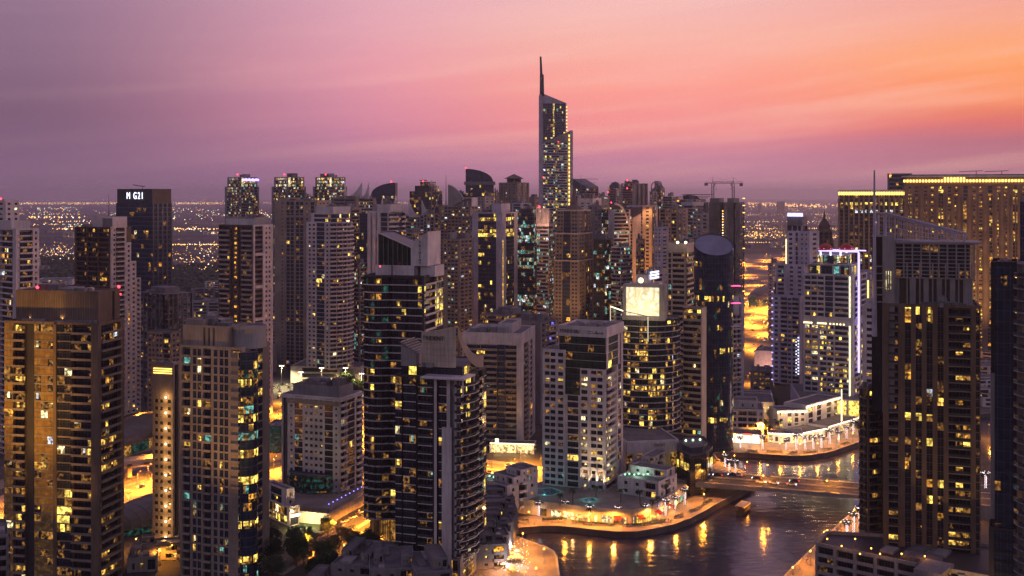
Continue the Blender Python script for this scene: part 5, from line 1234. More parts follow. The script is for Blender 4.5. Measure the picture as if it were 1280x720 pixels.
T = Tower('apartment_tower', 'grey curved tower cut by the right edge, its balcony ends catching small lamps', 'tower', base_of([p0, p1, p2]), wall='grey', band='grey', p=.08, fh=3.4, bproj=1.0, rail='glass', nwin=60)
ap = arc_pts(p0, p1, 1.0, 3); zt = Zp(330, d); T.block(ap + [p2, (p2[0] + 9, p2[1] + 20), (p0[0] + 12, p0[1] + 22)], 0, zt, ["R1"] * 4 + ["P1"]); K = [(x * .006 + p1[0] * .994, y) for x, y in ap]
A4 = [(p0[0] + 1.2, p0[1] + .5), p1, p2, (p0[0] + 12, p0[1] + 22)]; T.block(A4, zt, Zp(252, d), ["G1 G1", "G1", "P1"], glass='glass_blue', band='slate'); 
m = MB()
for k in range(40): m.box(p0[0] - .5, p0[0] - .2, p0[1] - .4, p0[1] - .1, zt - 4 - k * 3.4, zt - 3.5 - k * 3.4, 'city_gold' if k % 3 == 0 else 'pinkwhite')
T.add('edge_lamps', m); T.done()

# ================================================================== far towers across the highway
FAR = dict(nwin=24, nbal=0, rail='low')
def far(label, xl, xm, xr, yt, d, a, specs, name='office_tower', done=True, yb=None, **kw):
    k = dict(FAR); st = {x: kw.pop(x) for x in list(kw) if x in ('wall', 'band', 'p', 'pal', 'fh', 'glass', 'row', 'bmat', 'dark', 'nwin', 'band_h', 'rail', 'bproj')}
    st['p'] = st.get('p', .1) * 1.5; k.update(st); R = rect(xl, xm, xr, d, a); T = Tower(name, label, 'tower', base_of(R), **k)
    T.block(R, 0 if yb is None else Zp(yb, d), Zp(yt, d), specs, **kw)
    if done: T.plant(R, Zp(yt, d), 4, 4); T.done()
    return T, R
# three alike lit-band towers on the left skyline
for i, (x, lab) in enumerate(((0, 'leftmost of three alike banded towers with lit office floors, blue sign at its top'), (58.5, 'middle of three alike banded towers, rising behind the tall taupe tower'), (110, 'right of three alike banded towers, just left of the sail roofs'))):
    T, R = far(lab, 281 + x, 302 + x, 324 + x, 234, 1500, 42, ["P.4 H3 P.2", "H3 P.3", "P1"], done=False, wall='grey', band='midgrey', p=.22, pal=PAL_OFFICE + (('lit_cream', 3),), row=.12, fh=3.8, glass='glass')
    T.block(sub(R, .15, 1, .0, .9), Zp(234, 1500), Zp(222, 1500), ["P.3 H2 P.2", "D.4 H2 P.2", "P1"], p=.5, row=.4, dark='lit_cream'); T.plant(sub(R, .15, 1, .1, .9), Zp(222, 1500), 4, 5)
    T.beacon(*Pt(297 + x, 1505), Zp(219, 1500), 1.5)
    if i == 0:
        m = MB(); a, b_ = lerp(R[1], R[2], .15), lerp(R[1], R[2], .95)
        for k in range(9): p = lerp(a, b_, k / 8); m.box(p[0] - 1.2, p[0] + 1.2, p[1] - 1.6, p[1] - 1, Zp(226, 1500), Zp(223.4 - (k % 2) * .6, 1500), 'neon_blue')
        T.add('blue_sign', m)
    T.done()
def sail(T, px, d, y0, ytop, ybase, wpx, mat='lilac', thick=3, flip=False):
    """A concave sail fin: high and pointed on one side, swooping down to the other."""
    m = MB(); n = 10; P_ = []
    for k in range(n + 1):
        u = k / n; P_.append((*Pt(px + wpx * u * (-1 if flip else 1), d + y0), Zp(ytop + (ybase - ytop) * (1 - (1 - u) ** 2.4), d)))
    zb = Zp(ybase + 2, d)
    for k in range(n):
        a, b_ = P_[k], P_[k + 1]
        for s_ in (0, thick):
            m.poly([(a[0], a[1] + s_, zb), (b_[0], b_[1] + s_, zb), (b_[0], b_[1] + s_, b_[2]), (a[0], a[1] + s_, a[2])], mat)
        m.poly([a, b_, (b_[0], b_[1] + thick, b_[2]), (a[0], a[1] + thick, a[2])], mat)
    m.poly([(P_[0][0], P_[0][1], zb), P_[0], (P_[0][0], P_[0][1] + thick, P_[0][2]), (P_[0][0], P_[0][1] + thick, zb)], mat); T.add('roof_sail', m)
T, R = far('tan tower with a concave roof sweeping up to two pointed fins', 416, 445, 470, 249, 1250, 26, ["P.3 H2 P.2 H2 P.3", "P.3 H1.5 P.3", "P1"], done=False, wall='tan', band='grey', p=.08, pal=PAL_OFFICE, fh=3.6)
T.block(sub(R, .15, 1, .0, .8), Zp(249, 1250), Zp(246, 1250), ["P1"]); sail(T, 452, 1250, 6, 228, 246, 22, 'pinkwhite', 5, True); sail(T, 461, 1250, 10, 228, 246, 10, 'pinkwhite', 5, True); sail(T, 430, 1250, 14, 227, 246, 6, 'pinkwhite', 5, False); T.done()
def dome_tower(label, xl, xr, yt, yside, d, flip, **kw):
    R = rectd(xl, xr, d, 30, 0); k = dict(FAR); k.update(kw); T = Tower('office_tower', label, 'tower', base_of(R), **k)
    zs = Zp(yside, d); T.block(R, 0, zs, ["K1 K1 K1 K1", "K1 K1", "P1"], cap=False)
    m = MB(); n = 12; prev = None
    for i in range(n + 1):
        u = i / n; x = R[0][0] + (R[1][0] - R[0][0]) * (u if not flip else 1 - u); z = zs + (Zp(yt, d) - zs) * sqrt(max(0, 1 - (1 - u) ** 2))
        cur = (x, R[0][1], z)
        if prev:
            a, b_ = (prev, cur) if not flip else (cur, prev)
            m.poly([(a[0], a[1], zs), (b_[0], b_[1], zs), b_, a], k.get('glass', 'glass_blue')); m.poly([a, b_, (b_[0], b_[1] + 30, b_[2]), (a[0], a[1] + 30, a[2])], 'slate'); m.poly([(b_[0], b_[1] + 30, zs), (a[0], a[1] + 30, zs), (a[0], a[1] + 30, a[2]), (b_[0], b_[1] + 30, b_[2])], 'slate')
        prev = cur
    x = prev[0]; m.poly([(x, R[0][1], zs), (x, R[0][1] + 30, zs), (x, R[0][1] + 30, prev[2]), (x, R[0][1], prev[2])], 'slate'); T.add('vaulted_top', m)
    return T, R
T, R = dome_tower('dark glass tower with quarter round roof, red beacon on its peak', 463, 494, 228.5, 245, 1450, False, wall='slate', band='frame', p=.07, pal=PAL_YEL, glass='glass_blue'); T.beacon(*Pt(489, 1452), Zp(228, 1450), 1.4); sail(T, 494, 1250, -230, 244, 268, 14, 'pinkwhite', 4, True); sail(T, 478, 1250, -230, 246, 268, 12, 'pinkwhite', 4, True); T.done()
T, R = far('black stepped tower with red beacon behind two metal sails', 512, 537, 553, 240, 1450, 30, ["K1 K1 K1", "K1 K1", "P1"], done=False, wall='dark', band='frame', p=.06, pal=PAL_YEL, glass='glass'); T.block(sub(R, .2, .9, .1, .9), Zp(240, 1450), Zp(233, 1450), ["K1 K1"]); T.block(sub(R, .4, .8, .2, .8), Zp(233, 1450), Zp(228, 1450), ["K1"]); m = MB(); p = Pt(529, 1450); m.box(p[0] - 5, p[0] + 5, p[1], p[1] + 4, Zp(226, 1450), Zp(225, 1450), 'dark'); m.box(p[0] - .6, p[0] + .6, p[1], p[1] + 1, Zp(228, 1450), Zp(226, 1450), 'dark'); T.add('helipad', m); T.beacon(p[0], p[1] - 2, Zp(227.5, 1450), 1.4); T.done()
T, R = far('banded grey tower with sail fins and thin mast, before the black stepped one', 506, 540, 556, 270, 1150, 18, ["P.3 H3 P.3 T.6 P.3 H3 P.3", "P.3 H1 P.3 D.5", "P1"], done=False, wall='grey', band='grey', p=.06, pal=PAL_OFFICE, fh=3.6)
sail(T, 511, 1150, 4, 250, 270, 14, 'pinkwhite', 4); sail(T, 527, 1150, 4, 250, 270, 16, 'pinkwhite', 4); T.mast(*Pt(539.5, 1148), Zp(270, 1150), Zp(225, 1150), .5); m = MB(); p = [(*Pt(541 + 10 * sin(k / 8 * 1.6), 1148), Zp(268 - 30 * sin(k / 8 * 1.57), 1150)) for k in range(9)]
for a, b_ in zip(p, p[1:]): m.tube(a, b_, .5, .5, 'grey', 5)
T.add('curved_mast', m); T.done()
T, R = far('tower with an arched facade and half dome crest beside a needle mast', 549, 588, 602, 258, 1100, 16, ["P.4 W1 W1 W1 W1 W1 W1 W1 W1 P.4", "P.3 W1 W1 W1 P.3", "P1"], name='apartment_tower', done=False, wall='tan', band='tan', p=.13, pal=PAL_OFFICE, fh=3.4)
m = MB(); d = 1098
for y0 in (0, -2):
    pr = None
    for k in range(15):
        a = pi / 2 * k / 14; cur = (*Pt(588 - 30 * sin(a), d), Zp(290 - 41 * cos(a), d))
        if pr: m.tube(pr, cur, 1.0, 1.0, 'tan', 5)
        pr = cur
T.add('facade_arch', m); m = MB(); pr = None
for k in range(13):
    u = k / 12; cur = (*Pt(560 + 24 * u, d + 6), Zp(231 + 25 * u ** 1.8, d))
    if pr:
        m.poly([(pr[0], pr[1], Zp(259, d)), (cur[0], cur[1], Zp(259, d)), cur, pr], 'grey'); m.poly([pr, cur, (cur[0], cur[1] + 8, cur[2]), (pr[0], pr[1] + 8, pr[2])], 'slate'); m.tube(pr, cur, .6, .6, 'lilac', 5)
    pr = cur
m.poly([(*Pt(560, d + 6), Zp(259, d)), (*Pt(560, d + 6), Zp(231, d)), (Pt(560, d + 6)[0], d + 14, Zp(231, d)), (Pt(560, d + 6)[0], d + 14, Zp(259, d))], 'slate'); T.add('half_dome_crest', m)
T.mast(*Pt(557.5, d), Zp(258, d), Zp(219, d), .6); T.block(sub(R, .75, 1.05, .0, .5), Zp(258, d), Zp(248, d), ["P.3 D1 P.3 D1 P.3", "P1"], wall='pinkwhite', dark='tan'); T.done()
T, R = dome_tower('grey tower with curved sloping glass top and red beacon, highest left of the tallest tower', 582, 617, 211, 228, 1400, True, wall='slate', band='frame', p=.08, pal=PAL_OFFICE, glass='glass_blue'); T.block(grow(R, 1.1), Zp(231, 1400), Zp(227, 1400), ["P1"], par=0, wall='midgrey'); T.beacon(*Pt(582.5, 1401), Zp(211, 1400), 1.4)
T.done()
T, R = far('tan stone tower with pyramid roof and pilasters', 624, 646, 661, 229, 1350, 36, ["F.3 S1 F.3 S1 S1 F.3 S1 F.3", "F.3 S1 F.3 S1 F.3", "P1"], name='apartment_tower', done=False, wall='tan', band='tan', p=.05, fh=3.5)
c_ = base_of(R); d = 1350; z0_ = Zp(229, d); hw_ = 11
T.block([(c_[0] - 9, c_[1] - 9), (c_[0] + 9, c_[1] - 9), (c_[0] + 9, c_[1] + 9), (c_[0] - 9, c_[1] + 9)], z0_, Zp(223, d), ["P.3 D1 P.3 D1 P.3"], par=0); m = MB(); z1_ = Zp(223, d)
for k in range(4):
    a, b_ = [(-12, -12), (12, -12), (12, 12), (-12, 12)][k], [(12, -12), (12, 12), (-12, 12), (-12, -12)][k]; m.poly([(c_[0] + a[0], c_[1] + a[1], z1_), (c_[0] + b_[0], c_[1] + b_[1], z1_), (c_[0], c_[1], Zp(217, d))], 'brown')
T.add('pyramid_roof', m); T.done()
T, R = far('pale portal framed tower with dark glass front and lit top storeys under the frame', 590, 628, 647, 267, 1000, 20, ["P.9 G2.6 P.9", "P.35 P.3 G1.6 P.7", "P1"], name='office_tower', done=False, wall='lilac', band='slate', p=.05, pal=PAL_YEL, fh=3.6, glass='glass_blue', lit=lambda ci, f, nf: 'lit_yellow' if (nf - f) in (2, 5, 6) else None, nwin=60); T.block(sub(R, .55, .85, .2, .8), Zp(267, 1000), Zp(256, 1000), ["P1"], wall='lilac')
for u in (.02, .2): p = lerp(R[1], R[2], u); m = MB(); m.box(p[0], p[0] + .6, p[1] - .8, p[1] - .3, Zp(420, 1000), Zp(300, 1000), 'lit_warm' if u < .1 else 'pinkwhite'); T.add('corner_strip', m)
T.plant(R, Zp(267, 1000), 4, 3); T.done()
far('dark office tower with whole floors lit teal green', 646, 667, 676, 262, 1060, 24, ["G1 G1 G1 G1", "G1 G1", "P1"], wall='slate', band='frame', p=.06, pal=PAL_TEAL, row=.34, fh=3.6, glass='glass_blue', nwin=80)
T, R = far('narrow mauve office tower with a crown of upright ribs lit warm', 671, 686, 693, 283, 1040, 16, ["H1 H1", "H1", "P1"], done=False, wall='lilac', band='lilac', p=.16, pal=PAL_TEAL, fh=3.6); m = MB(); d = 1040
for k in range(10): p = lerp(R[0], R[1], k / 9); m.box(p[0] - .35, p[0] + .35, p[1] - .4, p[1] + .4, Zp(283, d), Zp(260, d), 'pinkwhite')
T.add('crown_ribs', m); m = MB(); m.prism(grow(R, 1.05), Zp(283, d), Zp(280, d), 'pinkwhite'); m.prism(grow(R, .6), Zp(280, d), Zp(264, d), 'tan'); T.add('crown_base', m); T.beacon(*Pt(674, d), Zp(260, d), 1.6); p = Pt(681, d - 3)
light('crown_light', 'POINT', (p[0] - T.off[0], p[1] - 6 - T.off[1], Zp(278, d)), 6000, (1, .5, .3), T.root, 1); T.done()
d = 1010; R = rect(694, 723, 740, d, 24)
T = Tower('apartment_tower', 'warm brown tiered stone tower with spire, in the middle of the skyline', 'tower', base_of(R), wall='tan', band='tan', p=.07, pal=PAL_GOLD + (('lit_teal', 2),), fh=3.4, nwin=80, glass='glass_blue')
sp_ = ["F.25 W.8 W.8 F.25 K2 F.25 W.8 W.8 F.25", "F.25 W.8 W.8 F.25 K1.4 F.25 W.8 F.25", "P1"]
T.block(grow(R, 1.06), 0, Zp(327, d), sp_); T.block(R, Zp(327, d), Zp(293, d), sp_); T.block(grow(R, .92), Zp(293, d), Zp(264, d), sp_); m = MB()
for y, k in ((327, 1.09), (293, 1.03), (264, .95)): m.prism(grow(R, k), Zp(y, d), Zp(y - 1.6, d), 'cream')
T.add('cornice', m); c_ = base_of(R); m = MB(); m.lathe((c_[0], c_[1], 0), [(9, Zp(263, d)), (7, Zp(259, d)), (3.4, Zp(256, d)), (2.4, Zp(250, d)), (.2, Zp(236, d))], 'brown', 10); T.add('spire', m); T.done()
flood('floodlight', 'floodlight at the foot of the warm brown tiered tower, left side', (R[0][0] - 5, R[0][1] - 40, .1), (R[0][0] + 10, R[0][1], 110), 1.3e5, (1, .5, .18), 60)
flood('floodlight', 'floodlight at the foot of the warm brown tiered tower, right side', (R[1][0] + 22, R[1][1] - 32, .1), (R[1][0] + 2, R[1][1], 110), 1.3e5, (1, .5, .18), 60)
far('thin dark gridded tower squeezed right of the warm brown tiered tower', 735, 742, 752, 258, 1080, 40, ["P.3 S1 P.3", "P.3 S1 S1 P.3", "P1"], wall='midgrey', band='midgrey', p=.06)
# white tower with a curved raking top
d = 1080; R = rect(752, 768, 788, d, 62)
T = Tower('office_tower', 'grey and teal lit tower whose top curves down to the right like a sail', 'tower', base_of(R), wall='pinkwhite', band='pinkwhite', p=.1, row=.12, pal=PAL_TEAL, fh=3.6, glass='glass', nwin=60)
T.block(R, 0, Zp(262, d), ["K1 P.6 P.3", "H3 P.3", "P1"], cap=True, par=0); m = MB(); a, b_ = R[1], R[2]; pr = None; n = 10
for k in range(n + 1):
    u = k / n; p = lerp(R[1], R[2], u); cur = (p[0], p[1] - .6, Zp(255 + 32 * u ** 2.6 - 0, d))
    if pr:
        zb = Zp(300, d); q_ = [(pr[0], pr[1], zb), (cur[0], cur[1], zb), cur, pr]
        if u > .5 or True: m.poly([pr, cur, (cur[0] - 8, cur[1] + 12, cur[2]), (pr[0] - 8, pr[1] + 12, pr[2])], 'pinkwhite')
        m.tube(pr, cur, 1.1, 1.1, 'pinkwhite', 5)
    pr = cur
T.add('curved_roof_edge', m); T.beacon(*Pt(764, d), Zp(254, d), 1.0); T.done()
far('slim glass tower glowing gold near its foot, right of the sail topped tower', 780, 786, 796, 273, 1120, 40, ["P.3 K1", "K1 P.3", "P1"], wall='pinkwhite', band='pinkwhite', p=.12, pal=PAL_GOLD)
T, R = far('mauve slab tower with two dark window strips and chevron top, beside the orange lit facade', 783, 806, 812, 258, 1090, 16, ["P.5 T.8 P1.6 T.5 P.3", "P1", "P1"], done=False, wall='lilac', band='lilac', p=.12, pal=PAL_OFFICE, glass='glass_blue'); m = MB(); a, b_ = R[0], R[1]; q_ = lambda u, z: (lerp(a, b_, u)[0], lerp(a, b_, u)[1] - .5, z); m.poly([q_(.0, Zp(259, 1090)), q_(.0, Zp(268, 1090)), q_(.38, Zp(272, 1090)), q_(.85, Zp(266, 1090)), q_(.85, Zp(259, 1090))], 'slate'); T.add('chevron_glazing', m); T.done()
d = 1085; R = rect(803, 815, 822, d, 18)
T = Tower('office_tower', 'slim tower with pale facade floodlit orange from below', 'tower', base_of(R), wall='cream', band='cream', p=.2, pal=PAL_GOLD, fh=3.6, nwin=50); T.block(R, 0, Zp(258, d), ["P.7 W1 P.6", "P.2 K1 P.4", "P1"]); T.done()
flood('floodlight', 'floodlight aimed up the orange lit facade', (Pt(806, d - 34)[0], d - 34, .1), (R[1][0] - 4, R[1][1], 100), 7.0e5, (1, .36, .08), 40)
for px, py, dd in ((806, 262, 1082),):
    p = Pt(px, dd); flood('floodlight', 'roof floodlight above the orange lit facade', (p[0] + 3, p[1] - 7, Zp(256, d)), (R[1][0] - 4, R[1][1], Zp(300, d)), 5.0e4, (1, .42, .14), 110)
far('beige gridded tower with bright lamps along its roof edge', 824, 846, 860, 262, 1060, 26, ["P.4 B2 P.3 W1 W1 P.3 B2 P.3", "P.3 S1 S1 P.3", "P1"], name='apartment_tower', wall='beige', band='beige', p=.10, pal=PAL_YEL)
T, R = far('cylinder fronted dark tower under construction netting, left of the crane frames', 853, 866, 880, 257, 1150, 42, ["H2", "H2", "P1"], done=False, wall='grey', band='grey', p=.14, pal=PAL_TEAL); T.block(grow(R, 1.12), Zp(257, 1150), Zp(254, 1150), ["P1"], wall='bluewhite'); T.plant(R, Zp(254, 1150), 3, 4); T.done()
# frames with cranes
R = rect(880, 902, 912, 1060, 30); T, zz = frame_building('concrete_frame', 'tall grey construction frame with a tower crane, left of the pair by the highway', R, Zp(250, 1060), 3.6, (7, 5), skin=.75, mat='concrete'); T.plant(R, zz, 4, 3); T.done()
R = rect(903, 918, 930, 1030, 36); T, zz = frame_building('concrete_frame', 'tall netted construction frame with strings of work lamps on its right corner', R, Zp(251, 1030), 3.6, (6, 5), skin=.8, mat='concrete'); m = MB()
for k in sorted(random.Random(8).sample(range(42), 24)): p = R[2]; m.box(p[0] - 1.6, p[0] + .5, p[1] - 2.2, p[1] - 1.6, 8 + k * 3.4, 8.7 + k * 3.4, 'city_gold' if k % 2 else 'pinkwhite')
for k in range(30): p = R[0]; m.box(p[0] - .4, p[0] + .5, p[1] - 1.6, p[1] - 1.1, 60 + k * 2.6, 61 + k * 2.6, 'city_gold' if k % 3 else 'city_white')
T.add('work_lamps', m); T.done()
def crane(label, px, d, y_base, y_top, jl, cl, yaw, mat='steel'):
    p = Pt(px, d); zb, zt = Zp(y_base, d), Zp(y_top, d); r = empty('tower_crane', (p[0], p[1], zb)); tag(r, label, 'crane'); h = zt - zb
    m = MB(); s = 1.0
    for (x, y) in ((-s, -s), (s, -s), (s, s), (-s, s)): m.box(x - .16, x + .16, y - .16, y + .16, 0, h, mat)
    k = 0
    while k * 2.4 < h - 2.4:
        z = k * 2.4; m.tube((-s, -s, z), (s, -s, z + 2.4), .12, .12, mat, 4); m.tube((s, s, z), (-s, s, z + 2.4), .12, .12, mat, 4); m.tube((-s, -s, z + 2.4), (-s, s, z), .12, .12, mat, 4); m.tube((s, s, z + 2.4), (s, -s, z), .12, .12, mat, 4); k += 1
    m.build('mast', r)
    rot = lambda x, y, z: (cos(yaw) * x - sin(yaw) * y, sin(yaw) * x + cos(yaw) * y, z)
    m = MB()
    for (y, z) in ((-.7, h), (.7, h), (0, h + 1.5)): m.tube(rot(0, y, z), rot(jl, y * .6, z), .16, .12, mat, 4)
    for k in range(int(jl / 2)): m.tube(rot(k * 2, .7, h), rot(k * 2 + 1, 0, h + 1.5), .09, .09, mat, 4); m.tube(rot(k * 2 + 1, 0, h + 1.5), rot(k * 2 + 2, -.7, h), .09, .09, mat, 4)
    m.build('jib', r); m = MB()
    for y in (-.7, .7): m.tube(rot(0, y, h), rot(-cl, y, h), .16, .16, mat, 4)
    m.box(-cl, -cl + 3, -1, 1, h - 2.4, h + .3, 'concrete', rot); m.build('counter_jib', r)
    m = MB(); m.tube((0, 0, h), (0, 0, h + 6), .5, .12, mat, 4); m.tube((0, 0, h + 6), rot(jl * .7, 0, h + 1.5), .07, .07, mat, 4); m.tube((0, 0, h + 6), rot(-cl + 1, 0, h + .3), .07, .07, mat, 4); m.build('cat_head', r)
    m = MB(); m.box(.6, 2.2, -1.2, .3, h - 2.2, h, 'white', rot); m.build('cab', r)
    m = MB(); m.tube(rot(jl * .6, 0, h), rot(jl * .6, 0, h - 5), .05, .05, mat, 4); m.box(jl * .6 - .3, jl * .6 + .3, -.3, .3, h - 5.8, h - 5, mat, rot); m.build('hook_block', r)
crane('tower crane on the grey construction frame, jib pointing right', 891, 1068, 250, 229, 30, 8, 0.05)
crane('tower crane on the netted frame, overlapping the other crane', 916.5, 1042, 251, 229.5, 26, 9, 3.05)
crane('tower crane beside the tallest tower, low on the skyline', 726, 1480, 238, 224.5, 24, 14, .15)
crane('lower dark crane behind the crane beside the tallest tower', 722, 1560, 240, 229, 26, 10, .02)

# ---- the tallest tower with its needle
d = 1640; P_ = lambda px, y=0: Pt(px, d + y)
A1, B1, C1, D1 = P_(674), P_(716, 6), P_(717, 44), P_(676, 40)
T = Tower('skyscraper', 'tallest skyscraper with a raked glass top and needle spire', 'tower', base_of([A1, B1, C1, D1]), wall='bluewhite', band='bluewhite', p=.34, pal=PAL_OFFICE + (('lit_yellow', 4), ('lit_teal', 3)), row=.14, fh=4.0, glass='glass_blue', nwin=100, nbal=0)
lo = [P_(676), P_(713), P_(713, 40), P_(676, 40)]; zs = Zp(166, d)
T.block(lo, 0, Zp(178, d), ["P.4 H1 H1 H1 H1 P.5", "P1"], cap=False)
up = [P_(675.5, 6), P_(708, 6), P_(708, 38), P_(675.5, 38)]
T.block([P_(675.6, 5), P_(708, 5), P_(708, 38), P_(675.6, 38)], Zp(178, d), Zp(129, d), ["P.5 K1 K.8 T.35 K1 K1 P.2", "K1 K1", "P1"], cap=False, row=0, p=.05, lit=lambda ci, f, nf: 'lit_yellow' if ci == 3 and f > 1 else None)
m = MB(); zt0, zt1, z0_ = Zp(115, d), Zp(128.5, d), Zp(129.5, d); a, b_, c_, e_ = up
m.poly([(*a, z0_), (*b_, z0_), (*b_, zt1), (*a, zt0)], 'lilac'); m.poly([(*b_, z0_), (*c_, z0_), (*c_, zt1), (*b_, zt1)], 'slate'); m.poly([(*e_, z0_), (*a, z0_), (*a, zt0), (*e_, zt0)], 'slate'); m.poly([(*c_, z0_), (*e_, z0_), (*e_, zt0), (*c_, zt1)], 'slate'); m.poly([(*a, zt0), (*b_, zt1), (*c_, zt1), (*e_, zt0)], 'bluewhite'); T.add('raked_crown', m)
m = MB(); z1_, z2_ = Zp(178.5, d), Zp(163, d); a, b_ = P_(675, -1.5), P_(714.5, -1.5)
m.poly([(*a, z1_), (*b_, z1_), (*b_, z2_), (*a, Zp(179.5, d))], 'grey'); m.poly([(*a, Zp(179.5, d)), (*b_, z2_), (b_[0], b_[1] + 8, z2_), (a[0], a[1] + 8, Zp(179.5, d))], 'grey')
m.box(P_(712)[0], P_(716)[0], d - 2.5, d + 38, 0, z2_ - .2, 'lilac'); m.box(P_(674.2)[0], P_(677.5)[0], d - 2, d + 36, 0, Zp(118, d), 'lilac'); T.add('edge_fins', m)
m = MB()
for k in range(34): p = P_(711.6, -3.2); m.box(p[0] - .8, p[0] + .6, p[1], p[1] + .5, 40 + k * 6, 43.5 + k * 6, 'neon_gold')
T.add('edge_lights', m); m = MB(); p = P_(708.3, 4)
for k in range(11): m.box(p[0] - .5, p[0] + .9, p[1], p[1] + .6, Zp(176 - k * 4.2, d), Zp(176 - k * 4.2, d) + 1.4, 'city_gold')
T.add('corner_lamps', m)
m = MB(); x0, y0 = P_(677.4, 8); w0 = 3.6
prof = ((Zp(120, d), 3.4, 0), (Zp(93, d), 2.9, -.2), (Zp(92, d), 1.9, -1.0), (Zp(70, d), 1.3, -2.0))
for (za, wa, xa), (zb, wb, xb) in zip(prof, prof[1:]):
    q0 = [(x0 + xa - wa, y0 - 2, za), (x0 + xa + wa, y0 - 2, za), (x0 + xa + wa, y0 + 2, za), (x0 + xa - wa, y0 + 2, za)]; q1 = [(x0 + xb - wb, y0 - 2, zb), (x0 + xb + wb, y0 - 2, zb), (x0 + xb + wb, y0 + 2, zb), (x0 + xb - wb, y0 + 2, zb)]
    for k in range(4): j = (k + 1) % 4; m.poly([q0[k], q0[j], q1[j], q1[k]], 'slate')
    m.poly(q1, 'slate')
T.add('needle_spire', m); T.beacon(*P_(698, -3), Zp(178, d), 1.0); T.beacon(*P_(711, -4), Zp(215, d), 1.0); T.beacon(*P_(679, -4), Zp(222, d), 1.0); T.done()

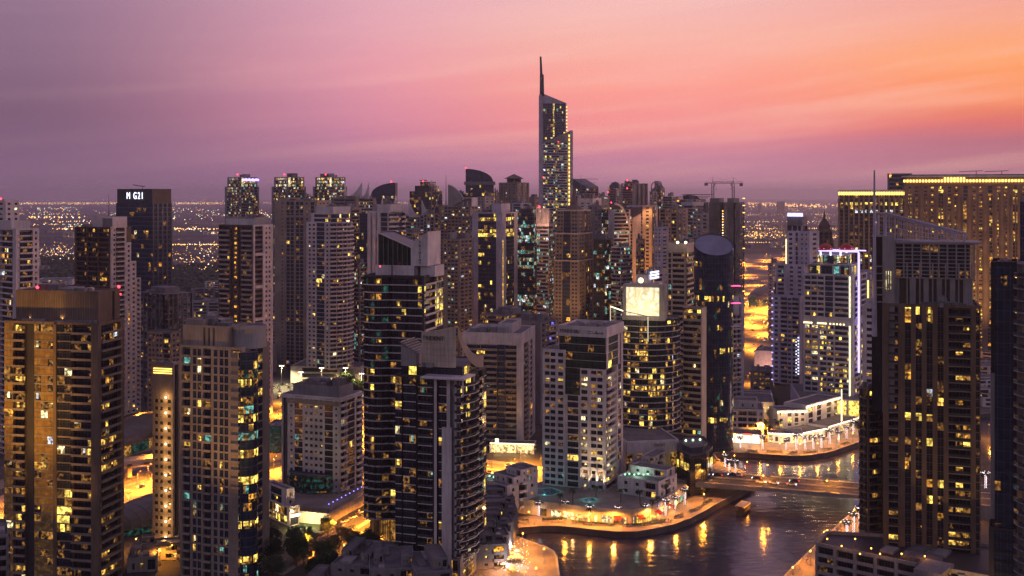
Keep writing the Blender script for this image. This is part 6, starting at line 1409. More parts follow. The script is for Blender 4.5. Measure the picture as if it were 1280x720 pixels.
# ---- the rest of the skyline, each with a look of its own
ROWS = [
 ('dark office block with raked crest, below the crane by the tallest tower', 716, 732, 748, 236, 1500, 40, ["H1 H1", "H1 H1", "P1"], dict(wall='midgrey', band='midgrey', p=.1, pal=PAL_OFFICE)),
 ('pinkish tower with lit gold row just below its flat top, behind the sail topped tower', 722, 741, 752, 249, 1300, 20, ["P.3 S1 S1 P.3", "P.3 S1 P.3", "P1"], dict(wall='pinkwhite', band='pinkwhite', p=.1, pal=PAL_GOLD)),
 ('rounded mauve tower with dark arched top, behind the sail topped tower', 760, 770, 778, 236, 1600, 40, ["H1", "H1", "P1"], dict(wall='lilac', band='midgrey', p=.06)),
 ('grey louvred tower with flat top and red beacon, behind the mauve slab', 776, 793, 810, 230, 1500, 44, ["P.2 H1 P.2", "P.2 D.6 P.2 D.6 P.2 D.6 P.2", "P1"], dict(wall='grey', band='midgrey', p=.05)),
 ('thin grey tower with hollow pointed crest right of the louvred tower', 812, 816, 822, 240, 1500, 44, ["S1", "S1", "P1"], dict(wall='grey', band='grey', p=.05)),
 ('dark glass tower with slanted top, small, right of the hollow crest', 818, 826, 831, 238, 1600, 30, ["K1", "K1", "P1"], dict(wall='slate', band='frame', p=.08, glass='glass_blue')),
 ('low pink grey tower behind the beige gridded tower', 829, 840, 848, 246, 1500, 40, ["H1 H1", "H1", "P1"], dict(wall='pinkwhite', band='grey', p=.08)),
 ('wide dark roofed tower with stacked slanting roof plates, left of the crane frames', 846, 870, 882, 250, 1380, 24, ["H1 H1", "H1", "P1"], dict(wall='grey', band='midgrey', p=.08)),
 ('plain grey tower peeping between the tan temple roof and the tallest tower', 661, 668, 676, 247, 1700, 40, ["S1 S1", "S1", "P1"], dict(wall='tan', band='tan', p=.14)),
 ('small yellow lit tower between the curved top and the tan temple roof', 616, 620, 625, 241, 1500, 30, ["S1", "S1", "P1"], dict(wall='tan', band='tan', p=.3, pal=PAL_YEL)),
 ('grey gridded tower behind the arch fronted one, right side', 596, 606, 618, 247, 1250, 30, ["P.3 S1 S1 P.3", "S1 S1", "P1"], dict(wall='grey', band='grey', p=.08)),
 ('mid grey block behind the white finned tower, lower right', 500, 516, 528, 292, 1050, 30, ["H1 H1", "H1 H1", "P1"], dict(wall='grey', band='grey', p=.08, pal=PAL_YEL)),
 ('brown grey window grid tower below the arch, down to the street', 553, 574, 592, 300, 960, 30, ["P.3 W1 W1 W1 W1 P.3", "P.3 W1 W1 W1 P.3", "P1"], dict(wall='tan', band='tan', p=.10, pal=PAL_OFFICE, nwin=60)),
 ('thin balcony tower left of the dark tower pair', 441, 449, 458, 330, 900, 50, ["B1", "B1", "P1"], dict(wall='midgrey', band='grey', p=.12, pal=PAL_TEAL)),
 ('slim grey tower with ribbed sides between stripes and black stepped tower', 529, 538, 548, 268, 1100, 40, ["P.2 T1 P.2 T1 P.2", "T1 P.2 T1", "P1"], dict(wall='grey', band='grey', p=.08)),
 ('tower with orange lit lower storeys between dark slab and orange facade', 795, 800, 806, 300, 1000, 40, ["W1 W1", "W1", "P1"], dict(wall='tan', band='tan', p=.35, pal=PAL_GOLD)),
 ('striped block with three white neon bars on its side, left of the lit roof screen', 795, 810, 832, 345, 860, 30, ["P1", "P.3 H1 P.3", "P1"], dict(wall='lilac', band='lilac', p=.3, pal=PAL_GOLD)),
 ('dark stepped office block behind the lettered residence, teal windows', 742, 756, 766, 300, 1010, 40, ["K1 K1", "K1", "P1"], dict(wall='slate', band='frame', p=.12, pal=PAL_TEAL)),
 ('pale grid tower right of the teal lit dark office tower', 764, 776, 790, 310, 980, 40, ["H1 H1", "H1 H1", "P1"], dict(wall='pinkwhite', band='grey', p=.11, pal=PAL_TEAL)),
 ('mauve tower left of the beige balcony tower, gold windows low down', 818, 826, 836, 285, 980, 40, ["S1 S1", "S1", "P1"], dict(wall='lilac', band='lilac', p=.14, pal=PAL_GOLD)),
 ('grey tower filling the gap left of the netted frame', 866, 876, 886, 268, 1000, 40, ["S1 S1", "S1", "P1"], dict(wall='grey', band='grey', p=.1)),
 ('thin dark flat topped tower between the quarter round roof and the white finned tower', 476, 482, 490, 252, 1350, 40, ["T1 T1", "T1", "P1"], dict(wall='midgrey', band='midgrey', p=.12, pal=PAL_OFFICE)),
 ('slim tan tower with lit top floor, left of the curved sloping glass top', 571, 577, 584, 243, 1400, 40, ["S1 S1", "S1", "P1"], dict(wall='tan', band='tan', p=.18, pal=PAL_YEL)),
 ('grey tower with pale corner piers behind the teal lit office tower', 640, 652, 664, 255, 1300, 34, ["P.4 H2 P.4", "P.3 H1 P.3", "P1"], dict(wall='lilac', band='grey', p=.16, pal=PAL_OFFICE)),
 ('slender white tower with dark centre strip, right of the tallest tower', 717, 724, 731, 245, 1420, 36, ["P.4 K.5 P.4", "P.5", "P1"], dict(wall='pinkwhite', band='grey', p=.16, pal=PAL_OFFICE)),
 ('beige balcony tower just behind the white curved corner tower', 425, 440, 452, 262, 1120, 36, ["P.3 B1 P.2 B1 P.3", "B1 P.3", "P1"], dict(wall='beige', band='beige', p=.12, pal=PAL_YEL)),
 ('banded dark tower peeping between the middle and right banded office towers', 372, 384, 394, 246, 1700, 40, ["H1 H1", "H1", "P1"], dict(wall='midgrey', band='midgrey', p=.18, pal=PAL_OFFICE)),
 ('mauve tower with gold lit crown floor, right of the beige gridded roof lamp tower', 858, 868, 876, 262, 1300, 36, ["S1 S1", "S1", "P1"], dict(wall='lilac', band='lilac', p=.2, pal=PAL_GOLD)),
 ('dark slab with many tiny white windows behind the grey sail topped tower', 742, 752, 762, 246, 1420, 30, ["S1 S1 S1", "S1", "P1"], dict(wall='midgrey', band='midgrey', p=.3, pal=PAL_OFFICE)),
 ('grey banded tower low behind the portal framed tower, left edge lit teal', 604, 614, 626, 262, 1220, 30, ["H1 H1", "H1", "P1"], dict(wall='grey', band='midgrey', p=.2, pal=PAL_TEAL)),
 ('brown grid tower right of the arch fronted tower, lower', 584, 592, 602, 276, 1060, 36, ["W1 W1", "W1", "P1"], dict(wall='tan', band='tan', p=.14, pal=PAL_GOLD)),
 ('pale slim tower between the roof sign tower and the highway gap', 960, 966, 974, 330, 1150, 50, ["S1", "S1 S1", "P1"], dict(wall='lilac', band='lilac', p=.2, pal=PAL_GOLD)),
 ('low grey slab behind the white slab block', 600, 630, 660, 396, 900, 30, ["H1 H1 H1", "H1 H1", "P1"], dict(wall='midgrey', band='midgrey', p=.25, pal=PAL_GOLD)),
]
for lab, xl, xm, xr, yt, d, a, sp, kw in ROWS:
    T, R = far(lab, xl, xm, xr, yt, d, a, sp, name='office_tower' if sp[0][0] in 'HK' else 'apartment_tower', done=False, **kw)
    T.plant(R, Zp(yt, d), 4, 5)
    if 'neon bars' in lab:
        m = MB()
        for k in range(3): a2, b2 = lerp(R[1], R[2], .1), lerp(R[1], R[2], .6); m.box(0, 1, -1.2, -.6, Zp(342 + k * 3.6, d), Zp(342 + k * 3.6, d) + 1.2, 'neon_white', lambda x, y, z: (a2[0] + (b2[0] - a2[0]) * x, a2[1] + (b2[1] - a2[1]) * x + y - 1, z))
        T.add('neon_bars', m); m = MB(); m.ball((*Pt(801, d - 4), Zp(350, d)), 2.2, 'neon_warm', 10, 6); T.add('globe_lamp', m)
    if 'louvred' in lab: T.beacon(*Pt(784, d), Zp(yt, d) + 4, 1.5)
    if 'arched top' in lab:
        m = MB(); c_ = base_of(R); m.lathe((c_[0], c_[1], Zp(yt, d)), [(9, 0), (8, 5), (5, 9), (0, 11)], 'slate', 14); T.add('domed_top', m); T.beacon(*Pt(760, d), Zp(241, d), 1.4)
    if 'hollow' in lab:
        m = MB(); c_ = base_of(R)
        pts_ = [(c_[0] + 3.2 * cos(t_), c_[1], Zp(yt, d) + 6 + 7 * sin(t_)) for t_ in [2 * pi * k / 12 for k in range(13)]]
        for p0, p1 in zip(pts_, pts_[1:]): m.tube(p0, p1, .8, .8, 'grey', 5)
        T.add('ring_crest', m)
    if 'slanted top' in lab or 'raked crest' in lab:
        m = MB(); z0_ = Zp(yt, d); a_, b_, c_, e_ = R; hh = 14
        m.poly([(*a_, z0_), (*b_, z0_), (*b_, z0_ + 3), (*a_, z0_ + hh)], 'slate'); m.poly([(*b_, z0_), (*c_, z0_), (*c_, z0_ + 3), (*b_, z0_ + 3)], 'slate'); m.poly([(*a_, z0_ + hh), (*b_, z0_ + 3), (*c_, z0_ + 3), (*e_, z0_ + hh)], 'slate'); m.poly([(*e_, z0_), (*a_, z0_), (*a_, z0_ + hh), (*e_, z0_ + hh)], 'slate'); m.poly([(*c_, z0_), (*e_, z0_), (*e_, z0_ + hh), (*c_, z0_ + 3)], 'slate'); T.add('raked_crest', m)
    if 'roof plates' in lab:
        m = MB(); c_ = base_of(R)
        for k in range(4): m.box(c_[0] - 22 + k * 4, c_[0] + 16 + k * 3, c_[1] - 14, c_[1] + 14, Zp(yt, d) + k * 2.2, Zp(yt, d) + k * 2.2 + .8, 'slate')
        T.add('roof_plates', m)
    T.done()
# ================================================================== low buildings, terraces, street life
asphalt('yard', (.16, .13, .10), .06); wall_mat('leaf', (.045, .075, .025), .7, .5, .6); wall_mat('leaf_dark', (.025, .045, .02), .7, .5, .6); wall_mat('bark', (.10, .075, .05), .9); wall_mat('frond', (.05, .075, .03), .7, .4, .8); wall_mat('pooltile', (.05, .35, .36), .3)
emit_mat('pool_lit', (.04, .5, .45), .22); emit_mat('green_lit', (.45, 1, .6), 1.6); emit_mat('globe', (1, .46, .07), 6); emit_mat('shop_white', (1, .82, .6), 2.2); emit_mat('bollard', (.25, .2, 1), 4)
wall_mat('carpaint_white', (.6, .6, .6), .3, .05); wall_mat('carpaint_dark', (.03, .03, .035), .3, .1); wall_mat('carpaint_silver', (.3, .3, .32), .3, .05); wall_mat('skin', (.35, .22, .16)); wall_mat('clothes_dark', (.03, .03, .04)); wall_mat('clothes_pale', (.4, .38, .36)); wall_mat('wood', (.12, .07, .04), .6)
NA = (1, .34, .03)

def ccw(p):
    a = sum(p[i][0] * p[(i + 1) % len(p)][1] - p[(i + 1) % len(p)][0] * p[i][1] for i in range(len(p))); return p if a > 0 else p[::-1]
def fill(m, pts, z, mat):
    v = [Vector((x, y, z)) for x, y in pts]
    for tri in tessellate_polygon([v]):
        a, b_, c_ = [v[i] for i in tri]
        if (b_ - a).cross(c_ - a).z < 0: b_, c_ = c_, b_
        m.poly([tuple(a), tuple(b_), tuple(c_)], mat)

# ------------------------------------------------------------------ residence terrace over the shops
tz = 6.0
front = [(598, 621.5), (620, 622.5), (640, 624.5), (669, 628), (690, 630.5), (711, 633), (740, 636.5), (767, 638.5), (790, 639), (806, 637), (820, 632.5), (830, 625.5), (840, 618.5), (850, 612.5), (858, 608)]
fp = [Gp(x, y, tz) for x, y in front]; bk = [Gp(x, y, tz) for x, y in ((856, 597), (800, 594), (700, 600), (640, 606), (600, 612))]
ter = empty('shop_terrace', (*fp[6], 0)); tag(ter, 'curved pale stone terrace with lit shops and restaurants under it, round the canal bend', 'terrace'); TO = (*fp[6], 0)
m = MB(); fill(m, fp + bk, tz, 'paving'); m.build('deck', ter, TO)
m = MB(); n = len(fp)
for i in range(n - 1):
    a, b_ = fp[i], fp[i + 1]; m.poly([(*a, 0), (*b_, 0), (*b_, tz), (*a, tz)], 'cream')
    d_ = Vector((b_[0] - a[0], b_[1] - a[1])).normalized(); nn = Vector((d_.y, -d_.x))
    for (z0_, z1_, o) in ((tz - .5, tz + .9, .35), (3.9, 4.3, .25)):
        m.poly([(a[0] + nn.x * o, a[1] + nn.y * o, z0_), (b_[0] + nn.x * o, b_[1] + nn.y * o, z0_), (b_[0] + nn.x * o, b_[1] + nn.y * o, z1_), (a[0] + nn.x * o, a[1] + nn.y * o, z1_)], 'cream')
        m.poly([(a[0] + nn.x * o, a[1] + nn.y * o, z1_), (b_[0] + nn.x * o, b_[1] + nn.y * o, z1_), (b_[0] - nn.x * .1, b_[1] - nn.y * .1, z1_), (a[0] - nn.x * .1, a[1] - nn.y * .1, z1_)], 'cream')
    m.poly([(b_[0] - nn.x * .1, b_[1] - nn.y * .1, tz), (a[0] - nn.x * .1, a[1] - nn.y * .1, tz), (a[0] - nn.x * .1, a[1] - nn.y * .1, tz + .9), (b_[0] - nn.x * .1, b_[1] - nn.y * .1, tz + .9)], 'cream')
for a, b_ in zip(bk, bk[1:]): m.poly([(*a, 0), (*b_, 0), (*b_, tz), (*a, tz)], 'cream')
m.build('retaining_wall', ter, TO)
def along(pts, s):
    for a, b_ in zip(pts, pts[1:]):
        L = hypot(b_[0] - a[0], b_[1] - a[1])
        if s <= L: return lerp(a, b_, s / L), Vector((b_[0] - a[0], b_[1] - a[1])) / L
        s -= L
    return pts[-1], Vector((pts[-1][0] - pts[-2][0], pts[-1][1] - pts[-2][1])).normalized()
tot = sum(hypot(b_[0] - a[0], b_[1] - a[1]) for a, b_ in zip(fp, fp[1:]))
rs = random.Random(11); s = 30; k = 0
while s < tot - 6:
    w_ = rs.uniform(3.2, 5.5); p, d_ = along(fp, s); q_, _ = along(fp, s + w_); nn = Vector((d_.y, -d_.x)) * .08; m = MB(); hh = rs.choice((3.0, 3.3, 3.6))
    st_ = rs.choice(('lit_shop', 'lit_shop', 'lit_yellow', 'lit_low', 'lit_cream', 'lit_teal' if rs.random() < .2 else 'lit_shop')) if s > 36 else 'lit_low'
    m.poly([(p[0] + nn.x, p[1] + nn.y, .25), (q_[0] + nn.x, q_[1] + nn.y, .25), (q_[0] + nn.x, q_[1] + nn.y, hh), (p[0] + nn.x, p[1] + nn.y, hh)], st_)
    for j in range(4):
        c_ = lerp(p, q_, j / 3); m.box(c_[0] - .07 + nn.x, c_[0] + .07 + nn.x, c_[1] + nn.y * 2 - .07, c_[1] + nn.y * 2 + .03, .25, hh, 'frame')
    m.build('shop_window', ter, TO)
    if 60 < s < 110 and k % 2 == 0:
        m = MB(); n3 = Vector((d_.y, -d_.x)); m.poly([(p[0] + n3.x * .1, p[1] + n3.y * .1, 3.8), (p[0] + n3.x * 3, p[1] + n3.y * 3, 3.0), (q_[0] + n3.x * 3, q_[1] + n3.y * 3, 3.0), (q_[0] + n3.x * .1, q_[1] + n3.y * .1, 3.8)], 'red_cloth')
        m.poly([(p[0] + n3.x * 3, p[1] + n3.y * 3, 3.0), (p[0] + n3.x * 3, p[1] + n3.y * 3, 2.6), (q_[0] + n3.x * 3, q_[1] + n3.y * 3, 2.6), (q_[0] + n3.x * 3, q_[1] + n3.y * 3, 3.0)], 'red_cloth'); m.build('awning', ter, TO)
    if k % 3 == 0:
        n3 = Vector((d_.y, -d_.x)); light('shop_light', 'POINT', (p[0] + n3.x * 4 - TO[0], p[1] + n3.y * 4 - TO[1], 3.0), 700, (1, .5, .16), ter, .5)
    s += w_ + rs.uniform(.8, 2.6); k += 1
# wall lamps on the parapet
for k, s in enumerate((92, 103, 116, 128, 139, 152)):
    p, d_ = along(fp, s); nn = Vector((d_.y, -d_.x)); m = MB(); m.ball((p[0] + nn.x * .6, p[1] + nn.y * .6, tz - .2), .32, 'lamp_sodium' if k % 3 else 'neon_violet'); m.build('wall_lamp', ter, TO)
def pool(name, px, z, label, mat='pooltile', lit='pool_lit'):
    m = MB(); P_ = ccw([Gp(x, y, z) for x, y in px]); fill(m, P_, z + .12, 'water'); r = empty(name, (*P_[0], z)); tag(r, label, 'pool'); m.build('water_surface', r, (*P_[0], z))
    m = MB(); n = len(P_)
    for i in range(n):
        a, b_ = P_[i], P_[(i + 1) % n]; d_ = Vector((b_[0] - a[0], b_[1] - a[1])).normalized(); o = Vector((d_.y, -d_.x)) * .5
        m.poly([(*a, z + .18), (a[0] + o.x, a[1] + o.y, z + .18), (b_[0] + o.x, b_[1] + o.y, z + .18), (*b_, z + .18)], 'cream')
        m.poly([(a[0], a[1], z + .15), (b_[0], b_[1], z + .15), (b_[0] - o.x * 2, b_[1] - o.y * 2, z + .15), (a[0] - o.x * 2, a[1] - o.y * 2, z + .15)], lit)
    m.build('pool_edge', r, (*P_[0], z))
    c_ = (sum(p[0] for p in P_) / n, sum(p[1] for p in P_) / n); light('pool_light', 'POINT', (c_[0] - P_[0][0], c_[1] - P_[0][1], 2.2), 500, (.2, .9, .8), r, .6)
pool('swimming_pool', [(655, 612), (690, 610), (704, 615), (690, 620), (664, 619)], tz, 'pale swimming pool on the terrace left of the pale tower porch')
pool('swimming_pool', [(726, 624), (742, 622), (748, 627), (732, 629)], tz, 'teal lit pool on the terrace in front of the pale tower porch')
m = MB(); p = Gp(656, 613, tz); m.tube((p[0], p[1], tz), (p[0], p[1], tz + 5), .35, .2, 'neon_blue'); m.tube((p[0], p[1], tz), (p[0], p[1], tz + .4), .7, .6, 'kerb'); tag(m.build('light_column'), 'blue glowing light column at the left end of the terrace pool', 'light column')

# ------------------------------------------------------------------ small buildings
def villa(label, R, z, h, steps, wall='pinkwhite', p=.12, roof_glow=None, name='villa', sp=None, group=None, fh=3.4, **kw):
    T = Tower(name, label, 'building', base_of(R, z), wall=wall, band=wall, p=p, pal=PAL_YEL + PAL_GOLD, fh=fh, rail='solid', nwin=60, group=group, **kw)
    sp = sp or ["P.6 S1 P.5 S1 P.5 B1.4 P.4", "P.5 S1 P.4 B1.3 P.4 S1 P.4", "P1"]
    T.block(R, z, z + h, sp, par=.8)
    zz = z + h
    for (u0, u1, v0, v1, hh) in steps: T.block(sub(R, u0, u1, v0, v1), zz, zz + hh, sp, par=.6)
    T.plant(R, zz, 2, 1)
    if roof_glow:
        m = MB(); c_ = [lerp(lerp(R[0], R[1], u), lerp(R[3], R[2], v), .0) for u, v in ((.1, .0), (.6, .0))]
        A_ = sub(R, .08, .6, .1, .45)
        for k in range(6): q_ = lerp(A_[0], A_[2], (k + .5) / 6); m.ball((q_[0], q_[1] + (k % 2) * 1.5, zz + 1.2), .5, roof_glow)
        T.add('roof_lamps', m); q_ = lerp(A_[0], A_[2], .5); light('roof_light', 'POINT', (q_[0] - T.off[0], q_[1] - T.off[1], zz + 2.5 - z), 900, (.6, 1, .7), T.root, .5)
    T.done(); return T
R = rect(597, 634, 672, 512, 48); villa('white stepped townhouse with green lit roof terrace, left of the pool terrace', R, 3, 11, [(.35, 1, .2, .9, 3.4), (.5, 1, .45, 1, 6.2)], roof_glow='green_lit')
R = rect(772, 823, 846, 520, 34); villa('white townhouse row with pale green lamps on its roof, right of the pale tower', R, 6, 7.6, [(.05, .95, .55, 1, 3.4)], roof_glow='green_lit')
R = rect(786, 812, 838, 545, 30); villa('second white townhouse behind the one with pale green roof lamps', R, 6, 9.6, [(.4, 1, .2, .9, 3)])
# porch block in front of pale tower is in the tower itself
# bright shopfront under the white slab block
R = rectd(612, 668, 640, 10, 8); T = Tower('shop_pavilion', 'blazing white shopfront canopy at the foot of the white slab block', 'building', base_of(R), wall='pinkwhite', band='white', p=.6, nwin=40); T.block(R, 0, 5.2, ["F.3 D1 F.25 D1 F.25 D1.2 F.25 D1 F.25 D1 F.25 D1 F.25 D1 F.3", "D2", "P1"], dark='lit_shop', par=.5)
m = MB(); a, b_ = R[0], R[1]; m.box(0, 1, -1.6, -.6, 5.6, 6.0, 'neon_warm', lambda x, y, z: (a[0] + (b_[0] - a[0]) * x, a[1] + (b_[1] - a[1]) * x + y, z)); m.box(.12, .2, -1.4, -.8, 6.1, 8.5, 'neon_warm', lambda x, y, z: (a[0] + (b_[0] - a[0]) * x, a[1] + (b_[1] - a[1]) * x + y, z)); T.add('lit_fascia', m)
for k in range(3): p = lerp(a, b_, .2 + .3 * k); light('canopy_light', 'POINT', (p[0] - T.off[0], p[1] - 5 - T.off[1], 3.6), 2600, (1, .6, .25), T.root, .6)
T.done()

# ---- far side of the basin: shops, arcaded block, long lit row
def row_house(label, px0, px1, d0, d1, dep, z, h, sp, fh=3.8, **kw):
    A, B = Pt(px0, d0), Pt(px1, d1); e = Vector((B[0] - A[0], B[1] - A[1])).normalized(); g_ = Vector((-e.y, e.x)) * dep
    R = [A, B, (B[0] + g_.x, B[1] + g_.y), (A[0] + g_.x, A[1] + g_.y)]; name = kw.pop('name', 'waterside_building'); par = kw.pop('par', .8); more = kw.pop('more', None)
    T = Tower(name, label, 'building', base_of(R, z), fh=fh, nwin=60, nbal=40, **kw); T.block(R, z, z + h, sp, par=par)
    if more: more(T, R, z + h)
    T.done(); return R
def festoon(T, R, z, part='string_lights', n=26, mat='lamp_white', r=.3, drop=0):
    m = MB()
    for k in range(n): p = lerp(R[0], R[1], k / (n - 1)); m.ball((p[0], p[1] - .6, z - drop + .25 * (k % 2)), r, mat, 5, 3)
    T.add(part, m)
def glow(T, R, z, n, e, col=(1, .68, .34), off=5):
    for k in range(n): p = lerp(R[0], R[1], (k + .5) / n); light('facade_light', 'POINT', (p[0] - T.off[0], p[1] - off - T.off[1], z - T.off[2]), e * .42, col, T.root, .5)
row_house('white lit shop parade with red and yellow signs on the far quay', 906, 952, 668, 664, 14, 0, 5, ["P.4 D2 P.2 D2 P.2 D2 P.2 D2 P.4", "P1"], wall='cream', band='cream', dark='shop_white', name='shop_parade',
          more=lambda T, R, z: (festoon(T, R, z, n=10), glow(T, R, 3, 3, 2500), [ (lambda m, a, b_: (m.box(0, 1, -1.0, -.7, 4.9, 5.9, c, lambda x, y, zz: (a[0] + (b_[0] - a[0]) * x, a[1] + y + (b_[1] - a[1]) * x, zz)), T.add('shop_sign', m)))(MB(), lerp(R[0], R[1], u), lerp(R[0], R[1], u + .2)) for u, c in ((.1, 'neon_gold'), (.52, 'tail'))]))
row_house('low pink grey block with arcaded windows above the far shop parade', 908, 955, 692, 688, 26, 0, 15, ["P.4 W1 W1 P.3 B2 P.3 B2 P.3 W1 P.3", "P.3 W1 W1 P.3"], wall='pinkwhite', band='pinkwhite', p=.14, pal=PAL_YEL, rail='solid', fh=3.8, par=1,
          more=lambda T, R, z: (T.block(sub(R, .05, .85, .3, .9), z, z + 4, ["P.5 S.6 P1 S.6 P1 S.6 P.5", "P1"], p=.6), T.plant(R, z, 3, 1)))
row_house('flat roofed terrace hall behind the arcaded block, lit palms on its deck', 912, 968, 735, 730, 36, 0, 12, ["P1 D2 P1", "P1"], wall='cream', band='cream', dark='glass', more=lambda T, R, z: (festoon(T, R, z - 3, n=9, mat='lamp_sodium'), glow(T, R, z - 4, 2, 3500)))
row_house('low roof slab with violet lit sign, behind the terrace hall', 915, 966, 775, 770, 22, 0, 9, ["P1 H4 P1", "P1"], wall='lilac', band='lilac', p=.3, more=lambda T, R, z: (lambda m, a, b_: (m.box(0, 1, -1, -.4, z - 1, z + 2, 'neon_violet', lambda x, y, zz: (a[0] + (b_[0] - a[0]) * x, a[1] + y, zz)), T.add('lit_sign', m)))(MB(), lerp(R[0], R[1], .72), lerp(R[0], R[1], .98)))
lit_sp = ["P.3 D1 P.3 W1 P.4 D1.2 P.3 W1 P.3 D1 P.4 W1 P.3", "P.5 W1 P.5"]
row_house('curved row of floodlit white shops on the far quay, left section', 960, 1004, 668, 664, 18, 0, 5, lit_sp, wall='white', band='white', dark='lit_shop', p=.4, pal=PAL_YEL, name='shop_row', more=lambda T, R, z: (festoon(T, R, z + .6), glow(T, R, 3.2, 4, 3400, (1, .52, .26))))
row_house('curved row of floodlit white shops on the far quay, middle section', 1004, 1036, 666, 680, 18, 0, 5.5, lit_sp, wall='white', band='white', dark='lit_shop', p=.4, pal=PAL_YEL, name='shop_row', more=lambda T, R, z: (festoon(T, R, z + .6), glow(T, R, 3.2, 3, 3400, (1, .54, .24))))
row_house('curved row of floodlit white shops on the far quay, right section', 1036, 1076, 684, 714, 18, 0, 5.5, lit_sp, wall='white', band='white', dark='lit_shop', p=.4, pal=PAL_YEL, name='shop_row', more=lambda T, R, z: (festoon(T, R, z + .6), glow(T, R, 3.2, 3, 3400, (1, .54, .24))))
row_house('floodlit white upper block with strings of lights on its eaves, left part', 972, 1008, 690, 692, 16, 0, 14.5, ["P.3 W1 P.8 T1 P.5 T1 P.3 W1 P.3", "P1"], wall='white', band='white', p=.5, pal=PAL_YEL, more=lambda T, R, z: (festoon(T, R, z - .5, n=16, r=.4), glow(T, R, z - 2, 3, 2200, (1, .58, .28))))
row_house('floodlit white upper block with strings of lights on its eaves, right part', 1008, 1050, 696, 728, 16, 0, 16.5, ["P.3 T1 P.5 T1 P.8 T1 P.3 W1 P.3", "P1"], wall='white', band='white', p=.5, pal=PAL_YEL, more=lambda T, R, z: (festoon(T, R, z - .5, n=22, r=.4), glow(T, R, z - 2, 4, 2200, (1, .58, .28))))
row_house('long flat roofed podium with a lit clerestory under the white gridded tower', 1000, 1082, 728, 722, 60, 0, 15, ["P.8 D3 P.3 D2 P.3 D2 P.2", "P1"], wall='lilac', band='lilac', dark='lit_yellow', par=.6)
m = MB(); p = Pt(1052, 704); m.tube((p[0], p[1], 0), (p[0], p[1], 26), .45, .3, 'neon_warm'); m.tube((p[0], p[1], 0), (p[0], p[1], 1), .8, .6, 'kerb'); tag(m.build('light_mast'), 'tall thin warm lit mast standing on the far quay near its right end', 'mast')
# other buildings of the gap to the highway
row_house('pink floodlit blank cube building in the street gap left of the sign tower', 943, 965, 905, 900, 30, 0, 22, ["P1", "P1"], wall='white', band='white', more=lambda T, R, z: (glow(T, R, 8, 2, 12000, (1, .45, .35), 14), T.plant(R, z, 3, 2)))
row_house('dark low block with roof canopy in front of the pink cube building', 938, 966, 850, 846, 24, 0, 14, ["P.4 W1 W1 W1 P.4", "P1"], wall='midgrey', band='midgrey', p=.1, more=lambda T, R, z: T.plant(R, z, 3, 3))
row_house('green netted box on the shoulder of the sign tower site', 968, 982, 870, 868, 16, 0, 80, ["P1"], wall='slate', band='slate')
# ---- left: small lit shop, garden wall, hotel terrace
R = rect(330, 362, 374, 498, 48); T = Tower('shop_house', 'small white corner shop with a bright fascia bar, below the mid rise hotel', 'building', base_of(R), wall='pinkwhite', band='white', p=.5, pal=PAL_YEL + (('lit_teal', 1),), fh=4, nwin=40)
T.block(R, 0, 8, ["P.4 G3 P.4", "P.3 G3 P.3", "P1"], p=.8, dark='lit_shop'); T.block(sub(R, 0, .82, .2, 1), 8, 15, ["P1 G2 P1", "P1 W1.5 P1", "P1"], p=.1); m = MB(); a, b_ = R[1], R[2]; a1, b1 = R[0], R[1]
m.box(0, 1, -.8, -.4, 4.2, 5.4, 'shop_white', lambda x, y, z: (a[0] + (b_[0] - a[0]) * x - y, a[1] + (b_[1] - a[1]) * x + y, z)); T.add('lit_fascia', m); light('shop_light', 'POINT', (b_[0] + 6 - T.off[0], b_[1] - 5 - T.off[1], 4), 4500, (1, .8, .42), T.root, .5); light('shop_light', 'POINT', (a[0] + 3 - T.off[0], a[1] - 6 - T.off[1], 3), 2500, (1, .66, .3), T.root, .5); T.done()
wl = [Gp(x, y) for x, y in ((362, 652), (412, 656.5), (432, 644), (456, 631))]; m = MB()
for a, b_ in zip(wl, wl[1:]):
    e_ = Vector((b_[0] - a[0], b_[1] - a[1])).normalized(); g_ = Vector((-e_.y, e_.x)) * .5
    m.prism(ccw([a, b_, (b_[0] + g_.x, b_[1] + g_.y), (a[0] + g_.x, a[1] + g_.y)]), 0, 5.2, 'cream')
wo = m.build('garden_wall'); tag(wo, 'cream garden wall round the hotel terrace, greenish lit on its left face', 'wall')
p = lerp(wl[0], wl[1], .45); flood('floodlight', 'floodlight on the lawn aimed at the cream garden wall', (p[0], p[1] - 7, .05), (p[0] + 2, p[1], 3), 2600, (.9, 1, .35), 120)
m = MB(); fill(m, ccw([Gp(x, y) for x, y in ((352, 668), (388, 676), (431, 650), (414, 657), (362, 653))]), .012, 'lawn'); tag(m.build('lawn'), kind='structure')
m = MB(); T_ = ccw([Gp(x, y, 5) for x, y in ((358, 632), (412, 636), (454, 612), (440, 600), (362, 612))]); m.prism(T_, 0, 5, 'cream', 'paving'); tag(m.build('hotel_terrace'), 'raised paved terrace in front of the mid rise hotel', 'terrace')
for k in range(9):
    p = lerp(Gp(411, 633, 5), Gp(452, 611.5, 5), k / 8); r = empty('bollard_lamp', (p[0], p[1], 5)); tag(r, 'blue bollard lamp along the hotel terrace edge', 'bollard lamp', 'blue bollard lamps on the hotel terrace'); m = MB(); m.tube((0, 0, 0), (0, 0, .9), .12, .1, 'steel'); m.build('post', r); m = MB(); m.ball((0, 0, 1.1), .3, 'bollard', 5, 3); m.build('lamp', r)
strip('side_road', [Gp(x, y) for x, y in ((330, 716), (372, 690), (410, 668), (440, 650), (470, 632), (500, 616))], 13, 'asphalt', .016, marks=[(0, True)])
strip('side_road_pavement', [Gp(x, y) for x, y in ((330, 716), (372, 690), (410, 668), (440, 650), (470, 632), (500, 616))], 18, 'paving', .008)
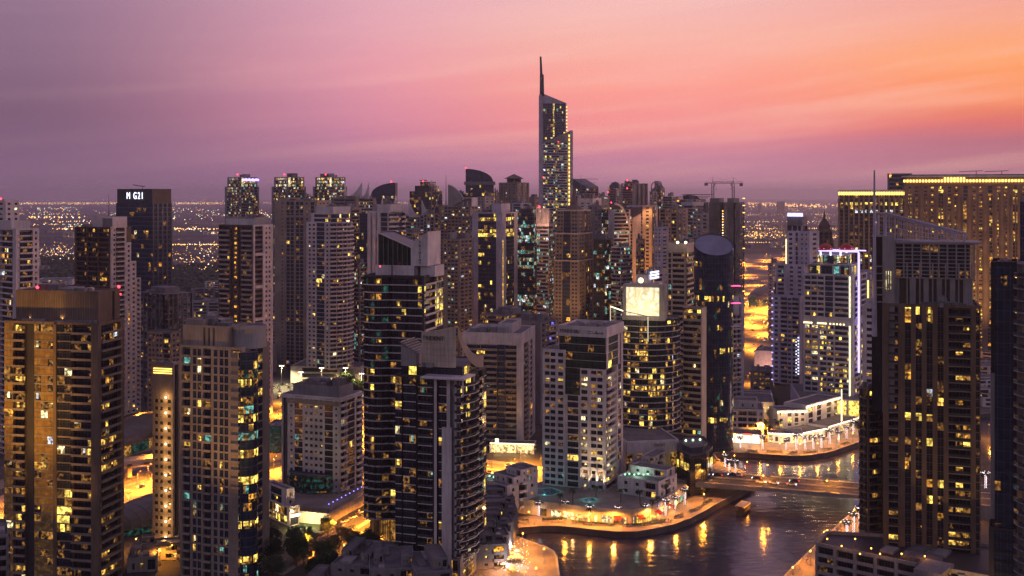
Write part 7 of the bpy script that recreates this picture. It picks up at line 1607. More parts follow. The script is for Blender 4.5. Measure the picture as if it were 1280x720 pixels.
R = rectd(334, 352, 640, 20, 0); villa('low teal glazed hall between the beige tower and the mid rise hotel', R, 0, 15, [], wall='slate', p=.0, glass='glass_teal', name='glazed_hall', sp=["G1 G1 G1", "G1"])
# bottom roofs
for lab, R, z, h, st_ in (
    ('flat roofed stucco house with two stair boxes, bottom centre left of the pale slab', rectd(412, 470, 408, 30, 12), 0, 12, [(.05, .3, .3, .8, 3), (.55, .8, .2, .7, 3)]),
    ('flat roofed stucco house with dark balcony, left of the tall lit hall', rectd(462, 520, 398, 26, -8), 0, 14, [(.1, .3, .3, .9, 3.2), (.7, .95, .2, .6, 3)]),
    ('stucco house with a framed dark opening, hard against the lit hall', rectd(520, 566, 392, 24, -14), 0, 15, [(.5, .95, .2, .9, 3.2)]),
    ('house roof at the bottom edge under the dark trees', rectd(370, 420, 398, 22, 10), 0, 8, [(.2, .5, .2, .7, 2.6)]),
    ('low block at the bottom left corner', rectd(-30, 9, 352, 20, -27), 0, 40, [])):
    villa(lab, R, z, h, st_, wall='midgrey', p=.07)
for lab, R, h in (('low grey annex in the courtyard between the gold lit and beige towers, nearer one', rectd(160, 196, 438, 16, -14), 5), ('low grey annex in the courtyard at the foot of the narrow lamp tower', rectd(172, 224, 452, 8, -14), 6)): villa(lab, R, 0, h, [(.1, .4, .3, .8, 2.6)], wall='concrete', p=.5, name='annex')
# stepped terraces between the near dark tower and the canal
tr = random.Random(4)
for k in range(9):
    px, py = 612 + k * 3.6 * (1 if k < 6 else .6), 712 - k * 8.5; X, Y = Gp(px, py); R = [(X - 9, Y), (X + 7 - k * .2, Y + 2), (X + 5, Y + 14), (X - 11, Y + 12)]
    villa(('lowest', 'second', 'third', 'fourth', 'fifth', 'sixth', 'seventh', 'eighth', 'topmost')[k] + ' terraced house stepping up the canal bank beside the near dark tower', R, 0, 9 + k % 2, [(.1, .7, .3, .95, 3.2)], wall='midgrey', p=.12, group='terraced houses on the canal bank')  # darker grey wall stands in for the shade over these houses

# ------------------------------------------------------------------ metro stations and viaduct
wall_mat('shell', (.13, .11, .09), .4, .15)
def station(label, c, yaw, L, Wd, H, z0, lit=True):
    r = empty('metro_station', (c[0], c[1], 0), yaw); tag(r, label, 'station'); m = MB(); nu, nv = 14, 10
    def sp(u, v):
        x = (u - .5) * L; k = sqrt(max(0, 1 - (2 * u - 1) ** 2 * .86)); a = pi * v
        return (x, -cos(a) * Wd / 2 * k, z0 + sin(a) * H * k)
    for i in range(nu):
        for j in range(nv): m.poly([sp(i / nu, j / nv), sp((i + 1) / nu, j / nv), sp((i + 1) / nu, (j + 1) / nv), sp(i / nu, (j + 1) / nv)][::-1], 'shell')
    m.build('shell_roof', r)
    m = MB()
    for i in range(nu):
        a, b_ = sp(i / nu, 0), sp((i + 1) / nu, 0); m.poly([(a[0], a[1] + .8, 0), (b_[0], b_[1] + .8, 0), (b_[0], b_[1] + .8, z0 + 1.2), (a[0], a[1] + .8, z0 + 1.2)], 'glass_teal' if i % 4 else 'lit_low')
    m.build('glazed_side', r)
    for e_ in (0, 1):
        m = MB()
        for j in range(nv):
            a, b_ = sp(e_, j / nv), sp(e_, (j + 1) / nv); m.poly([(a[0], a[1], 0), (b_[0], b_[1], 0), b_, a], 'glass_teal' if lit else 'glass')
        m.build('glazed_end', r)
    for i in range(1, nu):
        pr = None; m = MB()
        for j in range(nv + 1):
            q_ = sp(i / nu, j / nv); q_ = (q_[0], q_[1] * 1.01, q_[2] + .1)
            if pr: m.tube(pr, q_, .12, .12, 'steel', 4)
            pr = q_
        m.build('roof_rib', r)
ya = atan2(HW.y, HW.x)
station('gold lit metro station shell beside the narrow lamp tower, nearest to us', Gp(196, 650), ya, 64, 26, 9, 3); station('darker metro station shell behind the orange viaduct, left gap', Gp(172, 552), ya + .5, 80, 30, 9, 6)
station('grey metro station shell on the far orange highway, right gap', Gp(958, 378), ya, 120, 36, 16, 8)
v = empty('viaduct', (*Gp(172, 600), 0)); tag(v, 'orange lit concrete viaduct crossing the gap left of the narrow lamp tower', 'viaduct'); VO = tuple(v.location)
m = MB(); A, B = Pt(90, 570), Pt(262, 610); e_ = Vector((B[0] - A[0], B[1] - A[1])); e_.normalize(); g_ = Vector((-e_.y, e_.x)); LV = hypot(B[0] - A[0], B[1] - A[1])
tv = lambda x, y, z: (A[0] + e_.x * x + g_.x * y, A[1] + e_.y * x + g_.y * y, z)
m.box(0, LV, -5, 5, 6.5, 8.2, 'cream', tv); m.box(0, LV, -5.2, -4.8, 8.21, 9.6, 'cream', tv); m.box(0, LV, 4.8, 5.2, 8.21, 9.6, 'cream', tv); m.build('deck', v, VO)
for k in range(4): m = MB(); m.box(10 + k * 18, 12 + k * 18, -1.4, 1.4, 0, 6.49, 'cream', tv); m.build('pier', v, VO)
m = MB()
for k in range(16): m.box(k * 4.4, k * 4.4 + 2.6, -5.5, -5.25, 6.9, 8.0, 'bluewhite' if k % 2 else 'slate', tv)
m.build('banner_panels', v, VO)
m = MB(); A, B = Pt(60, 660), Pt(340, 690); m.box(A[0], B[0], A[1] - 4, A[1] + 4, 7, 8.6, 'concrete'); m.box(A[0], B[0], A[1] - 4.2, A[1] - 3.8, 8.61, 9.8, 'concrete')
for k in range(6): m.box(A[0] + 12 + k * 22, A[0] + 14 + k * 22, A[1] - 1, A[1] + 1, 0, 6.99, 'concrete')
tag(m.build('footbridge'), 'covered concrete footbridge over the highway behind the orange viaduct', 'bridge')

# ------------------------------------------------------------------ lamps
def lamp_proto(kind):
    r = empty({'high': 'highway_lamp', 'far': 'highway_lamp', 'small': 'roof_lamp', 'street': 'street_lamp', 'globe': 'promenade_lamp', 'flood': 'floodlight_mast'}[kind])
    m = MB()
    if kind in ('high', 'far'):
        m.tube((0, 0, 0), (0, 0, 14), .22, .12, 'steel'); m.tube((-2.2, 0, 14.2), (2.2, 0, 14.2), .1, .1, 'steel', 5); m.build('post', r)
        for s_ in (-1, 1): m = MB(); m.box(s_ * 2.2 - .7, s_ * 2.2 + .7, -.3, .3, 14.05, 14.35, 'steel'); m.ball((s_ * 2.2, 0, 13.85), .42, 'lamp_sodium', 6, 4, .6); m.build('lamp_head', r)
        light('lamp_light', 'SPOT', (0, 0, 13), {'high': 2.8e5, 'far': 2.1e5}[kind], NA, r, .6, spot_size=radians(158), spot_blend=.5)
    elif kind == 'street':
        m.tube((0, 0, 0), (0, 0, 8.5), .14, .09, 'steel'); m.tube((0, 0, 8.5), (1.3, 0, 8.9), .07, .06, 'steel', 5); m.build('post', r)
        m = MB(); m.box(1.0, 1.9, -.2, .2, 8.85, 9.05, 'steel'); m.ball((1.45, 0, 8.75), .33, 'lamp_sodium', 6, 4, .6); m.build('lamp_head', r); light('lamp_light', 'SPOT', (1.5, 0, 8.2), 70000, NA, r, .4, spot_size=radians(160), spot_blend=.5)
    elif kind == 'small':
        m.tube((0, 0, 0), (0, 0, 2.4), .08, .06, 'steel'); m.build('post', r); m = MB(); m.ball((0, 0, 2.6), .3, 'globe', 8, 6); m.build('lamp_globe', r); light('lamp_light', 'POINT', (0, 0, 3.2), 160, NA, r, .3)
    elif kind == 'globe':
        m.tube((0, 0, 0), (0, 0, 5.2), .11, .07, 'steel'); m.tube((0, 0, 0), (0, 0, .5), .22, .16, 'steel'); m.build('post', r)
        m = MB(); m.ball((0, 0, 5.5), .34, 'globe', 8, 6); m.build('lamp_globe', r); light('lamp_light', 'SPOT', (0, 0, 6.4), 11000, NA, r, .35, spot_size=radians(165), spot_blend=.4)
    else:
        m.tube((0, 0, 0), (0, 0, 16), .25, .14, 'steel'); m.tube((-1.8, 0, 16), (1.8, 0, 16), .1, .1, 'steel', 5); m.build('post', r)
        for s_ in (-1.4, 0, 1.4): m = MB(); m.box(s_ - .4, s_ + .4, -.3, .2, 15.9, 16.5, 'lamp_white'); m.build('lamp_head', r)
        light('lamp_light', 'SPOT', (0, -1, 15.2), 5.0e4, (1, .78, .36), r, .6, spot_size=radians(150), spot_blend=.5)
    return r
PROTO = {}
def lamp(kind, x, y, z, label, group, yaw=0):
    if kind not in PROTO: PROTO[kind] = lamp_proto(kind); r = PROTO[kind]
    else: r = copy_tree(PROTO[kind])
    r.location = (x, y, z); r.rotation_euler = (0, 0, yaw); tag(r, label, {'high': 'street lamp', 'far': 'street lamp', 'small': 'lamp', 'street': 'street lamp', 'globe': 'lamp', 'flood': 'floodlight'}[kind], group); return r
HLAB, HGRP = 'tall double headed sodium lamp on the central strip of the highway', 'lamps along the highway'
for k in range(46):
    p = hw(-220 + k * 48); lamp('high' if k < 20 else 'far', p[0], p[1], 0, HLAB, HGRP, atan2(HN.y, HN.x))
for k in range(14):
    for o in (52, -54): p = hw(760 + k * 80, o); lamp('far', p[0], p[1], 0, 'double headed sodium lamp on the sandy verge beside the far highway', 'lamps on the highway verge', atan2(HN.y, HN.x))
area_poly('lit_yard', [(905, 470), (905, 318), (985, 318), (985, 470)], 'yard', .002)
yr = random.Random(31)
for k in range(34):
    X, Y = Gp(yr.uniform(908, 980), 322 + 125 * yr.random() ** 1.6); lamp('far', X, Y, 0, 'double headed sodium lamp in the bright orange yard beside the far highway', 'lamps of the orange yard', yr.uniform(0, 3))
for x0, x1, y in ((900, 985, 352), (905, 985, 392), (900, 980, 418)):
    strip('yard_road', [Gp(x0, y + 7), Gp((x0 + x1) / 2, y - 1), Gp(x1, y - 12)], 14, 'asphalt', .01, marks=[(0, True)])
for k in range(5): p = tv(6 + k * 15, -4, 9.7); lamp('street', p[0], p[1], 8.2, 'sodium lamp standing on the orange viaduct deck', 'lamps on the viaduct', radians(90))
for i, (x, y) in enumerate(((160, 640), (172, 610), (185, 600), (165, 596), (345, 560), (342, 590), (348, 620), (344, 535))): X, Y = Gp(x, y); lamp('street', X, Y, 0, 'sodium street lamp in the narrow street gaps between the left towers', 'lamps in the left street gaps')
for i, (x, y) in enumerate(((452, 560), (456, 600), (348, 520), (350, 505), (470, 650), (445, 662), (412, 674), (378, 694), (500, 628), (540, 640))): X, Y = Gp(x, y); lamp('street', X, Y, 0, 'sodium street lamp on the roads round the mid rise hotel', 'lamps round the mid rise hotel')
for i, (x, y) in enumerate(((560, 612), (600, 604), (640, 594), (676, 588), (705, 584), (590, 622), (655, 600), (615, 585), (650, 580), (790, 594), (840, 598))):
    X, Y = Gp(x, y); lamp('street', X, Y, 0, 'single arm sodium lamp on the marina road behind the white townhouse', 'lamps on the marina road', 0)
for k, s in enumerate((18, 48, 78, 108, 138)):
    for o in (11.5, -11.5):
        p = bp(s, o, BZ + .18); lamp('globe', p[0], p[1], p[2], 'short sodium lamp standing on the bridge pavement', 'lamps on the bridge', 0)
GL = 'orange globe lamp on the promenade below the shop terrace'
for x, y in ((880, 632), (767, 658), (706, 655), (661, 655), (845, 645), (812, 654), (905, 617), (641, 662), (737, 657.5)): X, Y = Gp(x, y); lamp('globe', X, Y, 0, GL, 'globe lamps on the near promenade')
for x, y in ((653.5, 683), (680, 703), (670, 728), (640, 700), (630, 722)): X, Y = Gp(x, y); lamp('globe', X, Y, 0, 'orange globe lamp on the rounded quay spit at the bottom', 'globe lamps on the quay spit')
for x, y in ((1034, 679), (1051, 668), (1068, 652), (1013, 706), (991, 727), (1085, 640)): X, Y = Gp(x, y); lamp('globe', X, Y, 0, 'orange globe lamp along the right canal promenade', 'globe lamps on the right promenade')
for x, y in ((893, 563), (900, 560), (950, 563), (975, 566), (1000, 567), (1022, 566), (1048, 560), (1066, 553), (1100, 543), (918, 582), (934, 590), (905, 577)): X, Y = Gp(x, y); lamp('globe', X, Y, 0, 'orange globe lamp along the far quay of the basin', 'globe lamps on the far quay')
for x, y in ((352, 483), (376, 492), (402, 486), (432, 486), (452, 494)): X, Y = Gp(x, y); lamp('flood', X, Y, 0, 'floodlight mast over the crowded car park', 'floodlight masts of the car park')
for x, y in ((446, 520), (428, 524)): X, Y = Gp(x, y + 22); lamp('high', X, Y, 0, 'double headed sodium lamp behind the mid rise hotel', 'lamps behind the hotel', .6)
for x, y in ((925, 520), (940, 505), (935, 480), (955, 470), (948, 545), (990, 530), (1225, 460), (1233, 440), (1228, 500), (1236, 545)): X, Y = Gp(x, y); lamp('street', X, Y, 0, 'sodium street lamp in the lanes behind the far quay', 'lamps behind the far quay')
for x, y in ((700, 425), (730, 422), (748, 428), (762, 430), (560, 452), (600, 440), (650, 452), (690, 440)): X, Y = Gp(x, y); lamp('high', X, Y, 0, 'tall sodium lamp between the office towers of the middle distance', 'lamps among the middle towers', .3)
for x, y in ((475, 690), (500, 680), (452, 682), (430, 698), (585, 690)): X, Y = Gp(x, y); lamp('globe', X, Y, 0, 'garden globe lamp in the courtyard of the dark tower pair', 'garden lamps by the dark tower pair')
for x, y in ((182, 700), (200, 705), (215, 698), (170, 690)): X, Y = Gp(x, y); lamp('globe', X, Y, 0, 'courtyard globe lamp at the foot of the narrow lamp tower', 'courtyard lamps of the narrow tower')
for k, (x, y, z) in enumerate(((1034, 681, 20), (1052, 690, 20), (1069, 681, 20), (1089, 693, 20), (1100, 700, 20), (1127, 700, 20), (1156, 703, 20), (1075, 700, 20))):
    X, Y = Gp(x, y, z); lamp('small', X, Y, z - .4, 'small sodium lamp on the parking podium roof', 'lamps on the podium roof')
# gold floodlighting on the near left tower comes from tall lamps in the street before it
for k, (x, y, e_) in enumerate(((-182, 352, 1.6e5), (-196, 360, 1.6e5), (-150, 372, 6e4))):
    flood('floodlight', ('floodlight', 'second floodlight', 'third floodlight')[k] + ' in the street at the foot of the gold lit tower', (x, y, .1), (-192 + k * 7, 422, (92, 70, 45)[k]), e_ * 2.2, (1, .47, .06), 32)
flood('floodlight', 'floodlight in the lane at the foot of the beige stepped tower', (-118, 378, .1), (-112, 425, 75), 1.3e5, (1, .48, .12), 50)
flood('floodlight', 'floodlight in the square at the foot of the big brown tower', (150, 352, .1), (172, 405, 60), 3.0e4, (1, .55, .2), 70)

# ------------------------------------------------------------------ palms and trees
def palm(lit=True, h=7.0, seed=0):
    r_ = random.Random(seed); r = empty('palm_tree'); m = MB(); pr = (0, 0, 0)
    for k in range(6): cur = (.25 * sin(k * .5), .1 * k * .3, h * (k + 1) / 6); m.tube(pr, cur, .32 - .02 * k, .30 - .02 * k, 'bark', 7); pr = cur
    m.build('trunk', r); top = pr; m = MB()
    for k in range(30):
        a = 2 * pi * k / 30 + r_.uniform(-.2, .2); up = r_.uniform(-.35, 1.1); L = r_.uniform(2.4, 3.5); p0 = Vector(top)
        for j in range(5):
            el_ = up - j * .42; step = Vector((cos(a) * cos(el_), sin(a) * cos(el_), sin(el_))) * L / 5; p1 = p0 + step; s_ = Vector((-sin(a), cos(a), 0)) * (.42 * (1 - j / 6)); dn = Vector((0, 0, -.22))
            m.poly([tuple(p0), tuple(p0 + s_ + dn), tuple(p1 + s_ * .8 + dn), tuple(p1)], 'frond'); m.poly([tuple(p1), tuple(p1 - s_ * .8 + dn), tuple(p0 - s_ + dn), tuple(p0)], 'frond'); p0 = p1
    m.build('crown', r)
    if lit:
        m = MB()
        for k in range(46):
            a, z = k * 2.4, .3 + (h - .6) * k / 46; m.ball((.36 * cos(a) + .25 * sin(z / h * 2.5), .36 * sin(a), z), .14, 'fairy', 4, 2)
        for b_ in range(7):
            a = 2 * pi * b_ / 7 + .3
            for j in range(5): m.ball((top[0] + cos(a) * (.35 + .38 * j), top[1] + sin(a) * (.35 + .38 * j), h - .1 + .32 * j - .04 * j * j), .14, 'fairy', 4, 2)
        m.build('fairy_lights', r); light('fairy_glow', 'POINT', (.3, -1.2, h * .55), 130, (1, .8, .78), r, 1.2)
    return r
PP = [palm(True, 6.5, 1), palm(True, 7.6, 2)]; PD = [palm(False, 7.0, 3), palm(False, 8.2, 4)]; UP = set()
def put(protos, i, x, y, z, label, cat, group, sc=1.0, yaw=0):
    p = protos[i % len(protos)]
    if p.name in UP: p = copy_tree(p)
    else: UP.add(p.name)
    p.location = (x, y, z); p.rotation_euler = (0, 0, yaw); p.scale = (sc, sc, sc); tag(p, label, cat, group)
PL = lambda w_: 'palm wrapped in white fairy lights ' + w_
for i, (x, y) in enumerate(((673, 645.5), (707, 646.5), (738, 652), (773, 653.5), (807, 650), (832, 645), (844, 637.5), (856, 631.5))): X, Y = Gp(x, y); put(PP, i, X, Y, 0, PL('on the promenade before the shop terrace'), 'palm tree', 'lit palms before the shop terrace', rng.uniform(.9, 1.1), i)
for i, (x, y) in enumerate(((925, 560), (953, 562.5), (983, 563), (1007, 562), (1027, 560), (1037, 556), (1048, 553), (1058, 549), (1067, 541), (996, 562.5), (1017, 561))): X, Y = Gp(x, y); put(PP, i, X, Y, 0, PL('before the white shops of the far quay'), 'palm tree', 'lit palms of the far quay', rng.uniform(.95, 1.2), i)
for i, (x, y) in enumerate(((906, 584), (919, 594), (912, 590))): X, Y = Gp(x, y); put(PP, i, X, Y, 0, PL('on the small quay behind the bridge'), 'palm tree', 'lit palms behind the bridge', 1, i)
for i, (x, y) in enumerate(((1058, 673), (1067, 666), (1075, 655))): X, Y = Gp(x, y); put(PP, i, X, Y, 0, PL('on the right canal promenade'), 'palm tree', 'lit palms of the right promenade', 1.1, i)
X, Y = Gp(1232, 611); put(PP, 0, X, Y, 0, PL('alone on the quay between the brown and black towers'), 'palm tree', None, 1.2, 1)
for i, (x, y) in enumerate(((700, 632), (716, 632), (640, 617), (652, 614), (745, 622), (815, 640), (822, 634), (776, 628), (800, 630), (833, 622))): X, Y = Gp(x, y, tz); put(PD, i, X, Y, tz, 'unlit palm on the shop terrace near its pools', 'palm tree', 'unlit palms on the terrace', rng.uniform(.6, .9), i)
for i, (x, y) in enumerate(((936, 533), (950, 530), (962, 528), (972, 545), (962, 548), (956, 540), (980, 520), (1000, 524), (970, 512))): X, Y = Gp(x, y); put(PD, i, X, Y, 0, 'unlit palm in the lanes behind the far quay', 'palm tree', 'unlit palms behind the far quay', rng.uniform(.9, 1.3), i)
X, Y = Gp(438, 704); put(PD, 1, X, Y, 0, 'palm uplit yellow beside the dark trees at the bottom', 'palm tree', None, 1.3, 0); light('palm_uplight', 'POINT', (X + 1.2, Y - 1.5, 1.2), 900, (1, .85, .3))
def tree(seed, dark=True, h=9.0, R_=4.2):
    r_ = random.Random(seed); r = empty('leafy_tree'); m = MB(); m.tube((0, 0, 0), (.2, .1, h * .5), .35, .2, 'bark', 7); br_ = []
    for k in range(6):
        a = k * 1.05 + r_.uniform(-.3, .3); e = (cos(a) * R_ * .55, sin(a) * R_ * .55, h * r_.uniform(.6, .85)); m.tube((.1, .05, h * r_.uniform(.3, .5)), e, .14, .05, 'bark', 5); br_.append(e)
    m.build('trunk', r); m = MB(); cl = br_ + [(r_.uniform(-1, 1) * R_ * .6, r_.uniform(-1, 1) * R_ * .6, h * r_.uniform(.55, 1.0)) for _ in range(9)]
    for c_ in cl:
        rr = R_ * r_.uniform(.28, .5); mt = r_.choice(('leaf', 'leaf_dark', 'leaf_dark'))
        for _ in range(70):
            d_ = Vector((r_.gauss(0, 1), r_.gauss(0, 1), r_.gauss(0, .8))).normalized() * rr * r_.uniform(.5, 1.05); p = Vector(c_) + d_; u = Vector((r_.gauss(0, 1), r_.gauss(0, 1), r_.gauss(0, 1))).normalized(); v_ = u.orthogonal().normalized(); s_ = r_.uniform(.22, .45)
            m.poly([tuple(p - u * s_), tuple(p + v_ * s_ * .6), tuple(p + u * s_), tuple(p - v_ * s_ * .6)], mt)
    m.build('crown', r); return r
TR = [tree(1), tree(2, h=8, R_=3.6), tree(3, h=10, R_=4.8)]
for i in range(44):
    x, y = rng.uniform(338, 470), rng.uniform(672, 735)
    if y < 672 + max(0, 400 - x) * .15 or (x > 415 and y > 705): continue
    X, Y = Gp(x, y); put(TR, i, X, Y, 0, 'dark leafy tree in the garden grove at the bottom left of centre', 'tree', 'trees of the garden grove', rng.uniform(.75, 1.25), rng.uniform(0, 6))
for i in range(16): X, Y = Gp(rng.uniform(428, 456), rng.uniform(480, 505)); put(TR, i, X, Y, 0, 'tree of the dim clump beyond the mid rise hotel', 'tree', 'trees beyond the hotel', rng.uniform(1, 1.5), rng.uniform(0, 6))
for i in range(12): X, Y = Gp(rng.choice((rng.uniform(957, 985), rng.uniform(1040, 1075))), rng.uniform(508, 545)); put(TR, i, X, Y, 0, 'small tree among the lanes behind the far quay', 'tree', 'trees behind the far quay', rng.uniform(.5, .9), rng.uniform(0, 6))
def bush_mass():
    m = MB(); r_ = random.Random(9)
    for k in range(1500):
        if r_.random() < .5: x, y = r_.uniform(-30, 100), r_.uniform(322, 352)
        else: x, y = r_.uniform(205, 345), r_.uniform(332, 372)
        X, Y = Gp(x, y); s_ = r_.uniform(5, 11); z = r_.uniform(2, 6); m.ball((X, Y, z), s_ * .6, 'leaf_dark' if r_.random() < .7 else 'leaf', 5, 3, .7)
    tag(m.build('distant_wood'), 'dark mass of far off treetops beyond the left towers', 'wood', kind='stuff')
bush_mass()

# ------------------------------------------------------------------ cars
def car(paint):
    r = empty('parked_car'); m = MB(); prof = [(-2.2, .35), (-2.25, .8), (-1.6, .95), (-1.0, 1.42), (.5, 1.45), (1.15, .98), (2.1, .85), (2.25, .4)]
    for y0, y1 in ((-.9, .9),):
        for (x0, z0_), (x1, z1_) in zip(prof, prof[1:]):
            gl = z0_ != z1_ and max(z0_, z1_) > 1.3; m.poly([(x0, y0, z0_), (x0, y1, z0_), (x1, y1, z1_), (x1, y0, z1_)][::-1] if False else [(x0, y0, z0_), (x1, y0, z1_), (x1, y1, z1_), (x0, y1, z0_)], 'glass' if gl else paint)
        for y, fl in ((y0, 1), (y1, -1)):
            P_ = [(x, y, z) for x, z in prof]; m.poly(P_[::-1] if fl > 0 else P_, paint)
            W_ = [(-.95, y - .01 * fl, 1.0), (.95, y - .01 * fl, 1.0), (.45, y - .01 * fl, 1.36), (-.85, y - .01 * fl, 1.34)]; m.poly(W_ if fl > 0 else W_[::-1], 'glass')
    m.build('body', r)
    for x in (-1.35, 1.4):
        for y in (-.86, .86): w_ = MB(); w_.tube((x, y - .11, .33), (x, y + .11, .33), .33, .33, 'black', 10); w_.build('wheel', r)
    return r
CAR = [car('carpaint_white'), car('carpaint_silver'), car('carpaint_dark')]
def lights_on(r):
    for y in (-.62, .62):
        m = MB(); m.ball((2.25, y, .66), .16, 'head', 5, 3); m.build('headlight', r); m = MB(); m.ball((-2.27, y, .72), .16, 'tail', 5, 3); m.build('taillight', r)
CL = copy_tree(CAR[0]); CL.name = 'moving_car'; lights_on(CL); CL2 = copy_tree(CAR[2]); CL2.name = 'moving_car'; lights_on(CL2); MC = [CL, CL2]
area_poly('car_park', [(338, 505), (338, 470), (372, 476), (430, 478), (452, 484), (410, 498), (372, 508)], 'parking', .016)
k = 0
for row_ in range(5):
    for c_ in range(15):
        x, y = 340 + c_ * 6.4 + row_ * 2, 481 + row_ * 4.2
        if rng.random() < .22 or x > 425 + (row_ < 2) * 12: continue
        X, Y = Gp(x, y); put(CAR, rng.randrange(3), X, Y, .02, 'parked car in the crowded floodlit car park', 'car', 'cars in the floodlit car park', 1, radians(90) + rng.uniform(-.06, .06)); k += 1
for i in range(70):
    s = rng.uniform(-160, 1700); o = rng.choice((-14, -10.5, -7, 7, 10.5, 14)); p = hw(s, o - 1.7); put(MC, i, p[0], p[1], .02, 'car with lights on driving along the orange highway', 'car', 'cars on the highway', 1, ya + (0 if o > 0 else pi))
for i, (x, y, l_) in enumerate(((431, 653, 0), (446, 645.5, 1), (453, 641, 1), (441, 648, 0), (404, 666, 0), (397, 671, 0), (412, 662, 0), (385, 677, 0), (459, 640, 1))):
    X, Y = Gp(x, y); put(MC if l_ else CAR, i, X, Y, .03, 'car with lights on turning beside the hotel garden wall' if l_ else 'car parked on the side road below the hotel garden wall', 'car', 'cars driving on the side road' if l_ else 'cars parked on the side road', 1, .95 if l_ else 1.0)
for i in range(10):
    s = rng.uniform(5, BL - 20); o_ = rng.choice((-6.6, -3.4, 3.4, 6.6)); p = bp(s, o_, BZ + .02); put(MC, i, p[0], p[1], p[2], 'car with lights on crossing the low canal bridge', 'car', 'cars on the bridge', 1, atan2(BD.y, BD.x) + (0 if o_ > 0 else pi))
for i, (x, y) in enumerate(((636, 583), (652, 580), (612, 592), (944, 493), (938, 500), (950, 487), (945, 509))): X, Y = Gp(x, y); put(MC, i, X, Y, .03, 'car with lights on in a street of the middle distance', 'car', 'cars in the middle streets', 1, rng.uniform(0, 6))
for i in range(8): X, Y = Gp(960 + i * 5.2, 524 + (i % 2) * 4 - i * .5); put(CAR, i, X, Y, .02, 'car parked behind the far quay terraces', 'car', 'cars parked behind the far quay', 1, 1.4)

# ------------------------------------------------------------------ boat on the canal
bx_, by_ = Gp(930, 640, WZ); r = empty('dhow_boat', (bx_, by_, WZ), radians(60)); tag(r, 'wooden passenger dhow with flat canopy moving on the dark canal before the bridge', 'boat')
m = MB(); st_ = [(-7.5, 1.5, 2.3), (-5, 2.1, 1.7), (0, 2.4, 1.5), (4.5, 1.9, 1.8), (7.2, .7, 2.7), (8.6, .06, 3.5)]
for (x0, w0, h0), (x1, w1, h1) in zip(st_, st_[1:]):
    for s_ in (-1, 1):
        P_ = [(x0, s_ * w0 * .6, -.3), (x1, s_ * w1 * .5, -.3 if x1 < 7 else 1), (x1, s_ * w1, h1), (x0, s_ * w0, h0)]; m.poly(P_ if s_ < 0 else P_[::-1], 'wood')
    m.poly([(x0, -w0 * .95, h0 - .5), (x1, -w1 * .95, h1 - .5), (x1, w1 * .95, h1 - .5), (x0, w0 * .95, h0 - .5)], 'wood')
m.poly([(-7.5, 1.5, 2.3), (-7.5, -1.5, 2.3), (-7.5, -.9, -.3), (-7.5, .9, -.3)], 'wood'); m.build('hull', r)
m = MB(); m.box(-6.5, 3.6, -2.2, 2.2, 4.2, 4.4, 'cream'); m.box(-6.5, 3.6, -2.25, -2.2, 3.95, 4.5, 'cream'); m.box(-6.5, 3.6, 2.2, 2.25, 3.95, 4.5, 'cream'); m.build('canopy', r)
for x in (-6, -3, 0, 3.2):
    for y in (-2, 2): m = MB(); m.tube((x, y, 1.2), (x, y, 4.2), .08, .08, 'wood', 5); m.build('canopy_post', r)
m = MB(); m.box(-4.5, -1.5, -1.3, 1.3, 1.3, 3.3, 'wood'); m.build('cabin', r); m = MB()
for k in range(7): m.ball((-6 + k * 1.5, -2.1, 3.8), .16, 'lamp_sodium', 5, 3)
m.build('deck_lamps', r); light('boat_light', 'POINT', (0, 0, 3.7), 900, NA, r, .3); light('boat_light', 'POINT', (6, 0, 4.4), 500, NA, r, .3)

# ------------------------------------------------------------------ people
def person(seed, stride):
    r_ = random.Random(seed); V = [(0, 0, .95), (0, 0, 1.2), (0, 0, 1.45), (0, 0, 1.55), (0, .02, 1.68), (.19, 0, 1.42), (.26, .05 * stride, 1.15), (.27, .16 * stride, .92), (-.19, 0, 1.42), (-.26, -.05 * stride, 1.15), (-.27, .12 - .16 * stride, .92), (.1, 0, .9), (.11, .16 * stride, .5), (.11, .2 * stride, .06), (.11, .2 * stride + .14, .03), (-.1, 0, .9), (-.11, -.12 * stride, .5), (-.11, -.28 * stride, .08), (-.11, -.28 * stride + .14, .03)]
    Ed = [(0, 1), (1, 2), (2, 3), (3, 4), (2, 5), (5, 6), (6, 7), (2, 8), (8, 9), (9, 10), (0, 11), (11, 12), (12, 13), (13, 14), (0, 15), (15, 16), (16, 17), (17, 18)]
    Rd = [.15, .15, .16, .06, .11, .07, .05, .04, .07, .05, .04, .10, .075, .05, .04, .10, .075, .05, .04]
    me = bpy.data.meshes.new('person'); me.from_pydata(V, Ed, []); o = bpy.data.objects.new('person_source', me); C.objects.link(o)
    sk = o.modifiers.new('skin', 'SKIN'); 
    if not me.skin_vertices: bpy.context.view_layer.objects.active = o
    for i, sv in enumerate(me.skin_vertices[0].data): sv.radius = (Rd[i], Rd[i] * .8); sv.use_root = i == 0
    o.modifiers.new('smooth', 'SUBSURF').levels = 1
    out = bpy.data.meshes.new_from_object(o.evaluated_get(bpy.context.evaluated_depsgraph_get())); bpy.data.objects.remove(o); out.materials.clear()
    for mt in (('clothes_dark', 'clothes_pale')[seed % 2], 'clothes_dark', 'skin'): out.materials.append(M[mt])
    for p in out.polygons: z = p.center.z; p.material_index = 2 if z > 1.53 or (z < .98 and abs(p.center.x) > .2 and z > .8) else (0 if z > .95 else 1)
    return out
PM = [person(1, 1), person(2, -1), person(3, .3)]
def people(pts, where, z=0):
    for i, (x, y) in enumerate(pts):
        X, Y = Gp(x, y, z); o = bpy.data.objects.new('person', PM[i % 3]); C.objects.link(o); o.location = (X, Y, z + .01); o.rotation_euler = (0, 0, rng.uniform(0, 6.28)); tag(o, 'person in plain clothes walking ' + where, 'person', 'people ' + where)
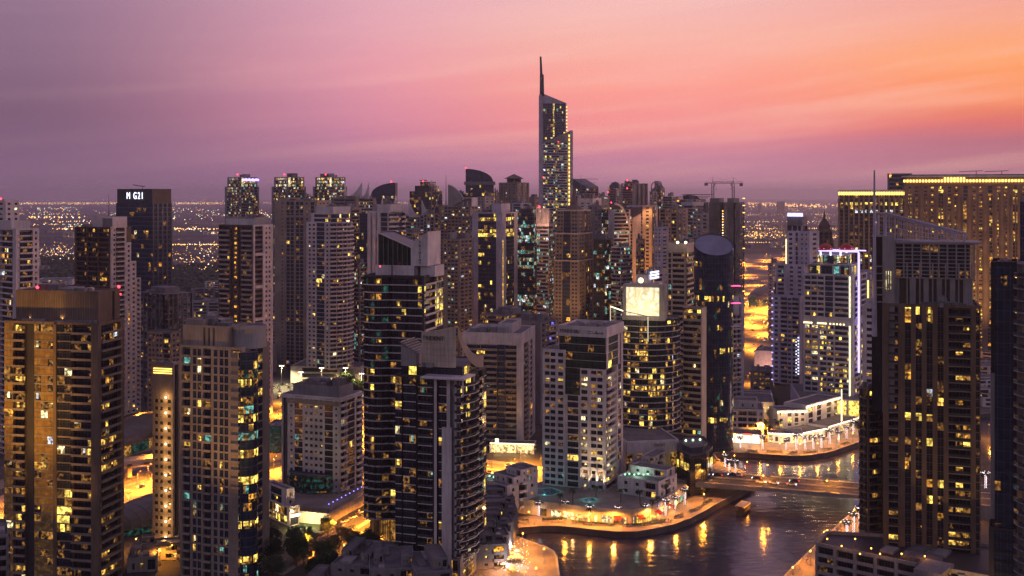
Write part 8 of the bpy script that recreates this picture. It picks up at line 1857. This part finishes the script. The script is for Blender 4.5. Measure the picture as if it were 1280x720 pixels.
people([(750 + k * 13 + rng.uniform(-4, 4), 658 - .06 * k * k + rng.uniform(-1.5, 1.5)) for k in range(11)] + [(690, 654), (698, 653), (720, 655), (668, 656)], 'on the promenade below the shops')
people([(725 + k * 6.1 + rng.uniform(-3, 3), 655 + 2.2 * sin(k) - .008 * (k - 4) ** 2) for k in range(20)], 'between the parasols before the shops')
def planter(L):
    r = empty('planter'); m = MB(); m.box(-L / 2, L / 2, -.7, .7, 0, .6, 'kerb'); m.build('box', r); m = MB(); r_ = random.Random(int(L * 7))
    for k in range(int(L * 26)):
        c_ = Vector((r_.uniform(-L / 2, L / 2), r_.uniform(-.6, .6), .6 + r_.uniform(0, .8))); u = Vector((r_.gauss(0, 1), r_.gauss(0, 1), r_.gauss(0, 1))).normalized(); v_ = u.orthogonal().normalized(); m.poly([tuple(c_ - u * .25), tuple(c_ + v_ * .14), tuple(c_ + u * .25), tuple(c_ - v_ * .14)], r_.choice(('leaf', 'leaf_dark')))
    m.build('hedge', r); return r
PLN = [planter(6), planter(9)]
for i, (x, y, a) in enumerate(((652, 652.5, .1), (690, 651.5, 0), (722, 654.5, -.2), (756, 657, -.2), (790, 658, .1), (822, 654, .5), (848, 647, .7), (868, 638.5, .8), (700, 650, 0), (742, 656, -.2), (806, 657, .3), (884, 629, .9))): X, Y = Gp(x, y); put(PLN, i, X, Y, .01, 'clipped hedge planter on the promenade before the shop terrace', 'planter', 'hedge planters on the near promenade', 1, a)
for i, (x, y, a) in enumerate(((940, 565, 0), (968, 566, 0), (990, 567, 0), (1012, 566.5, .2), (1034, 563, .4), (1056, 556, .6), (910, 563.5, 0))): X, Y = Gp(x, y); put(PLN, i, X, Y, .01, 'clipped hedge planter along the far quay', 'planter', 'hedge planters on the far quay', 1, a)
yq = random.Random(77)
for i in range(34): X, Y = Gp(yq.uniform(912, 972), yq.uniform(345, 450)); put(MC, i, X, Y, .03, 'car with lights on in the bright orange yard by the far highway', 'car', 'cars in the orange yard', 1, ya + yq.choice((0, pi, 1.2)))
people([(1046, 662), (1047.5, 663), (1052, 664), (1060, 652), (1010, 700), (1008, 702), (1000, 712), (1040, 672)], 'on the right canal promenade')
people([(x, 564 + rng.uniform(-1, 1)) for x in (915, 930, 940, 966, 990, 1010, 1030)], 'along the far quay')
# restaurant tables on the spit
def parasol(seed):
    r = empty('cafe_parasol'); m = MB(); m.tube((0, 0, 0), (0, 0, 2.6), .05, .05, 'wood', 5); m.build('pole', r); m = MB(); m.lathe((0, 0, 2.1), [(1.6, 0), (0, .75)], 'cream', 8); m.build('canopy', r); m = MB()
    m.tube((0, 0, .7), (0, 0, .75), .6, .6, 'wood', 10); m.tube((0, 0, 0), (0, 0, .06), .35, .35, 'steel', 8); m.build('table', r); m = MB(); m.ball((.2, 0, .95), .14, 'neon_warm', 5, 3); m.build('table_lamp', r); return r
PA = [parasol(1)]
for i in range(16): X, Y = Gp(rng.uniform(626, 660), rng.uniform(686, 722)); put(PA, 0, X, Y, .01, 'cream cafe parasol over a lit table on the quay spit', 'parasol', 'cafe parasols on the quay spit')
for i in range(14): X, Y = Gp(725 + i * 7.6, 651.5 + .3 * sin(i)); put(PA, 0, X, Y, .01, 'cream cafe parasol over a lit table before the shop terrace', 'parasol', 'cafe parasols before the shops')
m = MB()
for k in range(120):
    X, Y = Gp(rng.uniform(622, 662), rng.uniform(684, 724)); m.ball((X, Y, rng.uniform(2.4, 3.6)), .13, rng.choice(('fairy', 'lamp_white', 'neon_violet', 'lamp_sodium')), 4, 2)
tag(m.build('string_lights'), 'strings of tiny white and violet lights over the cafe tables on the quay spit', 'string lights', kind='stuff')
for x, y in ((640, 694), (650, 710), (632, 715)): X, Y = Gp(x, y); light('cafe_light', 'POINT', (X, Y, 4), 1500, (1, .8, .75))

# ------------------------------------------------------------------ low town beyond the highway
lr_ = random.Random(21)
def low_block(px, py, w_, h_, mat, lab, grp):
    X, Y = Gp(px, py); a = lr_.uniform(-.5, .9); e_ = Vector((cos(a), -sin(a))); g_ = Vector((sin(a), cos(a))); dp = w_ * lr_.uniform(.5, 1.1)
    R = [(X - e_.x * w_ / 2, Y - e_.y * w_ / 2), (X + e_.x * w_ / 2, Y + e_.y * w_ / 2)]; R += [(R[1][0] + g_.x * dp, R[1][1] + g_.y * dp), (R[0][0] + g_.x * dp, R[0][1] + g_.y * dp)]
    T = Tower('low_building', lab, 'building', base_of(R), nwin=0, nbal=0, wall=mat, band=mat, p=.12, group=grp, pal=PAL_GOLD + PAL_YEL, seed=lr_.randrange(9999)); T.block(R, 0, h_, ["P.3 H1 P.2 H1 P.3", "P.3 H1 P.3", "P1"], par=.6); T.plant(R, h_, 2, 1.4); T.done()
for k in range(60):
    x = lr_.choice((lr_.uniform(-20, 100), lr_.uniform(205, 350))); y = lr_.choice((lr_.uniform(276, 300), lr_.uniform(336, 420), lr_.uniform(345, 480))); low_block(x, y, lr_.uniform(28, 60), lr_.uniform(6, 22), lr_.choice(('pinkwhite', 'grey', 'cream', 'midgrey')), 'low flat roofed building of the dim district left of the towers', 'low buildings of the left district')
for k in range(34):
    x, y = lr_.uniform(912, 1080), lr_.uniform(268, 312); low_block(x, y, lr_.uniform(40, 90), lr_.uniform(6, 18), lr_.choice(('pinkwhite', 'grey', 'cream', 'midgrey')), 'low flat roofed building in the hazy plain right of the towers', 'low buildings of the hazy plain')
for k in range(30):
    x, y = lr_.uniform(460, 900), lr_.uniform(395, 440); low_block(x, y, lr_.uniform(24, 44), lr_.uniform(6, 16), lr_.choice(('pinkwhite', 'grey', 'cream')), 'low lit building squeezed between the middle distance towers', 'low buildings among the towers')
for k in range(14):
    x, y = lr_.uniform(1215, 1250), lr_.uniform(395, 512); low_block(x, y, lr_.uniform(18, 34), lr_.uniform(6, 18), lr_.choice(('pinkwhite', 'white', 'cream')), 'low building in the strip between the brown and black towers', 'low buildings in the right strip')
for x, w_, h_, d_ in ((972, 60, 105, 9000), (922, 32, 110, 7000), (948, 26, 85, 9500)):
    R = rectd(x, x + w_ * F / d_, d_, 40); T = Tower('far_tower', {972: 'square hazy tower block alone on the horizon', 922: 'thin hazy tower near the netted frame on the horizon', 948: 'small hazy block on the horizon between two others'}[x], 'tower', base_of(R), nwin=0, nbal=0, wall='grey', band='grey', p=.1, fh=5); T.block(R, 0, h_, ["P.2 H1 P.2", "H1"]); T.done()
